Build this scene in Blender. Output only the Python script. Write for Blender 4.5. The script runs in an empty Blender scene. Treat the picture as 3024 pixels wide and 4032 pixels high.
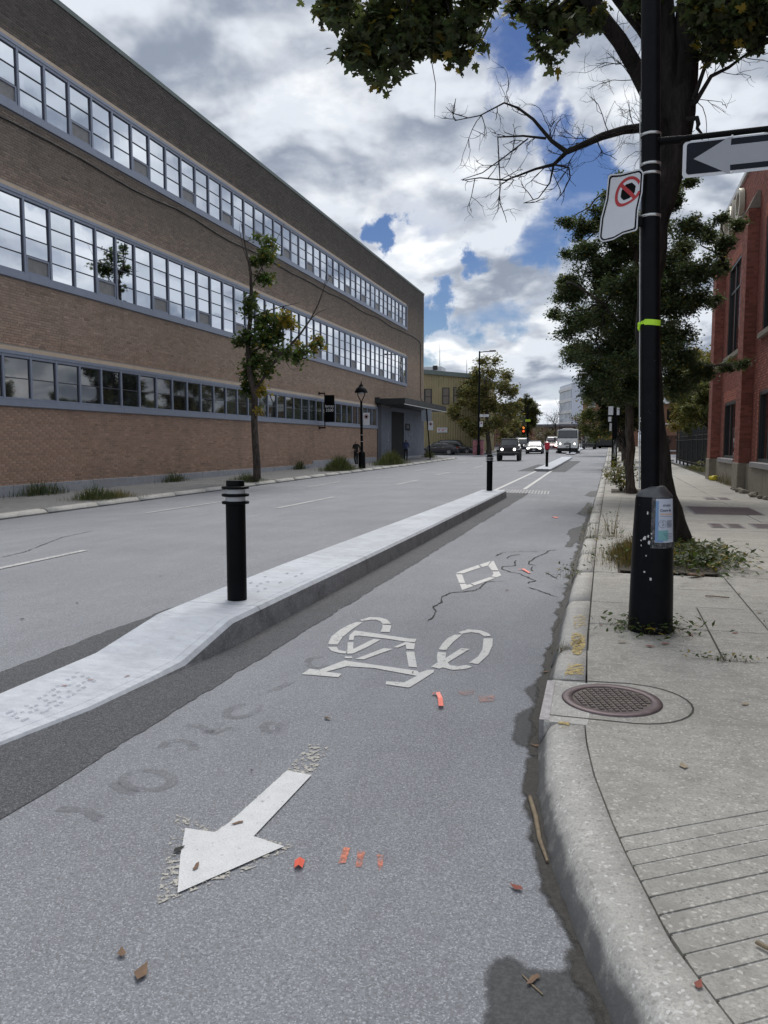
import bpy, math, random
import numpy as np
from mathutils import Vector, Matrix, Euler
random.seed(7); rng = np.random.default_rng(11)
SC = bpy.context.scene
COL = SC.collection
R = math.radians

# ------------------------------------------------------------------ camera
FPX, EYE = 3028.0, 1.6            # focal length in photograph pixels, eye height
PITCH = math.atan((2016 - 1746) / FPX)
YAW = math.atan((2405 - 1512) / FPX * math.cos(PITCH))
cam_data = bpy.data.cameras.new('camera')
cam = bpy.data.objects.new('camera', cam_data); COL.objects.link(cam)
cam_data.sensor_fit = 'VERTICAL'; cam_data.sensor_height = 36.0
cam_data.lens = FPX / 4032 * 36.0
cam_data.clip_start = 0.05; cam_data.clip_end = 3000
cam.location = (0, 0, EYE)
cam.rotation_euler = (R(90) - PITCH, 0, YAW)
SC.camera = cam
SC.render.resolution_x, SC.render.resolution_y = 768, 1024

# ------------------------------------------------------------------ world, sun, exposure
SUN_EL, SUN_AZ = 52.0, 8.0        # sun behind the clouds, ahead and a little to the left (azimuth from +Y towards -X)
W = bpy.data.worlds.new('World'); SC.world = W; W.use_nodes = True
def cvec(px, py):
    d = Vector(((px - 1512) / FPX, (2016 - py) / FPX, -1.0))
    return (cam.rotation_euler.to_matrix() @ d)
def build_world():
    nt = W.node_tree; N = nt.nodes; L = nt.links; N.clear()
    def n(t, **k):
        o = N.new(t)
        for a, b in k.items(): setattr(o, a, b)
        return o
    def setin(o, i, v):
        if hasattr(v, 'is_output') or isinstance(v, bpy.types.NodeSocket): L.new(v, o.inputs[i])
        else: o.inputs[i].default_value = v
    def m(op, a, b=0.0, c=0.0, clamp=False):
        o = n('ShaderNodeMath', operation=op, use_clamp=clamp)
        for i, v in enumerate((a, b, c)): setin(o, i, v)
        return o.outputs[0]
    def vm(op, a, b=(0, 0, 0)):
        o = n('ShaderNodeVectorMath', operation=op)
        setin(o, 0, a); setin(o, 1, b)
        return o
    def ramp(v, a, b, lo=0.0, hi=1.0):
        o = n('ShaderNodeMapRange', interpolation_type='SMOOTHSTEP')
        setin(o, 0, v)
        for i, x in enumerate((a, b, lo, hi)): o.inputs[i + 1].default_value = x
        return o.outputs[0]
    def mix(f, a, b):
        o = n('ShaderNodeMix', data_type='RGBA')
        setin(o, 0, f); setin(o, 6, a); setin(o, 7, b)
        return o.outputs[2]
    sky = n('ShaderNodeTexSky', sky_type='NISHITA', sun_disc=False)
    sky.sun_elevation = R(SUN_EL); sky.sun_rotation = R(-SUN_AZ)
    sky.air_density = 1.0; sky.dust_density = 0.1; sky.ozone_density = 2.5
    tc = n('ShaderNodeTexCoord')
    d = tc.outputs['Generated']
    sep = n('ShaderNodeSeparateXYZ'); L.new(d, sep.inputs[0])
    dz = m('MAXIMUM', sep.outputs[2], 0.0)
    k = m('ADD', dz, 0.32)
    comb = n('ShaderNodeCombineXYZ')
    L.new(m('DIVIDE', sep.outputs[0], k), comb.inputs[0]); L.new(m('DIVIDE', sep.outputs[1], k), comb.inputs[1])
    P = comb.outputs[0]
    def noise(vec, scale, detail=7, rough=.58, off=(0, 0, 0), dist=0.0):
        a = vm('ADD', vec, off)
        o = n('ShaderNodeTexNoise'); L.new(a.outputs[0], o.inputs['Vector'])
        o.inputs['Scale'].default_value = scale; o.inputs['Detail'].default_value = detail
        o.inputs['Roughness'].default_value = rough; o.inputs['Distortion'].default_value = dist
        return o.outputs[0]
    n1 = noise(P, 2.5, 9, .56, (3.1, 7.7, 0), .25)          # cloud bodies
    n2 = noise(P, 6.2, 8, .58, (11.3, 2.2, 5.0), .15)         # billows
    n3 = noise(P, 1.3, 3, .5, (1.0, 4.0, 2.0))               # broad light and dark
    dens = m('ADD', m('MULTIPLY', n1, .62), m('MULTIPLY', n2, .38))
    # the same field a little nearer the zenith: where it is thinner there, the cloud's upper side catches the light
    Pz = vm('MULTIPLY', P, (.945, .945, 1)).outputs[0]
    def soft(v): return m('ADD', m('MULTIPLY', noise(v, 2.5, 5, .48, (3.1, 7.7, 0), .25), .62), m('MULTIPLY', noise(v, 6.2, 4.5, .50, (11.3, 2.2, 5.0), .15), .38))
    relief = ramp(m('SUBTRACT', soft(P), soft(Pz)), -.060, .065)
    # openings in the cover where the photograph shows blue
    hole = None
    nw = n('ShaderNodeTexNoise'); L.new(d, nw.inputs['Vector']); nw.inputs['Scale'].default_value = 7.0; nw.inputs['Detail'].default_value = 7; nw.inputs['Roughness'].default_value = .62
    wv = vm('SUBTRACT', nw.outputs[1], (.5, .5, .5)); wsc = n('ShaderNodeVectorMath', operation='SCALE'); L.new(wv.outputs[0], wsc.inputs[0]); wsc.inputs['Scale'].default_value = .20
    dwarp = vm('NORMALIZE', vm('ADD', d, wsc.outputs[0]).outputs[0]).outputs[0]
    for px, py, r, s in ((2130, 900, .055, .95), (2270, 760, .06, 1.0), (2330, 880, .05, .9), (1985, 70, .065, 1.0), (1975, 190, .05, .8), (2130, 480, .05, .75), (2200, 610, .05, .8), (1470, 930, .030, 1.0),
                         (1900, 1005, .032, 1.0), (1740, 1200, .035, 1.0), (1690, 1420, .035, .6), (1930, 1290, .04, .55)):
        h = cvec(px, py).normalized()
        dt = vm('DOT_PRODUCT', dwarp, tuple(h)).outputs['Value']
        c = math.cos(r); c2 = math.cos(r * .05)
        g = ramp(dt, c, c2, 0, s)
        hole = g if hole is None else m('MAXIMUM', hole, g)
    dens0 = m('SUBTRACT', dens, m('MULTIPLY', hole, .07))
    dens = m('SUBTRACT', dens, m('MULTIPLY', hole, .30))
    cover = ramp(dens, .22, .45)
    thick = ramp(m('ADD', dens0, m('MULTIPLY', m('SUBTRACT', n3, .5), .30)), .36, .53)
    edge = ramp(n2, .34, .66)
    bright = mix(relief, (.60, .64, .71, 1), (1.16, 1.16, 1.14, 1))
    grey = mix(relief, (.25, .29, .365, 1), (.66, .70, .76, 1))
    cloud = mix(thick, bright, grey)
    bg1 = n('ShaderNodeBackground'); hs = n('ShaderNodeHueSaturation'); hs.inputs['Saturation'].default_value = 1.2; hs.inputs['Hue'].default_value = .515; L.new(sky.outputs[0], hs.inputs['Color']); L.new(hs.outputs[0], bg1.inputs[0]); bg1.inputs[1].default_value = 0.052
    bg2 = n('ShaderNodeBackground'); L.new(cloud, bg2.inputs[0]); bg2.inputs[1].default_value = 1.0
    ms = n('ShaderNodeMixShader'); L.new(cover, ms.inputs[0]); L.new(bg1.outputs[0], ms.inputs[1]); L.new(bg2.outputs[0], ms.inputs[2])
    out = n('ShaderNodeOutputWorld'); L.new(ms.outputs[0], out.inputs[0])
build_world()
sun_data = bpy.data.lights.new('sun', 'SUN'); sun_data.energy = 2.4; sun_data.angle = R(35); sun_data.color = (1, .96, .90)
sun = bpy.data.objects.new('sun', sun_data); COL.objects.link(sun)
sd = Vector((-math.sin(R(SUN_AZ)) * math.cos(R(SUN_EL)), math.cos(R(SUN_AZ)) * math.cos(R(SUN_EL)), math.sin(R(SUN_EL))))
sun.rotation_euler = (-sd).to_track_quat('-Z', 'Y').to_euler()
SC.view_settings.view_transform = 'Standard'; SC.view_settings.look = 'None'
SC.view_settings.gamma = 1.0; SC.view_settings.exposure = 0.25
SC.view_settings.use_curve_mapping = False
SC.cycles.use_denoising = True
SC.cycles.max_bounces = 6; SC.cycles.diffuse_bounces = 3; SC.cycles.glossy_bounces = 3
SC.cycles.transparent_max_bounces = 12; SC.cycles.caustics_reflective = False; SC.cycles.caustics_refractive = False

# ------------------------------------------------------------------ photograph pixels to places
_F = cam.rotation_euler.to_matrix() @ Vector((0, 0, -1))
_EYE = Vector((0, 0, EYE))
def atz(px, py, z):
    d = cvec(px, py); return _EYE + d * ((z - EYE) / d.z)
def atx(px, py, x):
    d = cvec(px, py); return _EYE + d * (x / d.x)
def aty(px, py, y):
    d = cvec(px, py); return _EYE + d * (y / d.y)
RY = ((-60, 0), (25, 0), (50, .05), (68, .15), (90, .40), (120, .70), (200, 1.5), (400, 3.0), (3000, 3.0))
LY = ((-60, -.40), (15, -.25), (33, -.13), (54, -.02), (75, .15), (95, .43), (120, .70), (200, 1.5), (400, 3.0), (3000, 3.0))
def lerp_tab(t, v):
    return float(np.interp(v, [a for a, b in t], [b for a, b in t]))
def G(x, y):
    """height of the roadway: level on the cycle lane side, falling to the far gutter, rising up the street"""
    r, l = lerp_tab(RY, y), lerp_tab(LY, y)
    if x > -4: return r
    if x < -14: return l
    t = (-4 - x) / 10.0
    return r * (1 - t) + l * t + .07 * math.sin(math.pi * t)
def gp(px, py, dz=0.0):
    z = dz
    for _ in range(40):
        p = atz(px, py, min(z, EYE - .05)); z = .5 * z + .5 * (G(p.x, p.y) + dz)
    return p
def reg(x0, y0, s, pts): return [(x0 + a / s, y0 + b / s) for a, b in pts]

# ------------------------------------------------------------------ mesh helpers
class MB:
    def __init__(s): s.v = []; s.f = []; s.m = []; s.sm = []
    def add(s, vs, fs, mi=0, smooth=False):
        o = len(s.v); s.v.extend([tuple(a) for a in vs])
        for f in fs: s.f.append(tuple(i + o for i in f)); s.m.append(mi); s.sm.append(smooth)
        return s
    def box(s, c, d, mi=0, rz=0.0, rot=None, taper=1.0, bev=0.0):
        hx, hy, hz = d[0] / 2, d[1] / 2, d[2] / 2
        M = rot.to_matrix() if rot is not None else Matrix.Rotation(rz, 3, 'Z')
        c = Vector(c)
        if bev <= 0:
            vs = [(x * (taper if z > 0 else 1), y * (taper if z > 0 else 1), z) for z in (-hz, hz) for x, y in ((-hx, -hy), (hx, -hy), (hx, hy), (-hx, hy))]
            s.add([c + M @ Vector(v) for v in vs], [(3, 2, 1, 0), (4, 5, 6, 7), (0, 1, 5, 4), (1, 2, 6, 5), (2, 3, 7, 6), (3, 0, 4, 7)], mi)
        else:
            b = min(bev, hx * .9, hy * .9, hz * .9)
            def ring(x, y, z, k):
                return [(-x + k, -y, z), (x - k, -y, z), (x, -y + k, z), (x, y - k, z), (x - k, y, z), (-x + k, y, z), (-x, y - k, z), (-x, -y + k, z)]
            rs = [ring(hx - b, hy - b, -hz, b * .5), ring(hx, hy, -hz + b, b), ring(hx, hy, hz - b, b), ring(hx - b, hy - b, hz, b * .5)]
            vs = [c + M @ Vector((v[0] * (1 if i < 2 else taper), v[1] * (1 if i < 2 else taper), v[2])) for i, r in enumerate(rs) for v in r]
            fs = [tuple(range(7, -1, -1)), tuple(range(24, 32))]
            for k in range(3):
                for i in range(8): fs.append((k * 8 + i, k * 8 + (i + 1) % 8, (k + 1) * 8 + (i + 1) % 8, (k + 1) * 8 + i))
            s.add(vs, fs, mi)
        return s
    def span(s, a, b, mi=0, bev=0.0):
        return s.box([(a[i] + b[i]) / 2 for i in range(3)], [abs(b[i] - a[i]) for i in range(3)], mi, bev=bev)
    def tube(s, pts, rad, n=8, mi=0, cap=True, smooth=True):
        pts = [Vector(p) for p in pts]
        if not hasattr(rad, '__len__'): rad = [rad] * len(pts)
        vs = []; up = None
        for i, p in enumerate(pts):
            t = (pts[min(i + 1, len(pts) - 1)] - pts[max(i - 1, 0)])
            if t.length < 1e-9: t = Vector((0, 0, 1))
            t.normalize()
            if up is None:
                up = Vector((1, 0, 0)) if abs(t.x) < .9 else Vector((0, 1, 0))
            a = up - t * up.dot(t)
            if a.length < 1e-6: a = t.orthogonal()
            a.normalize(); up = a; b = t.cross(a)
            for k in range(n):
                q = 2 * math.pi * k / n
                vs.append(p + (a * math.cos(q) + b * math.sin(q)) * rad[i])
        fs = [(i * n + k, i * n + (k + 1) % n, (i + 1) * n + (k + 1) % n, (i + 1) * n + k) for i in range(len(pts) - 1) for k in range(n)]
        s.add(vs, fs, mi, smooth)
        if cap:
            m = len(pts) - 1
            s.add([vs[k] for k in range(n)], [tuple(range(n - 1, -1, -1))], mi)
            s.add([vs[m * n + k] for k in range(n)], [tuple(range(n))], mi)
        return s
    def lathe(s, prof, n=24, c=(0, 0, 0), mi=0, axis='Z', smooth=True, cap=True):
        vs = []
        for r, z in prof:
            for k in range(n):
                q = 2 * math.pi * k / n
                x, y = r * math.cos(q), r * math.sin(q)
                v = {'Z': (x, y, z), 'X': (z, x, y), 'Y': (y, z, x)}[axis]
                vs.append((c[0] + v[0], c[1] + v[1], c[2] + v[2]))
        m = len(prof)
        fs = [(i * n + k, i * n + (k + 1) % n, (i + 1) * n + (k + 1) % n, (i + 1) * n + k) for i in range(m - 1) for k in range(n)]
        s.add(vs, fs, mi, smooth)
        if cap:
            s.add(vs[:n], [tuple(range(n - 1, -1, -1))], mi); s.add(vs[(m - 1) * n:], [tuple(range(n))], mi)
        return s
    def prism(s, poly, z0, z1, mi=0, axis='Z', at=None):
        """poly of 2D points, extruded; axis Y: poly is (x, z) extruded over y; axis X: poly is (y, z)"""
        def P(a, b, h): return {'Z': (a, b, h), 'Y': (a, h, b), 'X': (h, a, b)}[axis]
        k = len(poly)
        vs = [P(a, b, z0) for a, b in poly] + [P(a, b, z1) for a, b in poly]
        fs = [tuple(range(k - 1, -1, -1)), tuple(range(k, 2 * k))] + [(i, (i + 1) % k, k + (i + 1) % k, k + i) for i in range(k)]
        s.add(vs, fs, mi); return s
    def sheet(s, pts, mi=0):
        s.add(pts, [tuple(range(len(pts)))], mi); return s
    def strip(s, A, B, mi=0, smooth=False):
        k = len(A); s.add(list(A) + list(B), [(i, i + 1, k + i + 1, k + i) for i in range(k - 1)], mi, smooth); return s
    def build(s, name, mats, parent=None, loc=None, fix=False):
        me = bpy.data.meshes.new(name)
        if loc is not None: s.v = [(a[0] - loc[0], a[1] - loc[1], a[2] - loc[2]) for a in s.v]
        me.from_pydata(s.v, [], s.f)
        mats = mats if isinstance(mats, (list, tuple)) else [mats]
        for m in mats: me.materials.append(m)
        if s.f:
            me.polygons.foreach_set('material_index', s.m); me.polygons.foreach_set('use_smooth', s.sm)
        if fix:
            import bmesh
            bm = bmesh.new(); bm.from_mesh(me); bmesh.ops.remove_doubles(bm, verts=bm.verts, dist=1e-5)
            bmesh.ops.recalc_face_normals(bm, faces=bm.faces); bm.to_mesh(me); bm.free()
        me.update()
        o = bpy.data.objects.new(name, me); COL.objects.link(o)
        if parent is not None: o.parent = parent
        return o
def tag(o, label=None, cat=None, group=None, kind=None):
    if label: o['label'] = label
    if cat: o['category'] = cat
    if group: o['group'] = group
    if kind: o['kind'] = kind
    return o
def thing(name, label, cat, loc=(0, 0, 0), rz=0.0, group=None, kind=None):
    o = bpy.data.objects.new(name, None); COL.objects.link(o); o.location = loc; o.rotation_euler = (0, 0, rz)
    o.empty_display_size = .2
    return tag(o, label, cat, group, kind)
def dup(root, loc=None, rz=None, label=None, group=None):
    r = root.copy(); COL.objects.link(r)
    if loc is not None: r.location = loc
    if rz is not None: r.rotation_euler = (0, 0, rz)
    if label: r['label'] = label
    if group: r['group'] = group
    for ch in list(root.children):
        c = ch.copy(); COL.objects.link(c); c.parent = r
        for g in list(ch.children):
            e = g.copy(); COL.objects.link(e); e.parent = c
    return r
def text_mesh(body, size, depth=0.002, align='CENTER', bold=False):
    cu = bpy.data.curves.new('lettering', 'FONT'); cu.body = body; cu.size = size; cu.extrude = depth; cu.align_x = align; cu.align_y = 'CENTER'
    cu.resolution_u = 4
    if bold: cu.offset = size * .022
    o = bpy.data.objects.new('lettering', cu); COL.objects.link(o)
    bpy.context.view_layer.update()
    me = bpy.data.meshes.new_from_object(o)
    bpy.data.objects.remove(o); bpy.data.curves.remove(cu)
    return me
def text_part(name, body, size, mat, parent, M, depth=.002, bold=False, align='CENTER'):
    me = text_mesh(body, size, depth, align, bold); me.transform(M); me.materials.clear(); me.materials.append(mat)
    for p in me.polygons: p.material_index = 0
    o = bpy.data.objects.new(name, me); COL.objects.link(o)
    if parent is not None: o.parent = parent
    return o

# ------------------------------------------------------------------ materials
class NT:
    def __init__(s, name):
        s.mat = bpy.data.materials.new(name); s.mat.use_nodes = True
        s.t = s.mat.node_tree; s.t.nodes.clear()
        s.out = s.t.nodes.new('ShaderNodeOutputMaterial')
        s.b = s.n('ShaderNodeBsdfPrincipled'); s.l(s.b.outputs[0], s.out.inputs[0])
        s.tc = s.n('ShaderNodeTexCoord').outputs['Object']
    def n(s, t, **k):
        o = s.t.nodes.new(t)
        for a, b in k.items(): setattr(o, a, b)
        return o
    def l(s, a, b): s.t.links.new(a, b)
    def put(s, sock, v):
        if isinstance(v, bpy.types.NodeSocket): s.l(v, sock)
        else: sock.default_value = v if not (isinstance(v, tuple) and len(v) == 3 and sock.type == 'RGBA') else v + (1,)
    def scaled(s, sc):
        o = s.n('ShaderNodeMapping'); s.l(s.tc, o.inputs[0]); o.inputs['Scale'].default_value = sc
        return o.outputs[0]
    def noise(s, scale, detail=4, rough=.6, vec=None, dist=0.0, color=False):
        o = s.n('ShaderNodeTexNoise'); s.l(vec if vec is not None else s.tc, o.inputs['Vector'])
        o.inputs['Scale'].default_value = scale; o.inputs['Detail'].default_value = detail; o.inputs['Roughness'].default_value = rough; o.inputs['Distortion'].default_value = dist
        return o.outputs[1 if color else 0]
    def voro(s, scale, feature='F1', out=0, vec=None):
        o = s.n('ShaderNodeTexVoronoi', feature=feature); s.l(vec if vec is not None else s.tc, o.inputs['Vector']); o.inputs['Scale'].default_value = scale
        return o.outputs[out]
    def ramp(s, v, a, b, lo=0.0, hi=1.0):
        o = s.n('ShaderNodeMapRange'); s.put(o.inputs[0], v)
        for i, x in enumerate((a, b, lo, hi)): o.inputs[i + 1].default_value = x
        return o.outputs[0]
    def mix(s, f, a, b, mode='MIX'):
        o = s.n('ShaderNodeMix', data_type='RGBA', blend_type=mode)
        s.put(o.inputs[0], f); s.put(o.inputs[6], a); s.put(o.inputs[7], b)
        return o.outputs[2]
    def math(s, op, a, b=0.0):
        o = s.n('ShaderNodeMath', operation=op); s.put(o.inputs[0], a); s.put(o.inputs[1], b); return o.outputs[0]
    def attr(s, name='col'):
        o = s.n('ShaderNodeAttribute'); o.attribute_name = name; return o.outputs[0]
    def objrand(s): return s.n('ShaderNodeObjectInfo').outputs['Random']
    def bump(s, h, strength=.3, dist=.01):
        o = s.n('ShaderNodeBump'); s.put(o.inputs['Height'], h); o.inputs['Strength'].default_value = strength; o.inputs['Distance'].default_value = dist
        s.l(o.outputs[0], s.b.inputs['Normal']); return o
    def set(s, color=None, rough=None, metal=None, spec=None, emit=None, es=1.0, alpha=None):
        b = s.b.inputs
        if color is not None: s.put(b['Base Color'], color)
        if rough is not None: s.put(b['Roughness'], rough)
        if metal is not None: s.put(b['Metallic'], metal)
        if spec is not None: s.put(b['Specular IOR Level'], spec)
        if emit is not None: s.put(b['Emission Color'], emit); b['Emission Strength'].default_value = es
        if alpha is not None: s.put(b['Alpha'], alpha)
        return s.mat
def plain(name, c, rough=.6, var=.15, scale=6.0, metal=0.0, spec=.5, bump=0.0, bscale=60.0):
    k = NT(name)
    nz = k.noise(scale, 5, .65)
    c2 = tuple(min(1, x * (1 + var)) for x in c); c1 = tuple(x * (1 - var) for x in c)
    col = k.mix(k.ramp(nz, .3, .7), c1, c2)
    if bump: k.bump(k.noise(bscale, 4, .6), bump, .01)
    return k.set(col, k.ramp(nz, .2, .8, max(0, rough - .06), min(1, rough + .06)), metal, spec)
def glow(name, c, s):
    k = NT(name); return k.set((.02, .02, .02), .3, emit=c + (1,), es=s)
MT = {}
# ------------------------------------------------------------------ shared materials
def asphalt_mat(name, base, dark=.72, light=1.2, wet=False, grain=1.0):
    k = NT(name)
    big = k.noise(.55, 5, .62); mid = k.noise(4.5, 5, .65); st = k.noise(1.3, 4, .6, k.scaled((2.2, .35, 1)))
    fine = k.noise(75, 3, .7)
    vc = k.voro(200, 'F1', 1); sep = k.n('ShaderNodeSeparateColor'); k.l(vc, sep.inputs[0])
    c = k.mix(k.ramp(big, .3, .7), tuple(x * .84 for x in base), tuple(x * 1.14 for x in base))
    c = k.mix(k.math('MULTIPLY', k.ramp(st, .42, .7), .40), c, tuple(x * .72 for x in base))
    c = k.mix(k.math('MULTIPLY', k.ramp(mid, .5, .8), .35), c, tuple(x * light for x in base))
    c = k.mix(k.math('MULTIPLY', k.ramp(fine, .44, .58), .55 * grain), c, tuple(x * dark * .62 for x in base))
    c = k.mix(k.math('MULTIPLY', k.ramp(sep.outputs[0], .72, .95), .75 * grain), c, tuple(min(.6, x * 1.85) for x in base))
    c = k.mix(k.math('MULTIPLY', k.ramp(sep.outputs[1], .80, .97), .6 * grain), c, tuple(x * .40 for x in base))
    h = k.math('ADD', k.math('MULTIPLY', k.voro(165), .8), k.math('MULTIPLY', fine, .8))
    k.bump(h, .55 * grain, .006)
    return k.set(c, .32 if wet else k.ramp(mid, .3, .7, .78, .95), spec=.5 if wet else .25)
MT['asphalt'] = asphalt_mat('asphalt', (.262, .271, .295), grain=.8)
MT['asphalt_new'] = asphalt_mat('asphalt_new', (.112, .115, .123), grain=1.2)
MT['wet'] = None; MT['asphalt_wet'] = asphalt_mat('asphalt_wet', (.085, .087, .092))
def concrete_mat(name, base, spots=True, dirt=(.09, .085, .075), dirt_amt=.45, fine=1.0, grime=False):
    k = NT(name)
    big = k.noise(.9, 5, .62); mid = k.noise(9, 6, .72, k.scaled((.6, 1.6, 1))); stain = k.noise(2.4, 6, .7, dist=.6)
    g = k.noise(120, 3, .7); orr = k.objrand()
    vc = k.voro(95, 'F1', 1); sep = k.n('ShaderNodeSeparateColor'); k.l(vc, sep.inputs[0])
    c = k.mix(k.ramp(big, .3, .7), tuple(x * .86 for x in base), tuple(x * 1.1 for x in base))
    c = k.mix(k.math('MULTIPLY', k.ramp(orr, 0, 1), .25), c, tuple(x * .8 for x in base))
    c = k.mix(k.math('MULTIPLY', k.ramp(stain, .48, .70), dirt_amt), c, dirt)
    c = k.mix(k.math('MULTIPLY', k.ramp(mid, .30, .50, 1, 0), .6), c, tuple(x * .66 for x in base))
    c = k.mix(k.math('MULTIPLY', k.ramp(mid, .52, .72), .45), c, tuple(min(.8, x * 1.35) for x in base))
    c = k.mix(k.math('MULTIPLY', k.ramp(g, .45, .6), .62 * fine), c, tuple(x * .62 for x in base))
    if spots:
        c = k.mix(k.math('MULTIPLY', k.ramp(sep.outputs[0], .88, .97), .5), c, tuple(min(.75, x * 1.6) for x in base))
        c = k.mix(k.math('MULTIPLY', k.ramp(sep.outputs[1], .86, .97), .6), c, tuple(x * .5 for x in base))
    if grime:
        ga = k.n('ShaderNodeAttribute'); ga.attribute_name = 'grime'
        f = k.math('ADD', k.math('MULTIPLY', ga.outputs['Fac'], .62), k.math('MULTIPLY', k.noise(10, 6, .72), .62))
        c = k.mix(k.math('MULTIPLY', k.ramp(f, .62, .92), .88), c, (.095, .096, .100))
        c = k.mix(k.math('MULTIPLY', k.ramp(k.noise(26, 5, .75), .58, .68), .4), c, (.20, .195, .18))
    k.bump(k.math('ADD', k.math('MULTIPLY', g, .6), mid), .35, .006)
    return k.set(c, .88, spec=.25)
MT['sidewalk'] = concrete_mat('sidewalk_concrete', (.405, .393, .362))
MT['sidewalk_far'] = concrete_mat('old_sidewalk_concrete', (.235, .235, .235), spots=False)
MT['kerb'] = concrete_mat('kerb_concrete', (.50, .49, .465), dirt=(.17, .165, .155), dirt_amt=.45, grime=True)
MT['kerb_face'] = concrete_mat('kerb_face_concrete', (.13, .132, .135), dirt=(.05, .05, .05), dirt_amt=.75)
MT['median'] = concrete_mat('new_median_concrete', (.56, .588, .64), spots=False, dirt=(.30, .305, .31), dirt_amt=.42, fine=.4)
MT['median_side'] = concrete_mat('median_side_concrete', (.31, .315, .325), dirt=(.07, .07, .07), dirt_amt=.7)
MT['plinth'] = concrete_mat('plinth_concrete', (.36, .37, .40), spots=False, dirt_amt=.3)
MT['plinth_tan'] = concrete_mat('tan_plinth_concrete', (.27, .245, .205), spots=False, dirt_amt=.4)
MT['joint'] = plain('joint_dirt', (.055, .052, .045), .95, .3, 30)
MT['soil'] = plain('soil', (.060, .050, .040), .95, .35, 25, bump=.5)
MT['crack'] = plain('crack_dark', (.035, .035, .035), .95, .2, 20)
def paint_mat(name, c, wear=.42, soft=.06, scale=26, specks=True):
    """road paint with bare asphalt showing where it has flaked away"""
    k = NT(name)
    a = k.noise(scale, 6, .72); b = k.noise(2.2, 4, .6)
    v = k.math('ADD', k.math('MULTIPLY', a, .75), k.math('MULTIPLY', b, .25))
    al = k.ramp(v, wear - soft, wear + soft)
    col = k.mix(k.ramp(k.noise(11, 5, .7), .35, .7), tuple(x * .86 for x in c), c)
    if specks: col = k.mix(k.math('MULTIPLY', k.ramp(k.noise(140, 2, .6), .52, .62), .35), col, tuple(x * .5 for x in c))
    k.bump(k.voro(165), .3, .004)
    return k.set(col, .75, alpha=al)
MT['paint'] = paint_mat('white_road_paint', (.62, .62, .61), .375)
MT['paint_new'] = paint_mat('fresh_white_road_paint', (.70, .71, .72), .355)
MT['paint_old'] = paint_mat('worn_cream_road_paint', (.52, .50, .45), .535, .02, 34)
MT['paint_faint'] = paint_mat('faded_lane_paint', (.52, .52, .52), .43)
MT['paint_yellow'] = paint_mat('worn_yellow_paint', (.58, .44, .16), .51, .06, 26)
MT['paint_orange'] = paint_mat('orange_spray_paint', (.75, .25, .16), .50, .10, 30, False)
MT['paint_pink'] = paint_mat('faint_pink_spray_paint', (.50, .30, .27), .53, .12, 24, False)
MT['tyre_smudge'] = paint_mat('tyre_smudge', (.222, .230, .250), .58, .16, 6, False)
MT['tread'] = paint_mat('tyre_print', (.46, .50, .56), .50, .12, 14, False)
MT['tape'] = plain('orange_tape', (.85, .16, .10), .45, .1)
MT['iron'] = plain('cast_iron', (.11, .092, .085), .6, .35, 14, metal=.5, bump=.2)
MT['iron_rim'] = plain('cast_iron_rim', (.13, .10, .105), .5, .2, 20, metal=.6)
MT['steel_edge'] = plain('worn_steel_edge', (.30, .29, .30), .55, .35, 22, metal=.5)
MT['grate'] = plain('grey_plate', (.16, .155, .165), .6, .2, 14, metal=.3)
MT['ground'] = plain('dry_ground', (.12, .11, .085), .95, .3, .6)
MT['dead_leaf'] = plain('dead_leaf', (.17, .105, .065), .8, .4, 9)
MT['red_leaf'] = plain('red_leaf', (.24, .07, .05), .8, .3, 9)
MT['stick'] = plain('dry_stick', (.21, .165, .11), .85, .3, 30)
MT['litter'] = plain('white_litter', (.6, .6, .6), .6, .1)

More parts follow.
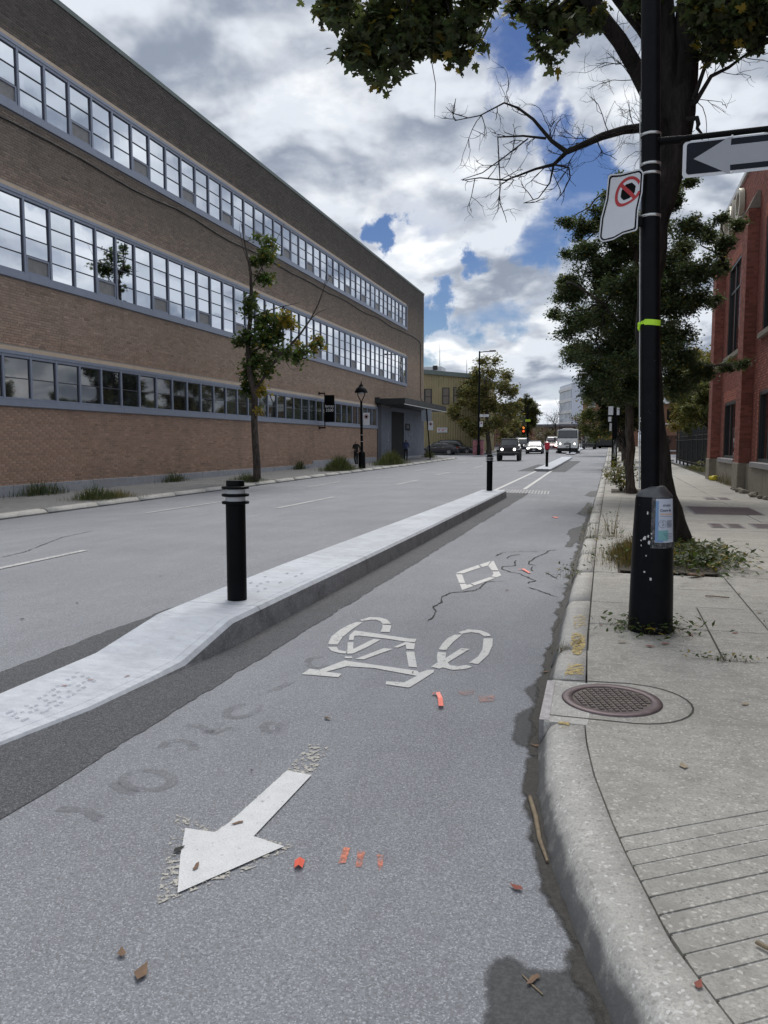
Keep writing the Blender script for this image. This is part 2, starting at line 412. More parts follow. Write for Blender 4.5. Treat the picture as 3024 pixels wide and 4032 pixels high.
def fade_mat(name, c, lo, hi, scale=9, amt=1.0):
    k = NT(name); fa = k.n('ShaderNodeAttribute'); fa.attribute_name = 'fade'
    f = k.math('ADD', k.math('MULTIPLY', fa.outputs['Fac'], .62), k.math('MULTIPLY', k.noise(scale, 6, .7), .62))
    k.bump(k.voro(165), .4, .005)
    col = k.mix(k.ramp(k.noise(60, 4, .7), .4, .65), tuple(x * .72 for x in c), tuple(x * 1.2 for x in c))
    return k.set(col, .7, spec=.3, alpha=k.math('MULTIPLY', k.ramp(f, lo, hi), amt))
MT['wet'] = fade_mat('wet_gutter_stain', (.082, .084, .088), .48, .72, 9, .92)
def faded_sheet(mb, P, dz, step=.03, soft=.07):
    """grid over a polygon on the roadway; returns how far each vertex lies inside the outline, 0 to 1"""
    A = np.array(P); x0, y0 = A.min(0); x1, y1 = A.max(0); step = max(step, max(x1 - x0, y1 - y0) / 160)
    gx = np.arange(x0, x1 + step, step); gy = np.arange(y0, y1 + step, step); X, Y = np.meshgrid(gx, gy); pts = np.stack([X.ravel(), Y.ravel()], 1)
    B = np.roll(A, -1, 0); ins = np.zeros(len(pts), bool); dist = np.full(len(pts), 9.0)
    for a, b in zip(A, B):
        cr = ((a[1] > pts[:, 1]) != (b[1] > pts[:, 1])) & (pts[:, 0] < (b[0] - a[0]) * (pts[:, 1] - a[1]) / (b[1] - a[1] + 1e-12) + a[0]); ins ^= cr
        d = b - a; t = np.clip(((pts - a) @ d) / (d @ d + 1e-12), 0, 1); dist = np.minimum(dist, np.linalg.norm(pts - a - t[:, None] * d, axis=1))
    fade = np.where(ins, np.clip(dist / soft, 0, 1), 0.0); nx_ = len(gx); F = []
    for j in range(len(gy) - 1):
        for i in range(nx_ - 1):
            q_ = (j * nx_ + i, j * nx_ + i + 1, (j + 1) * nx_ + i + 1, (j + 1) * nx_ + i)
            if any(ins[k] for k in q_): F.append(q_)
    used = sorted({k for f in F for k in f}); mp = {k: i for i, k in enumerate(used)}
    mb.add([(pts[k, 0], pts[k, 1], G(pts[k, 0], pts[k, 1]) + dz) for k in used], [tuple(mp[k] for k in f) for f in F])
    return [float(fade[k]) for k in used]
def faded_part(name, P, mat, dz, soft=.07):
    mb = MB(); fd = faded_sheet(mb, P, dz, soft=soft); o = mb.build(name, mat, road); at = o.data.attributes.new('fade', 'FLOAT', 'POINT'); at.data.foreach_set('value', np.array(fd, np.float32)); return o
# ------------------------------------------------------------------ ground, road
def jag(pts, amp, step=.12, seed=1):
    r = random.Random(seed); out = []
    for a, b in zip(pts[:-1], pts[1:]):
        n = max(1, int(math.dist(a, b) / step))
        for i in range(n):
            t = i / n; out.append((a[0] + (b[0] - a[0]) * t + r.uniform(-amp, amp), a[1] + (b[1] - a[1]) * t + r.uniform(-amp, amp)))
    out.append(pts[-1]); return out
YS = [-60, -20, -8, -3, 0, 2, 4, 6, 8, 10, 13, 16, 20, 25, 30, 36, 43, 50, 56, 62, 68, 72, 76, 82, 90, 100, 110, 120, 140, 165, 200, 260, 400]
gm = MB()
XS = [-500, -120, -60, -40, -25, -17, -14, -12, -10, -8, -6, -4, 0, 10, 20, 40, 80, 200, 500]
GY = YS + [900, 2500]
vs = [(x, y, G(x, y) - .05) for y in GY for x in XS]; nx = len(XS)
gm.add(vs, [(j * nx + i, j * nx + i + 1, (j + 1) * nx + i + 1, (j + 1) * nx + i) for j in range(len(GY) - 1) for i in range(nx - 1)], 0, True)
tag(gm.build('ground', MT['ground']), 'bare brown ground under and beyond the street', 'ground', kind='structure')
def sheet_on_road(mb, poly, dz):
    """a thin sheet that follows the roadway: a fan cut fine enough for the gentle slopes"""
    mb.sheet([(x, y, G(x, y) + dz) for x, y in poly])
XR = [-14.3, -13, -12, -11, -10, -9, -8, -7, -6, -5, -4, -2, 0, 4, 9]
rm = MB(); nx = len(XR)
rm.add([(x, y, G(x, y)) for y in YS for x in XR], [(j * nx + i, j * nx + i + 1, (j + 1) * nx + i + 1, (j + 1) * nx + i) for j in range(len(YS) - 1) for i in range(nx - 1)], 0, True)
rm.add([(9, y, 0) for y in (-60, 3)] + [(60, y, 0) for y in (-60, 3)], [(0, 2, 3, 1)])
road = tag(rm.build('road', MT['asphalt']), 'worn grey asphalt street with a cycle lane beside the kerb', 'road', kind='structure')
sm = MB(); ys_ = [74.6, 77, 80, 83, 86.5]
sm.add([(x, y, G(x, y) - .004) for y in ys_ for x in (-90, -40, -20, -14)], [(j * 4 + i, j * 4 + i + 1, j * 4 + i + 5, j * 4 + i + 4) for j in range(4) for i in range(3)])
tag(sm.build('side_street', MT['asphalt']), 'grey asphalt side street between the brick block and the yellow building', 'road', kind='structure')

def rpart(name, polys, mat, dz, px=True, bulk=None):
    """flat marking on the road; polys are photograph pixels (unprojected on the roadway) or places"""
    mb = MB()
    for poly in polys:
        pts = [tuple(gp(*p))[:2] for p in poly] if px else poly
        sheet_on_road(mb, pts, dz)
    return mb.build(name, mat, road)
# dark new asphalt along the median
def band(name, A, B, dz, mat, sd):
    a = jag(jag(A, .02, .3, sd), .012, .06, sd); b = jag(B, .012, .14, sd + 1)
    n = max(len(a), len(b))
    def rs(p):
        t = np.linspace(0, 1, n); s = np.linspace(0, 1, len(p)); p = np.array(p)
        return np.stack([np.interp(t, s, p[:, 0]), np.interp(t, s, p[:, 1])], 1)
    a, b = rs(a), rs(b); mb = MB()
    mb.strip([(x, y, G(x, y) + dz) for x, y in a], [(x, y, G(x, y) + dz) for x, y in b])
    return mb.build(name, mat, road)
band('asphalt_patch', [(-2.47, y) for y in (1.2, 3, 6, 10, 14, 18, 22, 25.2)], [(-3.3, 1.2), (-3.2, 3), (-3.1, 6), (-3.1, 10), (-3.1, 14), (-3.15, 18), (-3.2, 22), (-3.3, 25.2)], .004, MT['asphalt_new'], 3)
band('asphalt_patch', [(-4.08, y) for y in (1.0, 3, 5, 6.4)] + [(-3.98, 7.2), (-3.95, 12), (-3.97, 18), (-4.0, 24.6)], [(-3.4, 1.0), (-3.4, 3), (-3.5, 5), (-3.6, 6.4), (-3.6, 7.2), (-3.6, 12), (-3.6, 18), (-3.6, 24.6)], .004, MT['asphalt_new'], 5)
band('asphalt_patch', [(-2.35, y) for y in (43.2, 50, 58, 66)], [(-3.4, y) for y in (43.2, 50, 58, 66)], .006, MT['asphalt_new'], 8)
band('asphalt_patch', [(-5.0, y) for y in (43.6, 50, 56)], [(-3.8, y) for y in (43.6, 50, 56)], .006, MT['asphalt_new'], 9)
# lane dashes, median lines
def line(name, a, b, w, mat, dz=.005, nseg=None):
    a = Vector(a); b = Vector(b); d = (b - a).normalized(); nrm = Vector((-d.y, d.x)) * (w / 2)
    k = nseg or max(1, int((b - a).length / 3)); mb = MB()
    P = [a + (b - a) * (i / k) for i in range(k + 1)]
    mb.strip([(p.x + nrm.x, p.y + nrm.y, G(p.x + nrm.x, p.y + nrm.y) + dz) for p in P], [(p.x - nrm.x, p.y - nrm.y, G(p.x - nrm.x, p.y - nrm.y) + dz) for p in P])
    return mb.build(name, mat, road)
for a, b in (((-7.58, 6.3), (-7.66, 9.9)), ((-10.9, 16.4), (-10.8, 20)), ((-8.0, 17.7), (-7.97, 21.8)), ((-11.1, 27.4), (-11.15, 31.2)), ((-7.95, 28.8), (-7.95, 32.3)),
             ((-10.8, 43), (-10.9, 46.5)), ((-8.2, 48), (-8.25, 52)), ((-8.35, 61), (-8.35, 64.6)), ((-11, 58), (-11, 61.5)), ((-8.3, 37.5), (-8.3, 41))):
    line('lane_dash', a, b, .12, MT['paint_faint'], .009)
line('separator_line', (-3.75, 26.1), (-4.02, 45.4), .13, MT['paint'], .009); line('separator_line', (-2.85, 27.0), (-3.2, 44.8), .13, MT['paint'], .009)
for i in range(16):
    x = -3.42 + i * .104; line('hatch_bar', (x, 25.15 - i * .035), (x - .10, 26.95 - i * .045), .045, MT['paint_faint'], .009)
line('crossing_bar', (-4.6, 83.5), (-.6, 83.5), .35, MT['paint'], .01)
for y in (73, 76, 79): line('crossing_bar', (-3.3, y), (-1.2, y + .1), .4, MT['paint_faint'], .01)
# bicycle, diamond and arrow
q = lambda pts: reg(1100, 2100, 1.508, pts)
bike = [[(480, 515), (540, 500), (600, 503), (640, 515), (663, 540), (612, 540), (600, 525), (570, 515), (530, 518), (490, 525)],
        [(612, 545), (665, 550), (655, 590), (600, 588), (612, 565)],
        [(455, 530), (497, 530), (430, 575), (375, 620), (345, 664), (287, 662), (310, 615), (360, 575), (410, 548)],
        [(287, 678), (340, 678), (350, 695), (385, 703), (405, 703), (400, 718), (360, 715), (310, 702)],
        [(413, 637), (415, 610), (447, 580), (520, 590), (770, 628), (815, 630), (805, 650), (740, 645), (650, 630), (470, 610), (445, 612), (440, 637)],
        [(405, 650), (440, 650), (438, 690), (560, 630), (600, 635), (520, 680), (435, 718), (395, 718), (405, 690)],
        [(388, 735), (432, 735), (432, 745), (390, 745)], [(450, 750), (620, 685), (675, 690), (500, 752)],
        [(675, 680), (750, 648), (805, 657), (800, 692), (755, 690), (750, 664), (705, 682)], [(753, 706), (800, 706), (818, 800), (768, 795)],
        [(388, 758), (430, 765), (820, 820), (830, 832), (880, 814), (920, 815), (915, 830), (780, 915), (765, 920), (630, 900), (635, 882), (740, 890), (815, 850), (560, 803), (400, 793), (280, 825), (370, 838), (350, 858), (133, 840), (180, 808), (235, 815), (360, 768)],
        [(1062, 590), (1120, 573), (1190, 578), (1240, 595), (1257, 612), (1215, 615), (1190, 597), (1140, 590), (1080, 600)],
        [(1040, 605), (1085, 605), (1030, 650), (990, 697), (945, 692), (970, 655), (1000, 625)],
        [(1213, 627), (1267, 627), (1265, 670), (1240, 725), (1180, 780), (1125, 772), (1180, 735), (1205, 695)],
        [(940, 708), (990, 712), (985, 745), (1080, 685), (1130, 690), (1000, 770), (1010, 785), (1060, 793), (1110, 785), (1145, 797), (1100, 810), (1030, 815), (970, 800), (950, 808), (900, 795), (940, 770), (935, 740)]]
o = rpart('bicycle_marking', [q(p) for p in bike], MT['paint'], .005); o['label'] = 'white painted bicycle symbol on the cycle lane'
dia = [[(1262, 168), (1272, 165), (1300, 222), (1262, 222), (1240, 195)], [(1303, 228), (1318, 252), (1290, 264), (1258, 258), (1272, 244), (1266, 230)],
       [(1284, 267), (1160, 312), (1138, 300), (1250, 262)], [(1152, 315), (1085, 340), (1070, 302), (1108, 302), (1112, 310), (1132, 304)], [(1068, 297), (1048, 245), (1085, 246), (1103, 297)],
       [(1045, 240), (1075, 226), (1180, 190), (1195, 205), (1090, 240)], [(1188, 188), (1255, 166), (1238, 193), (1205, 203)]]
rpart('diamond_marking', [q(p) for p in dia], MT['paint'], .005)['label'] = 'white painted diamond on the cycle lane'
q2 = lambda pts: reg(500, 2800, 1.3825, pts)
rpart('arrow_ghost', [q2([(1000, 175), (1110, 200), (1050, 290), (1000, 350), (860, 335), (700, 690), (905, 735), (870, 765), (700, 850), (275, 1015), (150, 1060), (180, 960), (200, 830), (240, 680), (270, 565), (490, 650), (560, 600), (870, 325)])], MT['paint_old'], .004)
rpart('arrow_marking', [q2([(872, 330), (1005, 355), (690, 690), (855, 745), (275, 1000), (290, 800), (318, 645), (480, 668), (560, 612)])], MT['paint_new'], .0075)['label'] = 'fresh white painted arrow pointing down the cycle lane'
# orange marks sprayed on the asphalt
for a in ([(1180, 745), (1215, 750), (1190, 830), (1150, 835)], [(1255, 765), (1297, 770), (1278, 850), (1245, 855)], [(1360, 785), (1398, 790), (1390, 860), (1370, 872)]):
    rpart('spray_mark', [q2(a)], MT['paint_orange'], .0045)
rpart('spray_mark', [q([(1060, 940), (1160, 935), (1150, 960), (1070, 965)]), q([(1180, 970), (1280, 965), (1275, 1000), (1190, 1005)])], MT['paint_pink'], .0045)
# tyre smudges that spell nothing clear: loops and streaks
q3 = lambda pts: reg(0, 1800, 1.185, pts)
def streak(name, pts, w, mat, dz=.0035):
    P = [Vector(tuple(gp(*p))[:2]) for p in pts]; A = []; B = []
    for i, p in enumerate(P):
        t = (P[min(i + 1, len(P) - 1)] - P[max(i - 1, 0)]).normalized(); nn = Vector((-t.y, t.x)) * w / 2
        A.append((p.x + nn.x, p.y + nn.y, G(p.x, p.y) + dz)); B.append((p.x - nn.x, p.y - nn.y, G(p.x, p.y) + dz))
    mb = MB(); mb.strip(A, B); return mb.build(name, mat, road)
def loop(cx, cy, rx, ry, a0=0, a1=360, tilt=0):
    return [(cx + rx * math.cos(R(a)) , cy + ry * math.sin(R(a)) + tilt * math.cos(R(a))) for a in np.linspace(a0, a1, 18)]
for pts in (loop(690, 1510, 115, 45), loop(1130, 1185, 75, 28, tilt=-14), [(860, 1250), (930, 1255), (1000, 1290), (1060, 1265), (1110, 1275)], [(270, 1640), (330, 1645), (400, 1650), (470, 1690)],
            loop(830, 1360, 75, 36, 180, 380), [(520, 1520), (580, 1560), (640, 1570)], loop(1480, 960, 45, 25, 20, 300), loop(1270, 1262, 40, 22), [(1200, 1110), (1300, 1080), (1380, 1040)], [(960, 1290), (1010, 1262), (1030, 1240)]):
    streak('tyre_smudge', q3(pts), .055, MT['tyre_smudge'])
# cracks
rr = random.Random(5)
def crack(pts, w=.010):
    P = [Vector(tuple(gp(*p))[:2]) for p in pts]; Q = []
    for a, b in zip(P[:-1], P[1:]):
        n = max(2, int((b - a).length / .05))
        for i in range(n): Q.append(a + (b - a) * (i / n) + Vector((rr.uniform(-.012, .012), rr.uniform(-.012, .012))))
    Q.append(P[-1]); A = []; B = []
    for i, p in enumerate(Q):
        t = (Q[min(i + 1, len(Q) - 1)] - Q[max(i - 1, 0)]).normalized(); ww = w * rr.uniform(.3, 1.3) * (1 if 0 < i < len(Q) - 1 else .2)
        A.append((p.x - t.y * ww, p.y + t.x * ww, G(p.x, p.y) + .0055)); B.append((p.x + t.y * ww, p.y - t.x * ww, G(p.x, p.y) + .0055))
    mb = MB(); mb.strip(A, B); mb.build('crack', MT['crack'], road)
k1 = lambda pts: reg(1850, 1850, 2.765, pts)
for c in (k1([(280, 940), (350, 905), (440, 895), (600, 890), (760, 895)]), k1([(410, 970), (420, 945), (480, 930), (560, 925)]), k1([(960, 872), (860, 880), (830, 910), (770, 930), (700, 960), (675, 990), (635, 1005), (650, 1030), (720, 1045)]),
          k1([(505, 985), (485, 1000), (495, 1040), (470, 1050), (360, 1055), (355, 1080), (440, 1115), (540, 1130), (640, 1180), (720, 1210), (650, 1225), (640, 1244)]), k1([(690, 1055), (665, 1080), (690, 1105)]), k1([(840, 1130), (900, 1160), (950, 1190)]),
          q([(1340, 285), (1230, 290), (1170, 340), (1020, 355), (965, 380), (960, 410), (915, 440), (930, 465), (925, 485), (880, 525)]), q([(1480, 320), (1560, 350), (1655, 380)]),
          k1([(510, 300), (570, 280), (640, 255)]), q3([(0, 470), (110, 445), (290, 375), (430, 345)])):
    crack(c)
# wet gutter stains
q7 = lambda pts: reg(2000, 2500, 1.4443, pts)
def blob(name, pts, mat, dz, sd):
    P = [tuple(gp(*p))[:2] for p in pts]; P = jag(P + [P[0]], .02, .14, sd)[:-1]
    return faded_part(name, P, MT['wet'], dz)
blob('wet_stain', q7([(-10, 1800), (80, 1815), (190, 1885), (300, 1890), (325, 1820), (330, 1700), (400, 1760), (480, 1990), (590, 2200), (640, 2330), (-10, 2330), (-160, 2240), (-150, 1880)]), MT['asphalt_wet'], .0036, 1)
blob('wet_stain', q7([(250, 60), (190, 70), (230, 130), (200, 200), (130, 270), (50, 310), (90, 345), (150, 385), (60, 430), (20, 450), (0, 590), (50, 640), (110, 660), (100, 800), (80, 900), (90, 1020), (130, 1110), (230, 1230), (190, 950), (195, 700), (215, 500), (245, 350), (285, 220), (310, 120)]), MT['asphalt_wet'], .0036, 2)
blob('wet_stain', k1([(1210, 770), (1100, 855), (1010, 840), (1080, 740), (1040, 690), (1090, 640), (1200, 610), (1280, 520), (1150, 480), (1220, 420), (1290, 340), (1345, 370), (1330, 520), (1270, 650), (1230, 780)]), MT['asphalt_wet'], .0036, 3)
blob('wet_stain', k1([(1240, 280), (1300, 235), (1420, 225), (1400, 290), (1330, 300)]), MT['asphalt_wet'], .0036, 4)

# ------------------------------------------------------------------ kerb and right-hand sidewalk
KB = [(-.42, 300), (-.42, 60), (-.41, 30), (-.41, 14), (-.38, 6), (-.35, 4.41), (-.32, 3.86), (-.29, 3.46), (-.21, 3.0), (-.15, 2.72), (-.06, 2.4), (.03, 2.11), (.20, 1.68), (.46, 1.22), (.9, .75), (1.6, .38), (2.6, .18), (6, .1), (30, .1)]
KJ = [(-.16, 300), (-.16, 60), (-.15, 30), (-.17, 12), (-.13, 5.9), (-.09, 4.06), (-.07, 3.72), (-.03, 3.38), (.05, 2.94), (.09, 2.75), (.14, 2.55), (.21, 2.27), (.36, 1.92), (.62, 1.52), (1.05, 1.08), (1.7, .74), (2.6, .52), (6, .42), (30, .42)]
def path_eval(path):
    P = np.array(path, float); d = np.r_[0, np.cumsum(np.hypot(*np.diff(P, axis=0).T))]
    return P, d
KBt = [KB[0], KB[1], KB[2], KB[3], KB[4]]
kerb = thing('kerb', 'rounded concrete kerb edging the right-hand sidewalk and corner', 'kerb', kind='structure')
PROF = [(0.0, -.04), (0.03, .015), (.14, .075), (.24, .118), (.31, .138), (.42, .148), (.97, .153), (.97, -.04)]
def kerb_xy(side, y):
    P = KB if side == 0 else KJ
    ys = [p[1] for p in P][:8 if side == 0 else 7][::-1]; xs = [p[0] for p in P][:8 if side == 0 else 7][::-1]
    return float(np.interp(y, ys, xs))
def kerb_piece(BA, JA, sd):
    mb = MB(); n = len(PROF); r = random.Random(sd); vs = []
    for (bx, by), (jx, jy) in zip(BA, JA):
        g = G(bx, by)
        for i, (w, z) in enumerate(PROF):
            e = r.uniform(-.007, .005) if 0 < i < n - 2 else 0
            vs.append((bx + (jx - bx) * w + e, by + (jy - by) * w, g + z + e * .8))
    m = len(BA)
    for a in range(m - 1):
        for i in range(n - 1):
            mb.add([vs[a * n + i], vs[a * n + i + 1], vs[(a + 1) * n + i + 1], vs[(a + 1) * n + i]], [(0, 3, 2, 1)], 0, True)
    mb.add(vs[:n], [tuple(range(n))]); mb.add(vs[-n:], [tuple(range(n - 1, -1, -1))])
    o = mb.build('kerb_stone', MT['kerb'], kerb, fix=True)
    at = o.data.attributes.new('grime', 'FLOAT', 'POINT')
    for i, v in enumerate(o.data.vertices): at.data[i].value = 1 - min(1, max(0, (v.co.z - G(v.co.x, v.co.y) - .075) / .065))
    return o
joints = [4.72, 5.48, 7.25, 8.9, 10.4, 12.2, 14.4, 16.6, 18.8, 21.2, 23.6, 26, 28.6, 31.2, 34, 37, 40, 43, 46, 49, 52, 56, 60, 66, 72, 80, 90, 110, 140, 200, 299]
for i in range(len(joints) - 1):
    a, b = joints[i] + .008, joints[i + 1] - .008; k = max(2, int((b - a) / .35) + 1) if b - a < 4 else 6
    yy = np.linspace(a, b, min(k, 14))
    kerb_piece([(kerb_xy(0, y) + random.uniform(-.006, .006), y) for y in yy], [(kerb_xy(1, y), y) for y in yy], i)
# the long curved piece round the corner, cut from the two paths below y = 3.98
def resample(path, i0, n):
    P = np.array(path[i0:], float); d = np.r_[0, np.cumsum(np.hypot(*np.diff(P, axis=0).T))]
    t = np.r_[np.linspace(0, 6, n), np.linspace(6.6, d[-1], 6)]
    return [(float(np.interp(s, d, P[:, 0])), float(np.interp(s, d, P[:, 1]))) for s in t]
kerb_piece(resample([(-.33, 3.98)] + KB[6:], 0, 100), resample([(-.088, 3.98)] + KJ[6:], 0, 100), 99)
# sidewalk slabs
walk = thing('sidewalk', 'cracked grey concrete sidewalk of separate slabs beside the red brick building', 'sidewalk', kind='structure')
def clip(poly, a, b, c):
    """keep the side a*x + b*y <= c"""
    out = []
    for i in range(len(poly)):
        p, q_ = poly[i], poly[(i + 1) % len(poly)]
        dp, dq = a * p[0] + b * p[1] - c, a * q_[0] + b * q_[1] - c
        if dp <= 0: out.append(p)
        if (dp < 0) != (dq < 0) and abs(dp - dq) > 1e-12:
            t = dp / (dp - dq); out.append((p[0] + (q_[0] - p[0]) * t, p[1] + (q_[1] - p[1]) * t))
    return out
def slab(poly, z=.15, parent=walk, mat='sidewalk', name='slab', low=-.04, jit=.003, g=.006):
    cx = sum(p[0] for p in poly) / len(poly); cy = sum(p[1] for p in poly) / len(poly)
    dzz = random.uniform(-jit, jit); tx = random.uniform(-jit, jit)
    P = [(p[0] + g * (1 if p[0] < cx else -1), p[1] + g * (1 if p[1] < cy else -1)) for p in poly]
    top = [(x, y, G(min(x, 9), y) + z + dzz + tx * (x - cx)) for x, y in P]
    k = len(P)
    mid = [(x - .012 * (1 if x > cx else -1), y - .012 * (1 if y > cy else -1), h + .0) for x, y, h in top]
    rim = [(x, y, h - .007) for x, y, h in top]; bot = [(x, y, G(min(x, 9), y) + low) for x, y in P]
    mb = MB(); mb.add(mid, [tuple(range(k))])
    mb.add(mid + rim + bot, [(k + i, k + (i + 1) % k, (i + 1) % k, i) for i in range(k)] + [(2 * k + i, 2 * k + (i + 1) % k, k + (i + 1) % k, k + i) for i in range(k)])
    return mb.build(name, MT[mat], parent, fix=True)
WALLX = 4.0
ysA = [5.48, 6.36, 7.25, 8.12, 8.98] + [9.86 + i * .88 for i in range(66)]
for a, b in zip(ysA[:-1], ysA[1:]):
    j0, j1 = kerb_xy(1, a), kerb_xy(1, b)
    if 8.9 < a < 11.4: slab([(j0, a), (.12, a), (.12, b), (j1, b)]); continue
    slab([(j0, a), (.77, a), (.77, b), (j1, b)] if a < 7.2 else [(j0, a), (1.22, a), (1.22, b), (j1, b)])
    if a < 7.2: slab([(.77, a), (1.22, a), (1.22, b), (.77, b)])
ysB = [5.48, 7.25, 9.0, 10.73, 12.84, 13.84] + [15.6 + i * 1.76 for i in range(30)]
for a, b in zip(ysB[:-1], ysB[1:]):
    slab([(1.22, a), (2.7, a), (2.7, b), (1.22, b)]); slab([(2.7, a), (WALLX, a), (WALLX, b), (2.7, b)])
slab([(-.15, 67), (WALLX + 1, 67), (WALLX + 1, 300), (-.15, 300)])
wm = MB(); wm.sheet([(-.2, 4.72, .118), (WALLX + .4, 4.72, .118), (WALLX + .4, 300, .118 + 0), (-.2, 300, .118)])
wm.v = [(x, y, G(x, y) + .125) for x, y in ((-.2, 5), (4.4, 5), (4.4, 25), (-.2, 25), (4.4, 50), (-.2, 50), (4.4, 68), (-.2, 68))]
wm.f = [(0, 1, 2, 3), (3, 2, 4, 5), (5, 4, 6, 7)]; wm.m = [0] * 3; wm.sm = [False] * 3
wm.build('joint_filling', MT['joint'], walk)
# corner slab with the grooved ramp
corner = [(-.10, 4.72)] + [(-.088, 3.99)] + [tuple(p) for p in resample([(-.088, 3.98)] + KJ[6:], 0, 30)] + [(30, 5.48), (-.12, 5.48)]
gd = Vector((.56, .38)).normalized(); gn = Vector((gd.y, -gd.x))      # groove direction and the way across it, towards the camera
v0 = gn.dot(Vector((.07, 2.86)))
upper = clip(corner, gn.x, gn.y, v0)
def flat(poly, z, zb, name, mat='sidewalk'):
    k = len(poly); mb = MB()
    mb.add([(x, y, z) for x, y in poly] + [(x, y, zb) for x, y in poly], [tuple(range(k))] + [((i + 1) % k, i, k + i, k + (i + 1) % k) for i in range(k)])
    o = mb.build(name, MT[mat], walk, fix=True); return o
flat(upper, .1525, .06, 'corner_slab')
w = .088; g = .011
for i in range(28):
    a = v0 + g + i * w; b = v0 + (i + 1) * w
    s_ = clip(clip(corner, gn.x, gn.y, b), -gn.x, -gn.y, -a)
    if len(s_) > 2: flat(s_, .1525 + random.uniform(-.0015, .0015), .06, 'ramp_rib')
flat([(x + .01, y) for x, y in corner], .1482, .05, 'ramp_bed', 'kerb')
# ------------------------------------------------------------------ medians
def median(name, label, stations, joints_y, rounded=None):
    """stations: (y, left x, right x, height); one slab between two joints"""
    root = thing(name, label, 'median', kind='structure')
    S = np.array(stations, float)
    def at(y): return [float(np.interp(y, S[:, 0], S[:, i])) for i in (1, 2, 3)]
    for a, b in zip(joints_y[:-1], joints_y[1:]):
        ys = sorted(set([a + .004, b - .004] + [y for y in S[:, 0] if a + .05 < y < b - .05])); mb = MB(); rows = []
        for y in ys:
            l, r, h = at(y); g = G((l + r) / 2, y); b_ = min(.022, h * .4)
            rows.append([(l, y, g - .02), (l, y, g + h - b_), (l + b_, y, g + h), (r - .10, y, g + h + .001), (r - .092, y, g + h - .004), (r - .084, y, g + h + .001), (r - b_ * 1.3, y, g + h - .001), (r - .003, y, g + h - b_ * 1.5), (r + .012, y, g - .02)])
        n = 9
        for i in range(len(rows) - 1):
            for k in range(n - 1):
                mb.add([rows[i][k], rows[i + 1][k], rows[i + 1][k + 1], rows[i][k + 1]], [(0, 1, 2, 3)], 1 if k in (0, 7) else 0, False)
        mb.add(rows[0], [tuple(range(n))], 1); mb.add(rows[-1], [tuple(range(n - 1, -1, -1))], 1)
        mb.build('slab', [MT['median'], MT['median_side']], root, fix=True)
    return root, at
med, med_at = median('median', 'pale new concrete median with a ramped end beside the cycle lane',
    [(1.6, -3.55, -3.25, .012), (2.4, -3.62, -3.14, .02), (3.2, -3.65, -3.05, .028), (3.8, -3.66, -2.94, .032), (4.4, -3.66, -2.90, .040), (4.75, -3.64, -2.87, .055), (5.40, -3.53, -2.83, .215), (6.4, -3.56, -2.83, .22),
     (8, -3.60, -2.83, .22), (12, -3.61, -2.85, .22), (18, -3.63, -2.90, .22), (22.9, -3.68, -2.94, .22)], [1.6, 5.9, 8.9, 11.9, 14.9, 17.9, 20.5, 22.9])
# tyre print on the median top
def med_xy(px, py):
    p = atz(px, py, .22); return p
for row, (a0, b0, a1, b1) in enumerate(((1165, 585, 1300, 535), (1185, 600, 1330, 545), (1190, 625, 1400, 545))):
    for i in range(7):
        t = i / 6; x = a0 + (a1 - a0) * t + random.uniform(-6, 6); y = b0 + (b1 - b0) * t + random.uniform(-3, 3)
        if random.random() < .35: continue
        pts = reg(0, 1800, 1.185, [(x, y), (x + 13, y - 5), (x + 20, y + 1), (x + 6, y + 6)]); mb = MB()
        mb.sheet([tuple(p.xy) + (.2225,) for p in (med_xy(*c) for c in pts)]); mb.build('tyre_print', MT['tread'], med)
def low_med(px, py):
    h = .03
    for _ in range(6):
        p = atz(px, py, h); h = med_at(p.y)[2]
    return (p.x, p.y, h + .0035)
for row, off in enumerate((0, 22, 44, 66)):
    for i in range(16):
        t = i / 15; x = 20 + off * 1.1 + 330 * t + random.uniform(-5, 5); y = 1195 + off * .55 - 190 * t + 18 * math.sin(3 * t) + random.uniform(-3, 3)
        if random.random() < .3: continue
        mb = MB(); mb.sheet([low_med(*c) for c in reg(0, 1800, 1.185, [(x, y), (x + 17, y - 6), (x + 26, y + 1), (x + 8, y + 8)])]); mb.build('tyre_print', MT['tread'], med)
def r_end(y0, xl, xr, L, h):
    c = (xl + xr) / 2; w = (xr - xl) / 2; st = []
    for a in (8, 25, 45, 65, 90): st.append((y0 + .45 * (1 - math.cos(R(a))), c - w * math.sin(R(a)), c + w * math.sin(R(a)), h))
    return st + [(y0 + L, xl - .25, xr - .2, h)]
st2 = r_end(43.7, -4.1, -3.2, 30, .15)
median('median', 'concrete median with a rounded nose carrying the black post with the red top', st2, [st2[0][0], 47.5, 51, 55, 59, 64, 69, 73.7])
st3 = r_end(86, -4.7, -3.75, 24, .15); median('median', 'farther concrete median beside the white sweeper truck', st3, [st3[0][0], 92, 98, 104, 110])
st4 = r_end(113, -4.9, -3.9, 40, .15); median('median', 'farthest concrete median by the parked tractor', st4, [st4[0][0], 126, 140, 153])

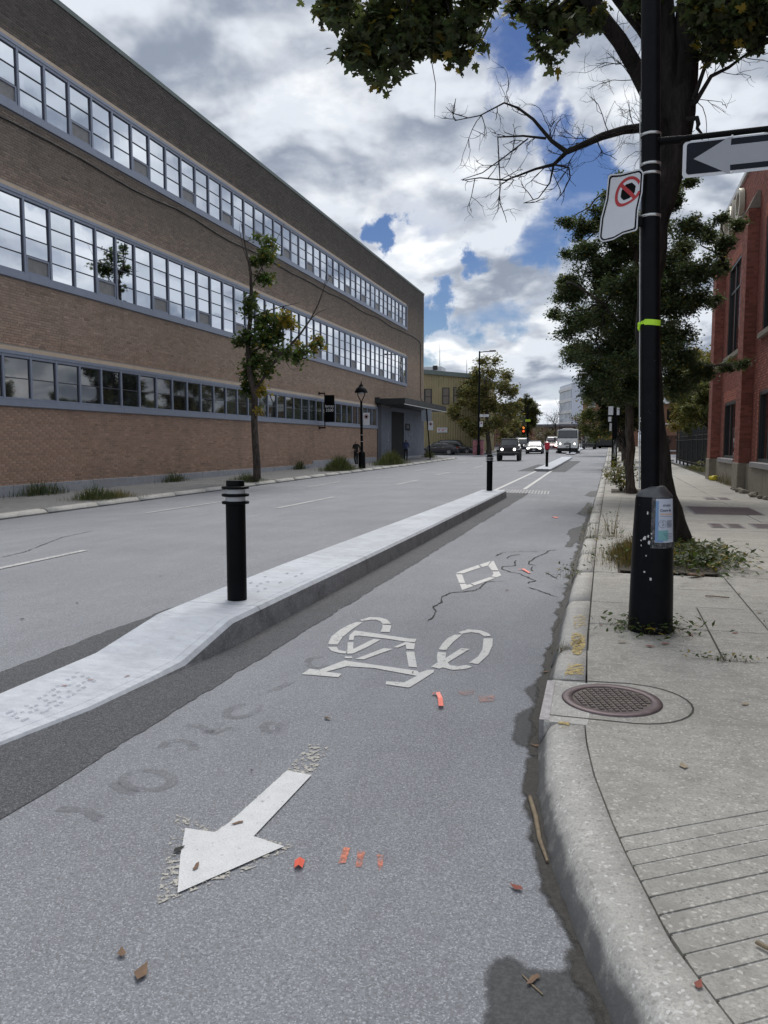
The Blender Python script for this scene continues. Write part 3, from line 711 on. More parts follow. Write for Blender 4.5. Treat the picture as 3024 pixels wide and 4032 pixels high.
# ------------------------------------------------------------------ manhole, plates
mh = thing('manhole', 'round rusty iron manhole cover set in the corner sidewalk', 'manhole cover', (.04, 4.43, .153))
m = MB(); m.lathe([(.215, .004), (.218, .010), (.268, .010), (.275, .003), (.275, -.01)], 48, cap=False); m.build('rim', MT['iron_rim'], mh)
m = MB(); m.lathe([(.214, .003), (.214, -.02)], 48); m.build('cover', MT['iron'], mh)
m = MB(); c = .036
for i in range(-6, 7):
    for j in range(-6, 7):
        x, y = i * c, j * c
        if math.hypot(x, y) < .195:
            a = R(20); m.box((x * math.cos(a) - y * math.sin(a), x * math.sin(a) + y * math.cos(a), .0055), (.026, .026, .007), rz=a, taper=.85)
o = m.build('raised_studs', MT['iron'], mh); o['kind'] = 'stuff'
m = MB(); pts = [(-.40, -.34), (.12, -.345)] + [(.10 + .33 * math.cos(R(a)), .0 + .345 * math.sin(R(a))) for a in range(-75, 80, 12)] + [(.10, .345), (-.40, .30)]
P3 = [Vector((x, y, .0015)) for x, y in pts]
A = []; B = []
for i, p in enumerate(P3):
    t = (P3[min(i + 1, len(P3) - 1)] - P3[max(i - 1, 0)]).normalized(); A.append(p + Vector((-t.y, t.x, 0)) * .006); B.append(p - Vector((-t.y, t.x, 0)) * .006)
m.strip(A, B); m.build('collar_joint', MT['joint'], mh)
m = MB(); m.prism([(-.365, -.43), (-.315, -.43), (-.33, .26), (-.375, .26)], -.12, .004); m.build('edge_plate', MT['steel_edge'], mh)
m = MB(); m.prism([(-.34, -.44), (-.12, -.44), (-.10, .285), (-.35, .285)], -.12, .0005); m.build('edge_slab', MT['kerb'], mh)
PLG = 'utility plates in the right sidewalk'
def plate(label, x0, x1, y0, y1, bars, sk=0.0):
    t = thing('utility_plate', label, 'cover plate', (x0, y0, .154), group=PLG)
    m = MB(); m.prism([(0, 0), (x1 - x0, sk), (x1 - x0, y1 - y0 + sk), (0, y1 - y0)], 0, .003); m.build('frame', MT['grate'], t)
    m = MB(); n = bars
    for i in range(n):
        yy = .03 + (y1 - y0 - .06) * (i + .5) / n; m.box(((x1 - x0) / 2, yy + sk / 2, .0045), (x1 - x0 - .08, (y1 - y0) / n * .45, .004))
    m.build('ridge_pattern', MT['iron_rim'], t)
plate('large grey ribbed utility cover plate in the sidewalk slabs', 1.68, 3.05, 16.9, 18.9, 22, .1)
plate('small dark plate paired with another just before the large ribbed plate', 1.71, 1.95, 14.25, 14.98, 6); plate('second small dark plate of the pair before the large ribbed plate', 2.0, 2.26, 14.3, 15.02, 6)
plate('outer small dark plate nearest the building wall before the ribbed plate', 2.42, 2.95, 14.35, 15.15, 6)
plate('small grey plate beyond the large ribbed plate on the kerb side', 2.40, 2.68, 21.4, 22.2, 5); plate('small grey plate beyond the large ribbed plate on the wall side', 2.74, 3.02, 21.45, 22.3, 5)

# ------------------------------------------------------------------ left-hand sidewalk
KX = -14.05
lk = thing('kerb', 'broken concrete kerb stones along the far side of the street', 'kerb', kind='structure')
ys = list(np.arange(-12, 72.5, 2.05)); FX = -17.5
for i, (a, b) in enumerate(zip(ys[:-1], ys[1:])):
    mb = MB(); rws = []
    for y in np.linspace(a + .02, b - .02, 4):
        g = G(KX, y); e = random.uniform(-.02, .02); k = random.uniform(-.012, .012)
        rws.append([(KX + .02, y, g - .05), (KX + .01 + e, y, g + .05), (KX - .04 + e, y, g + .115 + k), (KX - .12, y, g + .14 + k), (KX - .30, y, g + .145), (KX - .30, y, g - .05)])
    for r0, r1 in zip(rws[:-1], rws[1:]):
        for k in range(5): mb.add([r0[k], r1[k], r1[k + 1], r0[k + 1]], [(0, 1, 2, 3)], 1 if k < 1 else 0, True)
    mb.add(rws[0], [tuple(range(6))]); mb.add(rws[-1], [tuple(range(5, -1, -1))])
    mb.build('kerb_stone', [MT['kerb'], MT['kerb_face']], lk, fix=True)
lw = thing('sidewalk', 'dusty grey concrete sidewalk along the long brown brick building', 'sidewalk', kind='structure')
def LZ(x, y): return G(-14, y) + .145 + .018 * max(0, (KX - .3 - x))
for a, b in zip(ys[:-1], ys[1:]):
    mb = MB(); P = [(KX - .31, a + .008), (KX - .31, b - .008), (FX - .02, b - .008), (FX - .02, a + .008)]
    mb.add([(x, y, LZ(x, y)) for x, y in P] + [(x, y, LZ(x, y) - .15) for x, y in P], [(3, 2, 1, 0)] + [(i, (i + 1) % 4, 4 + (i + 1) % 4, 4 + i) for i in range(4)])
    mb.build('slab', MT['sidewalk_far'], lw, fix=True)
mb = MB(); yj = [-12, 0, 15, 33, 54, 72]; mb.strip([(KX - .05, y, G(-14, y) + .10) for y in yj], [(FX, y, G(-14, y) + .13) for y in yj]); mb.build('joint_filling', MT['joint'], lw)
mb = MB(); ang = [R(a) for a in range(0, 91, 10)]; ye = ys[-1]
arc = [(KX - 3 + 3 * math.cos(a), ye + 2.6 * math.sin(a)) for a in ang]
poly = arc + [(-26, ye + 2.6), (-26, ye), ]
mb.add([(x, y, G(-14, min(y, 74)) + .14) for x, y in poly] + [(x, y, G(-14, min(y, 74)) - .05) for x, y in poly], [tuple(range(len(poly)))] + [((i + 1) % len(poly), i, len(poly) + i, len(poly) + (i + 1) % len(poly)) for i in range(len(poly))])
mb.build('corner_slab', MT['sidewalk_far'], lw, fix=True)
fw = MB(); Y2 = [87.5, 95, 105, 120, 150, 200, 300]
arc = [(KX, y, G(-14, y) + .14) for y in Y2]; far = [(-17.2, y, G(-14, y) + .16) for y in Y2]
fw.strip(arc, far); fw.strip([(x + .01, y, z - .2) for x, y, z in arc], arc); fw.sheet([(KX, 87.5, G(-14, 87.5) - .02), (KX, 87.5, G(-14, 87.5) + .14), (-60, 87.5, G(-14, 87.5) + .14), (-60, 87.5, G(-14, 87.5) - .02)])
fw.sheet([(-17.2, 87.5, G(-14, 87.5) + .14), (-60, 87.5, G(-14, 87.5) + .14), (-60, 92, G(-14, 92) + .14), (-17.2, 92, G(-14, 92) + .16)])
tag(fw.build('sidewalk', MT['sidewalk_far']), 'pale sidewalk on the far corner beyond the side street', 'sidewalk', kind='structure')

# ------------------------------------------------------------------ bricks
def brick_mat(name):
    k = NT(name); c = k.attr('col')
    c = k.mix(k.math('MULTIPLY', k.ramp(k.noise(38, 4, .7), .4, .75), .35), c, k.mix(.5, c, (.05, .045, .04)))
    c = k.mix(k.math('MULTIPLY', k.ramp(k.noise(.45, 5, .65), .45, .75), .4), c, k.mix(.5, c, (.20, .18, .16)))
    c = k.mix(k.math('MULTIPLY', k.ramp(k.noise(.8, 5, .7, k.scaled((1, 1, .25))), .5, .72), .45), c, k.mix(.6, c, (.06, .055, .05)))
    k.bump(k.noise(90, 3, .6), .35, .004)
    return k.set(c, .9, spec=.2)
MT['brick'] = brick_mat('fired_brick')
MT['mortar_grey'] = plain('grey_mortar', (.34, .31, .29), .95, .15, 8, bump=.3)
MT['mortar_red'] = plain('pink_mortar', (.22, .12, .095), .95, .2, 8, bump=.3)
def brick_wall(root, X, sgn, y0, y1, z0, z1, holes, bl, bh, gap, color, proud, near, count=300, header_every=0, zfun=None):
    """running bond on the plane x = X facing sgn; the bricks nearest to `near` are parts of their own, the rest one mesh"""
    B = []; row = 0; z = z0
    while z < z1 - .02:
        h = min(bh, z1 - z - .001); hdr = header_every and row % header_every == header_every - 1
        L = bl * (.5 if hdr else 1); y = y0 - (L * .5 if row % 2 else 0)
        cuts = [(a, b) for a, b, c, d in holes if z + h > c + .004 and z < d - .004]
        while y < y1 - .01:
            a, b = max(y, y0), min(y + L - gap, y1); ok = True
            for ca, cb in cuts:
                if a >= ca - .001 and b <= cb + .001: ok = False
                elif a < ca < b: b = ca
                elif a < cb < b: a = cb
            if ok and b - a > .02 and (zfun is None or z > zfun((a + b) / 2)): B.append((a, b, z, z + h - gap))
            y += L
        z += bh; row += 1
    B = np.array(B); n = len(B)
    r = np.random.default_rng(int(abs(X) * 10) + n)
    cols = np.array([color((a + b) / 2, (c + d) / 2) for a, b, c, d in B]); cols *= np.clip(r.normal(1, .10, (n, 1)), .6, 1.4)
    pr = proud + r.uniform(-.003, .003, n)
    vol = np.stack([B[:, 0], B[:, 1], B[:, 2], B[:, 3]], 1)
    d = np.hypot((B[:, 0] + B[:, 1]) / 2 - near[0], (B[:, 2] + B[:, 3]) / 2 - near[1])
    full = (B[:, 1] - B[:, 0]) > (bl - gap) * .95
    order = np.argsort(np.where(full, d, 1e9))[:count]; single = np.zeros(n, bool); single[order] = True
    def mesh(idx, nm, cl):
        m = len(idx); V = np.zeros((m, 8, 3)); b = B[idx]
        ch = .004
        for k, (iy, iz, f) in enumerate(((0, 2, 0), (1, 2, 0), (1, 3, 0), (0, 3, 0), (0, 2, 1), (1, 2, 1), (1, 3, 1), (0, 3, 1))):
            V[:, k, 1] = b[:, iy] + (ch * (1 if iy == 0 else -1) if f else 0); V[:, k, 2] = b[:, iz] + (ch * (1 if iz == 2 else -1) if f else 0); V[:, k, 0] = X + sgn * (pr[idx] if f else -.004)
        fc = np.array([(4, 5, 6, 7), (0, 1, 5, 4), (1, 2, 6, 5), (2, 3, 7, 6), (3, 0, 4, 7)])
        if sgn < 0: fc = fc[:, ::-1]
        Fq = (fc[None] + (np.arange(m) * 8)[:, None, None]).reshape(-1, 4)
        me = bpy.data.meshes.new(nm); me.from_pydata(V.reshape(-1, 3).tolist(), [], Fq.tolist())
        at = me.attributes.new('col', 'FLOAT_COLOR', 'POINT'); c4 = np.ones((m * 8, 4), np.float32); c4[:, :3] = np.repeat(cl, 8, 0)
        at.data.foreach_set('color', c4.ravel()); me.materials.append(MT['brick']); me.update(); return me
    rest = np.where(~single)[0]
    o = bpy.data.objects.new('brickwork', mesh(rest, 'brickwork', cols[rest])); COL.objects.link(o); o.parent = root; o['kind'] = 'stuff'
    # shared meshes for the single bricks: one size, a few shades
    shades = []; i0 = order[0]; b0 = B[i0].copy(); dy, dz_ = b0[1] - b0[0], b0[3] - b0[2]
    for sidx in range(6):
        pick = order[sidx * 7 % len(order)]
        save = B[i0].copy(); B[i0] = (-dy / 2, dy / 2, -dz_ / 2, dz_ / 2); me = mesh(np.array([i0]), 'brick', cols[pick][None]); B[i0] = save
        me.transform(Matrix.Translation((-X, 0, 0))); shades.append(me)
    for i in order:
        o = bpy.data.objects.new('brick', shades[int(i) % 6]); COL.objects.link(o); o.parent = root
        o.location = (X, (B[i, 0] + B[i, 1]) / 2, (B[i, 2] + B[i, 3]) / 2)
    return n

# ------------------------------------------------------------------ long brown brick building
def win_mats():
    k = NT('sky_mirror_glass'); orr = k.objrand()
    k.bump(k.noise(1.6, 2, .5), .05, .02)
    MT['glass_hi'] = k.set(k.mix(k.ramp(orr, 0, 1), (.56, .60, .66), (.72, .76, .82)), .03, 1.0)
    k = NT('dark_window_glass'); k.bump(k.noise(1.2, 2, .5), .06, .02)
    col = k.mix(k.ramp(k.noise(.6, 3, .6), .45, .6), (.012, .013, .015), (.05, .06, .055))
    k.b.inputs['IOR'].default_value = 1.9
    MT['glass_lo'] = k.set(col, .03, 0, .9)
win_mats()
MT['frame'] = plain('blue_grey_aluminium', (.235, .265, .34), .5, .08, 4, metal=.25)
MT['frame_dark'] = plain('dark_gasket', (.05, .055, .075), .6, .1)
MT['lintel'] = plain('buff_stone_lintel', (.52, .42, .32), .85, .1, 3, bump=.2)
MT['sash'] = plain('vent_sash_panel', (.19, .19, .19), .45, .2, 5)
MT['coping'] = plain('green_grey_coping', (.14, .17, .165), .6, .15, 3, metal=.3)
MT['panel_grey'] = plain('blue_grey_painted_panel', (.115, .13, .165), .7, .25, 1.6, bump=.1)
MT['canopy'] = plain('black_metal_canopy', (.03, .035, .036), .5, .2, 3, metal=.3)
MT['soffit'] = plain('white_canopy_edge', (.55, .56, .55), .6, .1)
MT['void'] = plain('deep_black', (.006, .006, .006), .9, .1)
MT['black'] = plain('black_paint', (.0025, .003, .004), .45, .25, 5, spec=.10)
MT['white_sign'] = plain('white_sign_face', (.62, .64, .68), .45, .05, 3)
MT['wire'] = plain('black_cable', (.02, .02, .022), .6, .1)
bb = thing('brick_building', 'long three-storey brown brick building with three bands of windows', 'building', (0, 0, 0))
BY0, BY1, ROOF = 6.0, 73.0, 15.70
ROWS = [(3.0, 4.20, 57.3, 2, 'glass_lo'), (6.86, 9.04, 66.3, 4, 'glass_hi'), (11.78, 13.40, 66.3, 3, 'glass_hi')]
holes = [(0, 57.6, 2.72, 4.52), (0, 66.6, 6.58, 9.40), (0, 66.6, 11.50, 13.78), (57.6, 73.2, -1, 4.95)]
zf = lambda y: .33
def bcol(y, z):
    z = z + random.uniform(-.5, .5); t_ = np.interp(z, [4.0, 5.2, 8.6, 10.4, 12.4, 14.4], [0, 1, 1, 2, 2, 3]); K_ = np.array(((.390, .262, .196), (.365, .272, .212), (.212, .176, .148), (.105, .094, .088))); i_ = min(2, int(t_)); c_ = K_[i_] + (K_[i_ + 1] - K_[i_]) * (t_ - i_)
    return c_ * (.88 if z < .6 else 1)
m = MB(); m.span((FX - 9, BY0, -.4), (FX, BY1, ROOF)); m.build('wall', MT['mortar_grey'], bb)
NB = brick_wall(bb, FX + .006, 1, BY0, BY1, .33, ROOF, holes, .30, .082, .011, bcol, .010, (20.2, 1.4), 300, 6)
# end wall by the side street
m = MB(); m.span((FX - 9, BY1, 0), (FX + .012, BY1 + .12, ROOF)); m.build('end_wall', MT['mortar_grey'], bb)
m = MB(); m.span((FX - 9.1, BY0, ROOF + .002), (FX + .05, BY1 + .16, ROOF + .16)); m.build('roof_coping', MT['coping'], bb)
for i, y in enumerate(np.arange(BY0, 57.2, 1.9)):
    top = .33 if y < 43 else .55; m = MB(); m.span((FX - .1, y + .006, -.5), (FX + .045, min(y + 1.9, 57.5) - .006, top + random.uniform(-.006, .006)), bev=.012); m.build('plinth_block', MT['plinth'], bb)
PIT = 1.163; YST = 20.30 - 12 * PIT
npane = 0
for (g0, g1, yend, rows, gm_) in ROWS:
    # continuous fascia, sill band and buff lintel
    for y in np.arange(YST, yend - .1, PIT * 4):
        ye_ = min(y + PIT * 4, yend + .12)
        m = MB(); m.span((FX + .002, y + .004, g1 + .10), (FX + .085, ye_ - .004, g1 + .20)); m.build('fascia_panel', MT['frame'], bb)
        m = MB(); m.span((FX + .002, y + .004, g0 - .265), (FX + .10, ye_ - .004, g0 - .065)); m.build('sill_panel', MT['frame'], bb)
    m = MB(); m.span((FX + .002, YST, g1 + .203), (FX + .035, yend + .12, g1 + .335)); m.build('lintel', MT['lintel'], bb)
    m = MB(); m.span((FX + .002, yend + .122, g0 - .265), (FX + .10, yend + .235, g1 + .20)); m.build('end_jamb', MT['frame'], bb)
    nb = int(round((yend - YST) / PIT)); pit = (yend - YST) / nb
    for b in range(nb):
        y = YST + b * pit; cy = y + pit / 2
        vent = rows > 2 and (b % 3 == (2 if rows == 3 else 0))
        m = MB(); t = .085
        m.span((FX + .003, y - t / 2 + .0, g0 - .06), (FX + .07, y + t / 2, g1 + .098)); m.span((FX + .0035, y + t / 2, g1 + .012), (FX + .062, y + pit - t / 2, g1 + .096)); m.span((FX + .0035, y + t / 2, g0 - .058), (FX + .062, y + pit - t / 2, g0 - .004))
        m.span((FX + .0032, y + t / 2, g0 - .004), (FX + .030, y + t / 2 + .03, g1 + .012), 1); m.span((FX + .0032, y + pit - t / 2 - .03, g0 - .004), (FX + .030, y + pit - t / 2, g1 + .012), 1)
        m.span((FX + .0031, y + t / 2 + .03, g1 - .022), (FX + .030, y + pit - t / 2 - .03, g1 + .012), 1)
        zz = np.linspace(g0, g1 - .02, rows + 1)
        for z in zz[1:-1]: m.span((FX + .003, y + t / 2 + .03, z - .014), (FX + .036, y + pit - t / 2 - .03, z + .014), 1)
        if vent:
            a, c = y + t / 2 + .03, y + pit - t / 2 - .03; z1 = zz[1] - .014
            m.span((FX + .0036, a, g0 - .003), (FX + .052, a + .05, z1)); m.span((FX + .0036, c - .05, g0 - .003), (FX + .052, c, z1)); m.span((FX + .0037, a + .05, g0 - .003), (FX + .052, c - .05, g0 + .05)); m.span((FX + .0037, a + .05, z1 - .05), (FX + .052, c - .05, z1))
        wo = m.build('window', [MT['frame'], MT['frame_dark']], bb)
        if y < 14: near_ = False
        else: near_ = y < 40
        def pane(za, zb, mat):
            r1, r2 = random.uniform(-.004, .004), random.uniform(-.004, .004); a, c = y + t / 2 + .028, y + pit - t / 2 - .028
            p = MB(); p.sheet([(FX + .012 - r1, a, za), (FX + .012 + r1, c, za), (FX + .012 + r1 + r2, c, zb), (FX + .012 - r1 + r2, a, zb)])
            p.build('pane', mat, wo)
        if near_:
            for k in range(rows): pane(zz[k], zz[k + 1], MT['sash'] if vent and k == 0 else MT[gm_])
        else:
            if vent: pane(zz[0], zz[1], MT['sash']); pane(zz[1], zz[-1], MT[gm_])
            else: pane(zz[0], zz[-1], MT[gm_])
# entrance: painted panels, black recess, canopy
m = MB(); m.span((FX + .004, 58.5, -.2), (FX + .09, 61.45, 4.5)); m.span((FX + .004, 65.5, -.2), (FX + .09, 73.0, 4.6)); m.span((FX + .0045, 61.45, 4.25), (FX + .088, 65.5, 4.6)); m.build('entrance_panel', MT['panel_grey'], bb)
m = MB(); m.span((FX + .003, 57.62, -.2), (FX + .07, 58.5, 4.6)); m.build('entrance_jamb', MT['frame_dark'], bb)
m = MB(); m.span((FX + .001, 61.45, -.2), (FX + .02, 65.5, 4.25)); m.build('doorway', MT['void'], bb)
m = MB(); m.span((FX + .092, 65.5, -.2), (FX + .14, 73.0, .48)); m.build('plinth_block', MT['plinth'], bb)
m = MB(); m.span((FX + .002, 57.3, 4.62), (FX + 2.3, 72.9, 5.05)); m.build('canopy', MT['canopy'], bb)
for i in range(7):
    m = MB(); a = 57.32 + i * 2.222; m.span((FX + 2.302, a + .01, 4.68), (FX + 2.33, a + 2.2, 5.09)); m.build('canopy_panel', MT['canopy'], bb)
m = MB(); m.span((FX + 2.28, 57.25, 4.575), (FX + 2.34, 72.95, 4.63)); m.build('canopy_edge', MT['soffit'], bb)
m = MB(); m.span((FX + .004, 57.0, 4.70), (FX + .4, 57.25, 5.12)); m.build('canopy_bracket', MT['canopy'], bb)
# number plaque beside the doorway and its faint scrawl
m = MB(); m.span((FX + .092, 65.9, 2.75), (FX + .11, 67.5, 3.35)); pq = m.build('plaque', MT['black'], bb)
MX = lambda x, y, z: Matrix(((0, 0, 1, x), (1, 0, 0, y), (0, 1, 0, z), (0, 0, 0, 1)))       # lettering on a wall facing +x
text_part('plaque_number', '3500', .42, MT['frame'], pq, MX(FX + .112, 66.7, 3.06))
MT['scrawl'] = paint_mat('chalky_graffiti', (.34, .36, .42), .47, .06, 9, False)
def scrawl(name, strokes, w, mat, parent, Mf):
    mb = MB()
    for s_ in strokes:
        for a, b in zip(s_[:-1], s_[1:]):
            a = Vector(a); b = Vector(b); d = (b - a).normalized() * w; nn = Vector((-d.y, d.x)); mb.sheet([Mf(p) for p in (a - d * .4 + nn, a - d * .4 - nn, b + d * .4 - nn, b + d * .4 + nn)])
    return mb.build(name, mat, parent)
r_ = random.Random(3)
def tagstrokes(n, w, h):
    out = []; 
    for i in range(n):
        cx = w * (i + .5) / n; out.append([(cx + r_.uniform(-.5, .5) * w / n, r_.uniform(0, h)) for _ in range(r_.choice((3, 4)))])
    return out
scrawl('graffiti', tagstrokes(4, 2.2, 1.0), .05, MT['scrawl'], bb, lambda p: (FX + .093, 66.4 + p.x, 1.75 + p.y)); scrawl('graffiti', tagstrokes(3, 1.2, .6), .04, MT['scrawl'], bb, lambda p: (FX + .093, 66.3 + p.x, 1.15 + p.y))
scrawl('graffiti', [[(.1, .05), (.6, .2)], [(.15, .3), (.55, .45), (.15, .55)], [(.2, .7), (.6, .75), (.3, .95)], [(.15, 1.1), (.6, 1.2)], [(.2, 1.3), (.5, 1.5), (.6, 1.25)]], .035, MT['scrawl'], bb, lambda p: (FX + .093, 60.1 + p.x, 1.1 + p.y))
# cable along the facade
pts = [(FX + .06, 6, 11.15)]
for y in np.arange(8, 66.3, 1.5): pts.append((FX + .06, y, 11.22 - .09 * abs(math.sin((y - 20) * .33)) + .05 * math.sin(y * .9)))
pts += [(FX + .06, 68.5, 11.25), (FX + .06, 70.9, 11.15), (FX + .08, 71.5, 10.9), (FX + .08, 71.6, 8), (FX + .08, 71.6, 6.0), (FX + .1, 71.8, 5.7), (FX + .2, 72.4, 5.55)]
m = MB(); m.tube(pts, .03, 6); m.build('cable', MT['wire'], bb)
m = MB(); m.lathe([(.05, 0), (.13, .05), (.13, .3), (.05, .34)], 12, (FX + .25, 72.3, 5.5), axis='Y'); m.build('wall_lamp', MT['black'], bb)
# blade sign
sg = thing('blade_sign', 'black blade sign with white lettering projecting from the brown brick wall', 'sign', (FX, 45.2, 0))
pl, pr_ = aty(1280, 1600, 45.2), aty(1316.5, 1600, 45.2); zt, zb = aty(1280, 1556, 45.2).z, aty(1280, 1662, 45.2).z
x0, x1 = pl.x - FX, pr_.x - FX
m = MB(); m.span((x0, -.06, zb), (x1, .06, zt), bev=.01); m.build('panel', MT['black'], sg)
m = MB(); m.tube([(x0 - .02, 0, zb - .35), (x0 - .02, 0, zt + .12)], .035, 8); m.tube([(.02, 0, zt + .12), (x0, 0, zt + .12)], .04, 8); m.tube([(.02, 0, zb - .35), (x0, 0, zb - .35)], .04, 8); m.build('bracket', MT['black'], sg)
m = MB(); m.span((.0, -.1, zt + .04), (.05, .1, zt + .2)); m.span((.0, -.1, zb - .43), (.05, .1, zb - .27)); m.build('wall_plate', MT['black'], sg)
MF = lambda x, y, z: Matrix(((1, 0, 0, x), (0, 0, -1, y), (0, 1, 0, z), (0, 0, 0, 1)))       # lettering facing the camera side (-y)
MT['letter_white'] = plain('white_lettering', (.8, .8, .82), .5, .03)
text_part('lettering', 'lemay', .255, MT['letter_white'], sg, MF((x0 + x1) / 2 + .01, -.063, zb + .98))
text_part('lettering', '3500', .26, MT['letter_white'], sg, MF((x0 + x1) / 2 + .01, -.063, zb + .72))
# ------------------------------------------------------------------ red brick building on the right
RB = thing('red_brick_building', 'red brick building with piers, tall dark windows and concrete plinth', 'building')
RX = WALLX + .12; RY0, RY1, RTOP = 4.0, 35.0, 10.45
k_ = 1.114        # the heights above were read on a nearer plane; scale about the eye
def zz_(z): return EYE + (z - EYE) * k_
def yy_(y): return y * k_
MT['win_black'] = plain('black_window_frame', (.02, .021, .023), .45, .1)
k = NT('shop_glass'); k.bump(k.noise(.9, 2, .5), .05, .02); k.b.inputs['IOR'].default_value = 1.85; MT['glass_shop'] = k.set((.014, .015, .017), .03, 0, 1.0)
BAY = 7.15; W0 = yy_(25.45); WW = 3.6
wins = []
for b in range(-3, 1):
    y = W0 + b * BAY
    wins += [(y, y + WW, zz_(1.12), zz_(2.94)), (y, y + WW, zz_(4.46), zz_(7.40))]
m = MB(); yb_s = sorted(set([RY0, RY1] + [w_[0] for w_ in wins] + [w_[1] for w_ in wins])); zb_s = sorted(set([-.2, RTOP] + [w_[2] for w_ in wins] + [w_[3] for w_ in wins]))
for ya, yb in zip(yb_s[:-1], yb_s[1:]):
    for za, zb in zip(zb_s[:-1], zb_s[1:]):
        if not any(w_[0] - .01 < ya and yb < w_[1] + .01 and w_[2] - .01 < za and zb < w_[3] + .01 for w_ in wins): m.sheet([(RX + .015, ya, za), (RX + .015, ya, zb), (RX + .015, yb, zb), (RX + .015, yb, za)])
for a, b, c, d in wins:
    for P in ([(RX + .015, a, c), (RX + .3, a, c), (RX + .3, a, d), (RX + .015, a, d)], [(RX + .015, b, c), (RX + .3, b, c), (RX + .3, b, d), (RX + .015, b, d)], [(RX + .015, a, d), (RX + .3, a, d), (RX + .3, b, d), (RX + .015, b, d)], [(RX + .015, a, c), (RX + .3, a, c), (RX + .3, b, c), (RX + .015, b, c)]): m.sheet(P)
m.sheet([(RX + 12, RY0, -.2), (RX + 12, RY1, -.2), (RX + 12, RY1, RTOP), (RX + 12, RY0, RTOP)]); m.sheet([(RX + .015, RY0, -.2), (RX + 12, RY0, -.2), (RX + 12, RY0, RTOP), (RX + .015, RY0, RTOP)]); m.sheet([(RX + .28, RY0, -.2), (RX + .28, RY1, -.2), (RX + .28, RY1, RTOP), (RX + .28, RY0, RTOP)])
m.build('wall', MT['mortar_red'], RB)
def rcol(y, z):
    for a, b, c, d in wins:
        if a - .25 < y < b + .25 and d < z < d + .42: return np.array((.40, .145, .105))
    return np.array((.285, .104, .082)) if (int(y * 7 + z * 3) % 5) else np.array((.235, .088, .072))
holes = [(a, b, c, d) for a, b, c, d in wins]
brick_wall(RB, RX + .008, -1, RY0, RY1 - .01, .99, RTOP, holes, .215, .077, .011, rcol, .010, (24.5, 2.5), 300, 0)
piers = [W0 + b * BAY - 2.45 for b in range(-3, 2)]
for y in piers:
    y1 = min(y + 1.0, RY1 - .02); top = zz_(7.9)
    m = MB(); m.span((RX - .32, y, 1.0), (RX - .004, y1, top)); p_ = m.build('pier', MT['mortar_red'], RB)
    # bricks on the pier: three faces wrapped in courses, joined
    V = []; Fc = []; C_ = []; rgl = random.Random(int(y * 10)); z = 1.0; row = 0
    while z < top - .05:
        for face in ('f', 's', 'n'):
            L = y1 - y if face == 'f' else .316; a = -(.107 if row % 2 else 0)
            while a < L - .02:
                s0, s1 = max(a, 0), min(a + .204, L)
                if s1 - s0 > .02:
                    e = .008 + rgl.uniform(-.002, .002); base = len(V); zt = z + .066
                    if face == 'f': q4 = [(RX - .32 - e, y + s, h) for s, h in ((s0, z), (s1, z), (s1, zt), (s0, zt))]; i4 = [(RX - .31, y + s, h) for s, h in ((s0, z), (s1, z), (s1, zt), (s0, zt))]
                    elif face == 's': q4 = [(RX - .32 + s, y - e, h) for s, h in ((s0, z), (s1, z), (s1, zt), (s0, zt))]; i4 = [(a_, y + .01, h) for a_, _, h in q4]
                    else: q4 = [(RX - .32 + s, y1 + e, h) for s, h in ((s0, z), (s1, z), (s1, zt), (s0, zt))]; i4 = [(a_, y1 - .01, h) for a_, _, h in q4]
                    V += q4 + i4; Fc += [tuple(base + i for i in f) for f in ((0, 1, 2, 3), (4, 5, 1, 0), (5, 6, 2, 1), (6, 7, 3, 2), (7, 4, 0, 3))]
                    c = np.array((.285, .104, .082)) * rgl.uniform(.7, 1.25); C_ += [tuple(c) + (1,)] * 8
                a += .215
        z += .077; row += 1
    me = bpy.data.meshes.new('pier_bricks'); me.from_pydata(V, [], Fc); at = me.attributes.new('col', 'FLOAT_COLOR', 'POINT'); at.data.foreach_set('color', np.array(C_, np.float32).ravel()); me.materials.append(MT['brick'])
    o = bpy.data.objects.new('pier_bricks', me); COL.objects.link(o); o.parent = p_; o['kind'] = 'stuff'
    m = MB(); m.prism([(RX - .34, top), (RX - .005, top), (RX - .005, top + .5), (RX - .10, top + .5)], y - .03, y1 + .03, axis='Y'); m.build('pier_cap', MT['plinth_tan'], RB)
    m = MB(); m.span((RX - .36, y - .04, 0.02), (RX - .005, y1 + .04, .998), bev=.02); m.build('pier_base', MT['plinth_tan'], RB)
for i, y in enumerate(np.arange(RY0, RY1, 2.383)):
    m = MB(); m.span((RX - .12, y + .005, 0.0), (RX + .012, min(y + 2.383, RY1) - .005, .985), bev=.012); m.build('plinth_block', MT['plinth_tan'], RB)
m = MB(); m.span((RX - .06, RY0, RTOP + .002), (RX + 12, RY1 + .06, RTOP + .16)); m.build('roof_flashing', MT['soffit'], RB)
m = MB(); m.span((RX + .01, RY1 - .008, 0), (RX + 12, RY1 + .10, RTOP)); m.build('end_wall', MT['mortar_red'], RB)
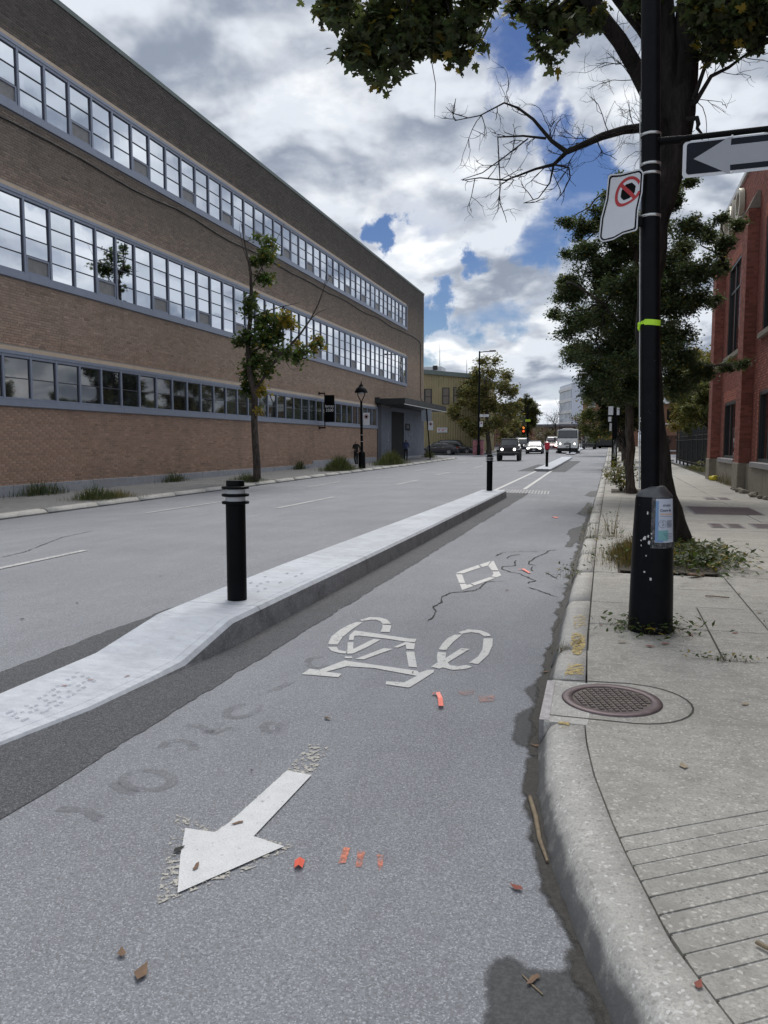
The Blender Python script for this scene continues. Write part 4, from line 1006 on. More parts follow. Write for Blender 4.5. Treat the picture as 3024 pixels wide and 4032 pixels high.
for a, b, c, d in wins:
    m = MB(); dp = .14
    for s in ((a, a + .09), (b - .09, b)): m.span((RX + .02, s[0], c), (RX + dp + .05, s[1], d))
    m.span((RX + .02, a + .09, c), (RX + dp + .05, b - .09, c + .09)); m.span((RX + .02, a + .09, d - .09), (RX + dp + .05, b - .09, d))
    nm = 3
    for i in range(1, nm): y = a + (b - a) * i / nm; m.span((RX + .06, y - .055, c + .09), (RX + dp + .04, y + .055, d - .09))
    if d > 5: m.span((RX + .065, a + .09, c + (d - c) * .7), (RX + dp + .03, b - .09, c + (d - c) * .7 + .07))
    wo = m.build('window', MT['win_black'], RB)
    for i in range(nm):
        y0_, y1_ = a + (b - a) * i / nm + .05, a + (b - a) * (i + 1) / nm - .05; t = random.uniform(-.003, .003)
        p = MB(); p.sheet([(RX + .011 + .09 - t, y0_, c + .08), (RX + .011 + .09 + t, y1_, c + .08), (RX + .011 + .09 + t, y1_, d - .08), (RX + .011 + .09 - t, y0_, d - .08)][::-1]); p.build('pane', MT['glass_shop'], wo)
    m = MB(); m.span((RX - .11 if c > 3 else RX - .18, a - .12, c - .16), (RX + .014, b + .12, c - .003), bev=.012); m.build('sill', MT['plinth_tan'] if c > 3 else MT['steel_edge'], wo)
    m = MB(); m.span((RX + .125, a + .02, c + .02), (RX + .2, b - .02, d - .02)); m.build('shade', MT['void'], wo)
# raised letters under the roof line
lt = thing('wall_letters', 'pale raised capital letters on the red brick wall under the roof', 'sign', (RX - .02, 30, 8.9))
MW = lambda x, y, z: Matrix(((0, 0, -1, x), (-1, 0, 0, y), (0, 1, 0, z), (0, 0, 0, 1)))      # lettering on a wall facing -x
MT['letter_edge'] = plain('cream_letter_metal', (.50, .47, .38), .45, .08, metal=.2)
for ch, y in (('O', yy_(26.3)), ('M', yy_(27.75)), ('C', yy_(29.0)), ('E', yy_(30.2))):
    text_part('letter', ch, 1.5, MT['letter_edge'], lt, MW(-.09, y - 30, zz_(8.8) - 8.9), depth=.08)
m = MB(); m.prism([(-.02, -.5), (-.42, -.42), (-.42, -.2), (-.02, .15)], yy_(24.3) - 30, yy_(24.75) - 30, axis='Y'); tl = m.build('flood_lamp', MT['plinth_tan'], lt)

# ------------------------------------------------------------------ yellow corrugated building and what stands behind
YB = thing('corrugated_building', 'mustard corrugated metal building with dark windows on the side street', 'building')
YY = 91.0
def yp(pts): return [aty(*p, YY) for p in reg(1600, 1300, 2.074, pts)]
(a, b, c, d) = yp([(145, 340), (510, 372), (560, 990), (600, 990)])
xl, xr, z1, z2 = a.x - 9, c.x + .3, a.z + .6, b.z - .12
def roofz(x): return a.z + (b.z - a.z) * (x - a.x) / (b.x - a.x)
MT['yellow'] = plain('mustard_steel_siding', (.31, .265, .15), .6, .15, .8, metal=.1)
holes = [[(q_.x, q_.z) for q_ in yp([p0, p1])] for p0, p1 in (((150, 480), (205, 608)), ((295, 470), (350, 605)), ((385, 466), (437, 603)))]
def corr(face, u0, u1, top, holes, zb=.2):
    mb = MB(); w = .30; u = u0; i = 0
    while u < u1:
        for (s, e, dd0, dd1) in ((0, .10, .0, .0), (.10, .14, .0, .05), (.14, .26, .05, .05), (.26, .30, .05, .0)):
            ua, ub = u + s, min(u + e, u1); segs = [(zb, None)]
            for (h0, h1) in holes:
                if ub > h0[0] and ua < h1[0]: segs = [(zb, h1[1]), (h0[1], None)]
            for s0, s1 in segs:
                P = []
                for uu, dd, zz in ((ua, dd0, s0), (ub, dd1, s0), (ub, dd1, top(ub) if s1 is None else s1), (ua, dd0, top(ua) if s1 is None else s1)): P.append(face(uu, dd, zz))
                mb.sheet(P)
        u += w
    return mb
corr(None or (lambda u, d_, z: (u, YY - d_, z)), xl, xr, roofz, holes).build('front_siding', MT['yellow'], YB)
corr(lambda u, d_, z: (xr + d_ + .02, YY + u, z), 0, 13, lambda u: roofz(xr), []).build('side_siding', MT['yellow'], YB)
m = MB(); m.prism([(xl, 0), (xr - .02, 0), (xr - .02, roofz(xr) - .05), (xl, roofz(xl) - .05)], YY + .06, YY + 13, axis='Y'); m.build('core', MT['mortar_grey'], YB)
m = MB(); m.prism([(xl - .3, roofz(xl - .3) - .25), (xr + .35, roofz(xr + .35) - .25), (xr + .35, roofz(xr + .35) + .25), (xl - .3, roofz(xl - .3) + .25)], YY - .35, YY + 13.3, axis='Y'); m.build('roof', MT['coping'], YB)
for h0, h1 in holes:
    m = MB(); x0, x1, zt, zb = h0[0], h1[0], h0[1], h1[1]; f = .08
    m.span((x0 - .02, YY - .09, zb), (x0 + f, YY - .005, zt)); m.span((x1 - f, YY - .09, zb), (x1 + .02, YY - .005, zt)); m.span((x0 + f, YY - .09, zt - f), (x1 - f, YY - .005, zt)); m.span((x0 + f, YY - .09, zb), (x1 - f, YY - .005, zb + f)); m.span((x0 + f, YY - .08, (zt + zb) / 2 - .04), (x1 - f, YY - .01, (zt + zb) / 2 + .04))
    wo = m.build('window', MT['win_black'], YB)
    for za, zc in ((zb + f, (zt + zb) / 2), ((zt + zb) / 2, zt - f)):
        p = MB(); p.sheet([(x0, YY - .03, za), (x1, YY - .03, za), (x1, YY - .03, zc), (x0, YY - .03, zc)]); p.build('pane', MT['glass_shop'], wo)
n0, n1 = yp([(253, 795), (336, 837)])
ns = thing('notice_board', 'white notice board with red and grey lines on the mustard siding', 'sign', (n0.x, YY - .08, 0))
m = MB(); m.span((0, -.04, n1.z), (n1.x - n0.x, 0, n0.z)); m.build('board', MT['white_sign'], ns)
MT['red_print'] = plain('red_print', (.45, .05, .06), .6, .05); MT['grey_print'] = plain('grey_print', (.22, .22, .24), .6, .05)
wd, hh = n1.x - n0.x, n0.z - n1.z
m = MB(); m.span((.08 * wd, -.046, n1.z + hh * .85), (.92 * wd, -.042, n1.z + hh * .92)); m.span((.14 * wd, -.046, n1.z + hh * .10), (.86 * wd, -.042, n1.z + hh * .16)); m.build('print_line', MT['grey_print'], ns)
m = MB(); m.span((.32 * wd, -.046, n1.z + hh * .60), (.86 * wd, -.042, n1.z + hh * .68)); m.span((.46 * wd, -.046, n1.z + hh * .38), (.72 * wd, -.042, n1.z + hh * .50)); m.span((.12 * wd, -.046, n1.z + hh * .4), (.26 * wd, -.042, n1.z + hh * .68)); m.build('print_line', MT['red_print'], ns)
u0, u1 = yp([(145, 297), (270, 348)])
ru = thing('rooftop_unit', 'white rooftop ventilation unit on the mustard building', 'air conditioner', (u0.x - .6, YY + 1.2, roofz(u0.x) + .2))
m = MB(); m.span((0, 0, -.1), (u1.x - u0.x + .6, 2.4, u0.z - roofz(u0.x) - .1), bev=.03); m.build('casing', MT['white_sign'], ru)
m = MB(); m.span(((u1.x - u0.x) * .75, -.05, .1), ((u1.x - u0.x) * 1.05, -.002, .62)); m.build('louvre', MT['win_black'], ru)
for px, pt, lab in ((1732, 1354, 'thin tall antenna rod on the mustard roof beside the white rooftop unit'), (1838, 1415, 'thin shorter antenna rod on the mustard roof above the street tree')):
    A_ = aty(px, pt, YY + 2); t = thing('antenna', lab, 'antenna', (A_.x, YY + 2, roofz(A_.x)))
    m = MB(); m.tube([(0, 0, 0), (0, 0, A_.z - roofz(A_.x))], [.045, .02], 6); m.build('rod', MT['grate'], t)
    m = MB(); m.lathe([(.12, 0), (.1, .3), (.05, .35)], 10); m.build('foot', MT['grate'], t)
# low reddish building with upright pilasters behind the jeep
LB = thing('low_brick_building', 'low dark reddish brick building with upright pilasters behind the jeep', 'building', (-17.5, 106, .5))
m = MB(); m.span((-9, 0, -.5), (0, 60, 5.6)); m.build('wall', plain('dark_red_brick', (.16, .085, .07), .9, .25, 6), LB)
MT['dark_red'] = plain('dark_red_brick_pier', (.2, .10, .08), .9, .2, 6)
for i in range(16):
    m = MB(); m.span((.003, .4 + i * 1.9, -.5), (.28, 1.1 + i * 1.9, 5.0)); m.build('pilaster', MT['dark_red'], LB)
    m = MB(); m.span((.002, 1.3 + i * 1.9, .9), (.05, 2.1 + i * 1.9, 4.6)); m.build('window', MT['glass_shop'], LB)
m = MB(); m.span((-9.1, -.1, 5.602), (.35, 60.1, 5.9)); m.build('roof', MT['coping'], LB)
m = MB(); m.span((.004, 0, -.5), (.34, 60, .55)); m.build('base_ledge', MT['plinth'], LB)
# white slab block far up the street
def far_block(name, label, px0, px1, pxs, ptop, pbot, Y, matw, floors, cols, glass):
    """front from px0 to px1 running up the street, end wall from px1 to pxs"""
    A = aty(px1, ptop, Y); Bq = aty(pxs, ptop, Y); z0 = G(0, Y) - .5
    t = thing(name, label, 'building', (A.x, Y, z0)); H_ = A.z - z0
    # end wall faces the camera; the long side leaves to the vanishing point with the street
    L = Y * (2405 - px0 - 0) / max(2405 - px1, 1)
    Yf = aty(px0, ptop, Y)
    depth = 40.0
    m = MB(); m.span((0, 0, 0), (Bq.x - A.x, depth, H_)); m.build('wall', matw, t); return t, A, Bq, H_
MT['white_wall'] = plain('white_render', (.62, .66, .76), .7, .05, .1)
MT['white_frame'] = plain('white_concrete_frame', (.70, .71, .72), .7, .05, .2)
WBY = 235.0
c0, c1, c2, cb = aty(2252, 1508, WBY), aty(2206, 1540, WBY), aty(2305, 1515, WBY), aty(2252, 1660, WBY)
wb = thing('white_office_block', 'white four-storey office block with gridded windows far up the street', 'building', (c0.x, WBY, G(0, WBY)))
base = G(0, WBY); HT = c0.z - base; ang = R(16)
dirf = Vector((-math.sin(ang), math.cos(ang)))            # the windowed front runs back to the left
LEN = 16.0
def wpt(s, off): return Vector((dirf.x * s - math.cos(ang) * off, dirf.y * s - math.sin(ang) * off))
m = MB(); P = [(0, 0), (c2.x - c0.x + 6, 4), (c2.x - c0.x + 6 + dirf.x * LEN, 4 + dirf.y * LEN), (dirf.x * LEN, dirf.y * LEN)]
m.prism([tuple(p) for p in P], -1, HT); m.build('wall', MT['white_wall'], wb)
nrow, ncol = 6, 9
MT['office_glass'] = plain('pale_office_glass', (.30, .34, .40), .2, .2, .3)
for r in range(nrow):
    zb = HT - 1.0 - (r + 1) * 3.4
    m = MB(); a_, b_ = wpt(0, .02), wpt(LEN, .02); a2, b2 = wpt(0, .35), wpt(LEN, .35)
    m.prism([tuple(a_), tuple(b_), tuple(b2), tuple(a2)], zb + 2.5, zb + 3.4); m.build('spandrel', MT['white_frame'], wb)
    for cidx in range(ncol):
        s0, s1 = LEN * cidx / ncol + .15, LEN * (cidx + 1) / ncol - .15; m = MB(); a_, b_, b2, a2 = wpt(s0, .03), wpt(s1, .03), wpt(s1, .1), wpt(s0, .1)
        m.prism([tuple(a_), tuple(b_), tuple(b2), tuple(a2)], zb + .05, zb + 2.45); m.build('window', MT['office_glass'], wb)
# brick house with a pale cornice beside the white block, small houses at the end of the street
def house(name, label, x0, x1, Y, depth, ztop, wall, roofm, nwin, nfl, pitched=False):
    b0 = G(0, Y) - .4; t = thing(name, label, 'building', ((x0 + x1) / 2, Y, b0)); w2 = (x1 - x0) / 2; H_ = ztop - b0
    m = MB(); m.span((-w2, 0, 0), (w2, depth, H_)); m.build('wall', wall, t)
    if pitched:
        m = MB(); m.prism([(-w2 - .4, H_ - .1), (w2 + .4, H_ - .1), (0, H_ + w2 * .55)], -.4, depth + .4, axis='Y'); m.build('roof', roofm, t)
    else:
        m = MB(); m.span((-w2 - .4, -.4, H_), (w2 + .4, depth + .3, H_ + .6)); m.build('cornice', roofm, t)
    for f in range(nfl):
        for i in range(nwin):
            cx = -w2 + 2 * w2 * (i + .5) / nwin; cz = H_ * (f + .55) / nfl
            m = MB(); m.span((cx - .55, -.06, cz - .8), (cx + .55, -.003, cz + .8)); wo = m.build('window', MT['glass_shop'], t)
            m = MB(); m.span((cx - .7, -.12, cz - .95), (cx + .7, -.062, cz - .82)); m.build('sill', MT['white_frame'], wo)
    for i in range(4):
        for f in range(nfl):
            cy = depth * (i + .5) / 4; cz = H_ * (f + .55) / nfl; m = MB(); m.span((-w2 - .06, cy - .5, cz - .8), (-w2 - .003, cy + .5, cz + .8)); m.build('window', MT['glass_shop'], t)
    return t
MT['orange_brick'] = plain('orange_brick', (.24, .13, .085), .9, .2, 2); MT['brown_brick'] = plain('brown_brick', (.17, .115, .09), .9, .2, 2); MT['grey_roof'] = plain('grey_roof', (.13, .13, .14), .8, .2, 1)
hx = aty(2318, 1560, 150); house('brick_house', 'orange brick house with pale cornice beyond the right-hand trees', hx.x - 1, hx.x + 9, 150, 14, hx.z, MT['orange_brick'], MT['white_frame'], 3, 4)
hx = aty(2050, 1700, 190); house('brick_house', 'brown brick house closing the view on the left past the traffic light', hx.x - 12, hx.x + 2, 190, 12, aty(2050, 1722, 190).z, MT['brown_brick'], MT['grey_roof'], 5, 2, True)
hx = aty(2140, 1700, 200); house('brick_house', 'low brown brick house behind the bare trees in the middle', hx.x - 5, hx.x + 9, 200, 12, aty(2140, 1680, 200).z, MT['brown_brick'], MT['grey_roof'], 5, 2)
house('brick_house', 'brick shopfront building with pale piers beyond the iron fence', 5.0, 14, 92, 14, 6.0, MT['orange_brick'], MT['white_frame'], 3, 2)
house('brick_house', 'large brown brick house on the right beyond the shopfront', 5.4, 16, 118, 24, 9.0, MT['brown_brick'], MT['grey_roof'], 3, 3)

# ------------------------------------------------------------------ iron fence
fe = thing('iron_fence', 'black iron picket fence beyond the red brick building', 'fence', (4.7, 35.5, .25))
FL = 26.0; MT['fence'] = plain('black_iron', (.022, .024, .027), .5, .2, 6)
for i in range(int(FL / .14)):
    y = i * .14; m = MB() if i == 0 else None
    if i == 0:
        m.span((-.012, -.012, .05), (.012, .012, 1.95)); m.lathe([(.012, 1.95), (.03, 2.0), (0.004, 2.12)], 6, cap=False); pk = m.build('picket', MT['fence'], fe)
    elif i < 170:
        o = pk.copy(); COL.objects.link(o); o.parent = fe; o.location = (0, y, G(4.7, 35.5 + y) - G(4.7, 35.5))
for z in (.2, 1.55, 1.8):
    m = MB(); m.span((-.025, 0, z), (.025, FL, z + .045)); m.build('rail', MT['fence'], fe)
for i in range(10):
    m = MB(); m.span((-.05, i * 2.8 - .05, -.1), (.05, i * 2.8 + .05, 2.15)); m.lathe([(.06, 2.15), (.07, 2.2), (.02, 2.3)], 8, (0, i * 2.8, 0)); m.build('post', MT['fence'], fe)
m = MB(); m.span((.10, 0, .1), (.14, FL, 1.65)); m.build('privacy_screen', plain('dark_mesh_screen', (.016, .017, .019), .9, .2), fe)

# ------------------------------------------------------------------ black lamp post with signs
pb = atz(2563, 2492, .153); PX, PY = pb.x, pb.y + .12
pole = thing('lamp_post', 'black painted steel post with flared scuffed base on the sidewalk', 'post', (PX, PY, .153))
k = NT('scuffed_black_paint'); c = k.mix(k.ramp(k.noise(9, 5, .7), .35, .7), (.002, .0025, .004), (.005, .006, .008))
sc_ = k.math('MULTIPLY', k.ramp(k.noise(17, 6, .75), .665, .70), k.ramp(k.noise(2.2, 3, .5), .48, .62)); c = k.mix(sc_, c, (.45, .46, .46))
k.bump(k.noise(30, 3, .6), .12, .005); MT['pole'] = k.set(c, .42, spec=.12)
m = MB(); m.lathe([(.168, -.02), (.166, .05), (.161, .3), (.151, .75), (.139, 1.02), (.134, 1.04)], 40); m.build('base', MT['pole'], pole)
MT['collar'] = plain('grey_black_collar', (.10, .105, .11), .35, .2, 8, metal=.4)
m = MB(); m.lathe([(.136, 1.042), (.134, 1.052), (.080, 1.117), (.070, 1.122)], 40); m.build('collar', MT['collar'], pole)
p_lo = aty(2560, 1848, PY); p_hi = aty(2563, 100, PY)
dx = (p_hi.x - p_lo.x) / (p_hi.z - p_lo.z); x0 = p_lo.x - PX
def shaft_x(z): return x0 + dx * (z - p_lo.z)             # z in world
def SZ(z): return (shaft_x(z), 0, z - .153)
m = MB(); m.tube([SZ(1.25), SZ(3), SZ(6.2)], [.070, .069, .067], 32); m.tube([SZ(5.15), SZ(5.16), SZ(9.5)], [.067, .077, .076], 32); m.build('shaft', MT['pole'], pole)
def pz(py): return aty(2562, py, PY - .07).z
MT['band'] = plain('steel_band', (.55, .56, .56), .3, .1, 10, metal=.9)
for y_ in (520, 638, 676, 844):
    z = pz(y_); m = MB(); c_ = SZ(z); m.lathe([(.0715, -.010), (.0730, -.010), (.0730, .010), (.0715, .010)], 32, c_, cap=False); m.build('steel_band', MT['band'], pole)
m = MB(); c_ = SZ(pz(862)); m.span((c_[0] - .115, -.035, c_[2] - .035), (c_[0] - .05, .02, c_[2] + .04), bev=.006); m.build('bracket', MT['black'], pole)
m = MB(); m.tube([(x0 - .075, .0, 1.1), (shaft_x(3.0) - .0755, 0, 3.0 - .153), (shaft_x(4.2) - .075, 0, 4.2 - .153)], .0045, 6); m.build('conduit', MT['soffit'], pole)
# neon ribbon tied round the post
zr = pz(1268); rb = thing('neon_ribbon', 'lime green ribbon tied round the black post', 'ribbon', (PX + shaft_x(zr), PY, zr))
MT['neon'] = plain('lime_fabric', (.50, .85, .04), .6, .06, 12)
m = MB(); n = 40; vs = []
for i in range(n):
    q_ = 2 * math.pi * i / n; w = .021 if math.cos(q_ - R(180)) < .7 else .012; z = .004 * math.sin(q_ * 2)
    vs += [(.0725 * math.cos(q_), .0725 * math.sin(q_), z - w), (.0735 * math.cos(q_), .0735 * math.sin(q_), z + w)]
m.add(vs, [(2 * i, (2 * i + 2) % (2 * n), (2 * i + 3) % (2 * n), 2 * i + 1) for i in range(n)], 0, True); m.build('loop', MT['neon'], rb)
m = MB(); m.lathe([(.004, -.018), (.013, -.006), (.013, .006), (.004, .016)], 10, (-.08, -.012, -.004)); m.tube([(-.08, -.012, -.01), (-.083, -.012, -.035), (-.08, -.014, -.055)], [.011, .012, .003], 6); m.build('knot', MT['neon'], rb)
# poster taped to the base
pt = thing('poster', 'blue and white course poster taped to the black post base', 'poster', (PX, PY, .153))
def rbase(z): return float(np.interp(z, [0, .3, .75, 1.02], [.166, .161, .151, .139]))
def on_base(s, z, off): 
    r = rbase(z) + off; q_ = R(-90) + s / .15; return (r * math.cos(q_), r * math.sin(q_), z)
def wrap(poly, off, n=1):
    return [on_base(s, z, off) for s, z in poly]
def curved(mb, s0, s1, z0, z1, off, n=10, mi=0):
    mb.strip([on_base(s0 + (s1 - s0) * i / n, z0, off) for i in range(n + 1)], [on_base(s0 + (s1 - s0) * i / n, z1, off) for i in range(n + 1)], mi, True)
z_t, z_b = aty(2600, 1965, PY - .15).z - .153, aty(2600, 2137, PY - .15).z - .153
s_l = .005; s_r = .165
k = NT('clear_sleeve_film'); MT['film'] = k.set(k.mix(k.ramp(k.noise(30, 5, .7), .45, .7), (.07, .075, .08), (.3, .3, .32)), .15, alpha=.55)
m = MB(); curved(m, s_l - .03, s_r, z_b - .045, z_t + .015, .003); m.build('plastic_sleeve', MT['film'], pt)
MT['paper'] = plain('pale_blue_paper', (.50, .55, .66), .6, .04, 4); MT['paper_blue'] = plain('blue_print_block', (.17, .30, .52), .6, .06, 4); MT['paper_teal'] = plain('teal_print_block', (.18, .40, .42), .6, .06, 4); MT['ink'] = plain('navy_ink', (.02, .025, .08), .7, .05); MT['peach'] = plain('peach_print_block', (.60, .40, .30), .7, .05)
m = MB(); curved(m, s_l, s_r, z_b, z_t, .005); sh = m.build('sheet', MT['paper'], pt)
HH = z_t - z_b
def pr_block(s0, s1, a, b, mat, off=.0062): m = MB(); curved(m, s_l + s0, s_l + s1, z_b + HH * a, z_b + HH * b, off); m.build('print', mat, sh)
pr_block(.0, .022, .05, .95, MT['paper_blue']) ; pr_block(.022, .10, .04, .28, MT['paper_teal'], .0064); pr_block(.0, .06, .01, .06, MT['paper_blue'], .0066); pr_block(.036, .14, .635, .665, MT['peach']); pr_block(.034, .14, .594, .600, MT['ink'])
for i in range(6): pr_block(.088, .14, .49 - i * .028, .495 - i * .028 + .006, MT['ink'])
for i in range(4): pr_block(.055 + .01 * i, .14, .20 - i * .035, .207 - i * .035, MT['ink'])
def bend_text(body, size, s, zrel, mat, bold=True):
    me = text_mesh(body, size, 0.0, 'LEFT', bold)
    for v in me.vertices: v.co = Vector(on_base(s_l + s + v.co.x, z_b + HH * zrel + v.co.y, .0066))
    me.materials.clear(); me.materials.append(mat)
    for p in me.polygons: p.material_index = 0
    o = bpy.data.objects.new('lettering', me); COL.objects.link(o); o.parent = sh
bend_text('STUDIO', .020, .055, .845, MT['ink']); bend_text('Cours de', .026, .032, .735, MT['ink'])
m = MB(); cc = (.052, .43)
for i in range(24):
    a0, a1 = 2 * math.pi * i / 24, 2 * math.pi * (i + 1) / 24
    m.sheet([on_base(s_l + cc[0] + r * math.cos(a), z_b + HH * cc[1] + r * math.sin(a), .0063) for r, a in ((.028, a0), (.030, a0), (.030, a1), (.028, a1))])
for i in range(9):
    u, v = random.uniform(-.015, .012), random.uniform(-.018, .018); m.sheet([on_base(s_l + cc[0] + u + du, z_b + HH * cc[1] + v + dv, .0063) for du, dv in ((0, 0), (.008, .001), (.008, .004), (0, .003))])
m.build('print', MT['ink'], sh)
# torn paper scraps left on the base
m = MB(); rg = random.Random(12)
for i in range(20):
    s = rg.gauss(-.045, .035); z = rg.gauss(.70, .05) if i < 15 else rg.uniform(.3, .95); w = rg.uniform(.003, .009); h = rg.uniform(.004, .014)
    m.sheet([on_base(s + a, z + b, .0025) for a, b in ((-w, -h * .6), (w * .6, -h), (w, h * .5), (rg.uniform(-w, w), h), (-w * .8, h * .4))])
m.build('torn_scrap', MT['litter'], pole)
# no-stopping sign, warped
ns = thing('no_stopping_sign', 'bent white no-stopping sign with red ring strapped to the black post', 'sign', (PX, PY, 0))
TL, TR, BR, BL = aty(2393, 684, PY - .02), aty(2532, 664, PY - .10), aty(2512, 912, PY - .10), aty(2358, 950, PY + .02)
def sgn(u, v, off=0.0):
    """u to the right, v downwards, both 0..1"""
    a = TL.lerp(TR, u); b = BL.lerp(BR, u); p = a.lerp(b, v)
    p = p + Vector((0, .030 * math.sin(math.pi * u) * (1 - .5 * v) + .025 * math.sin(math.pi * v), 0)) + Vector((.012 * math.sin(math.pi * v * 2), 0, -.012 * math.sin(math.pi * 2 * u) * (.4 + v)))
    return (p.x - PX, p.y - PY - off, p.z)
def rrect(u0, v0, u1, v1, r, asp=1.62, n=5):
    P = []
    for cx, cy, a0 in ((u1 - r, v0 + r / asp, -90), (u1 - r, v1 - r / asp, 0), (u0 + r, v1 - r / asp, 90), (u0 + r, v0 + r / asp, 180)):
        for i in range(n + 1): q_ = R(a0 + 90 * i / n); P.append((cx + r * math.cos(q_), cy + r / asp * math.sin(q_)))
    return P
def ringmesh(mb, outer, inner, off):
    n = len(outer); vs = [sgn(u, v, off) for u, v in outer] + [sgn(u, v, off) for u, v in inner]
    mb.add(vs, [(i, (i + 1) % n, n + (i + 1) % n, n + i) for i in range(n)])
def gridfill(mb, outer, off, rings=8):
    cu = sum(p[0] for p in outer) / len(outer); cv = sum(p[1] for p in outer) / len(outer); prev = outer
    for k in range(1, rings):
        t = 1 - k / rings; nxt = [(cu + (u - cu) * t, cv + (v - cv) * t) for u, v in outer]; ringmesh(mb, prev, nxt, off); prev = nxt
    mb.add([sgn(u, v, off) for u, v in prev], [tuple(range(len(prev)))])
def dens(P, k=3): return [(P[i][0] + (P[(i + 1) % len(P)][0] - P[i][0]) * j / k, P[i][1] + (P[(i + 1) % len(P)][1] - P[i][1]) * j / k) for i in range(len(P)) for j in range(k)]
m = MB(); O = dens(rrect(0, 0, 1, 1, .12)); gridfill(m, O, 0); gridfill(m, O, -.004); m.build('plate', MT['white_sign'], ns)
m = MB(); ringmesh(m, dens(rrect(.035, .022, .965, .978, .10)), dens(rrect(.075, .045, .925, .955, .08)), .0022); m.build('border', MT['black'], ns)
cu, cv = .60, .30
def circ(r, n=40): return [(cu + r * math.cos(2 * math.pi * i / n), cv + r / 1.62 * math.sin(2 * math.pi * i / n)) for i in range(n)]
MT['sign_red'] = plain('sign_red', (.42, .025, .03), .45, .08)
m = MB(); gridfill(m, [(cu + .21 * math.cos(R(22.5 + 45 * i)), cv + .21 / 1.62 * math.sin(R(22.5 + 45 * i))) for i in range(8)], .0022, 3); m.build('octagon', MT['black'], ns)
m = MB(); ringmesh(m, circ(.36), circ(.285), .0026); m.build('ring', MT['sign_red'], ns)
m = MB(); d0 = .29 / math.sqrt(2); t_ = .03
m.strip([sgn(cu - d0 + t_ + (2 * d0) * i / 8, cv + (-d0 - t_ + 2 * d0 * i / 8) / 1.62, .003) for i in range(9)], [sgn(cu - d0 - t_ + 2 * d0 * i / 8, cv + (-d0 + t_ + 2 * d0 * i / 8) / 1.62, .003) for i in range(9)]); m.build('slash', MT['sign_red'], ns)
# one-way sign on its bar
a_l = aty(2690, 560, PY); _d = cvec(3024, 522); a_r = aty(3024, 522, (a_l.z - EYE) * _d.y / _d.z)
ow = thing('one_way_sign', 'dark one-way sign with white arrow on a bar from the black post', 'sign', (PX, PY, 0))
zt, zb = aty(2690, 560, PY).z, aty(2690, 702, PY).z; Lw = .92
dirv = Vector((a_r.x - a_l.x, a_r.y - a_l.y)).normalized(); nv = Vector((dirv.y, -dirv.x))
def owp(u, z, off): return (a_l.x - PX + dirv.x * u + nv.x * off, a_l.y - PY + dirv.y * u + nv.y * off, z)
def owsheet(mb, poly, off, mi=0): mb.sheet([owp(u, z, off) for u, z in poly], mi)
Hh = zt - zb
def rr2(u0, z0, u1, z1, r, n=5):
    P = []
    for cx, cy, a0 in ((u1 - r, z1 - r, 0), (u0 + r, z1 - r, 90), (u0 + r, z0 + r, 180), (u1 - r, z0 + r, 270)):
        for i in range(n + 1): q_ = R(a0 + 90 * i / n); P.append((cx + r * math.cos(q_), cy + r * math.sin(q_)))
    return P
m = MB(); owsheet(m, rr2(0, zb, Lw, zt, .03), .0); owsheet(m, rr2(0, zb, Lw, zt, .03), -.003); m.build('plate', MT['white_sign'], ow)
MT['navy'] = plain('weathered_navy_sign', (.004, .007, .015), .4, .5, 6, spec=.2)
m = MB(); owsheet(m, rr2(.026, zb + .022, Lw - .026, zt - .012, .022), .002); m.build('dark_field', MT['navy'], ow)
zc = (zt + zb) / 2; sx = Hh
ar = [(.075, zc), (.075 + .235, zc + .128), (.075 + .25, zc + .12), (.075 + .248, zc + .070), (Lw - .08, zc + .070), (Lw - .08, zc - .068), (.075 + .248, zc - .068), (.075 + .25, zc - .118), (.075 + .235, zc - .125)]
MT['backlit_white'] = plain('dull_backlit_white', (.34, .36, .40), .5, .06, 3); m = MB(); owsheet(m, ar, .004); m.build('arrow', MT['backlit_white'], ow)  # arrow white is greyed to carry the shade of its backlit face
m = MB(); q0 = owp(-.04, zt + .03, -.01); q1 = owp(Lw + .05, zt + .03, -.01); m.tube([(shaft_x(zt) + .03, 0, zt + .02), q0, q1], .022, 8); m.tube([(shaft_x(zt) + .04, -.01, zt + .02), owp(-.02, zt + .025, -.01)], .03, 8); m.build('bar', MT['black'], ow)
m = MB()
for u in (.33, .68):
    for z in (zt + .004, zb + .010): c_ = owp(u, z, .006); m.lathe([(.008, -.002), (.008, .002)], 8, c_, axis='Y')
m.build('bolt', MT['band'], ow)

# ------------------------------------------------------------------ bollards
MT['reflect'] = plain('pale_reflective_band', (.50, .51, .53), .35, .06)
def bollard(label, x, y, z, red=False):
    t = thing('bollard', label, 'bollard', (x, y, z), group='black bollards on the medians')
    m = MB(); m.lathe([(.086, 0), (.086, .86)], 28); m.build('body', MT['black'], t)
    for i in range(3):
        zr = .865 + i * .0655; m = MB(); m.lathe([(.088, zr - .014), (.116, zr - .012), (.119, zr - .006), (.119, zr + .006), (.116, zr + .010), (.088, zr + .012)], 32); m.build('flange', MT['black'], t)
    for i in range(2):
        zr = .865 + i * .0655; m = MB(); m.lathe([(.0865, zr + .013), (.0865, zr + .0505)], 28, cap=False); m.build('reflective_band', MT['reflect'], t)
    m = MB(); m.lathe([(.080, 1.008), (.080, 1.05), (.074, 1.058)], 28); m.build('cap', MT['black'], t)
    m = MB()
    for zz in (.165, .215): m.lathe([(.010, -.002), (.010, .004)], 8, (-.08, -.035, zz), axis='X')
    m.build('bolt', MT['band'], t)
    if red:
        m = MB(); m.lathe([(.10, 1.03), (.14, 1.08), (.15, 1.25), (.16, 1.40), (.12, 1.46)], 12); m.build('red_hood', plain('red_fabric_hood', (.55, .03, .05), .7, .15), t)
    return t
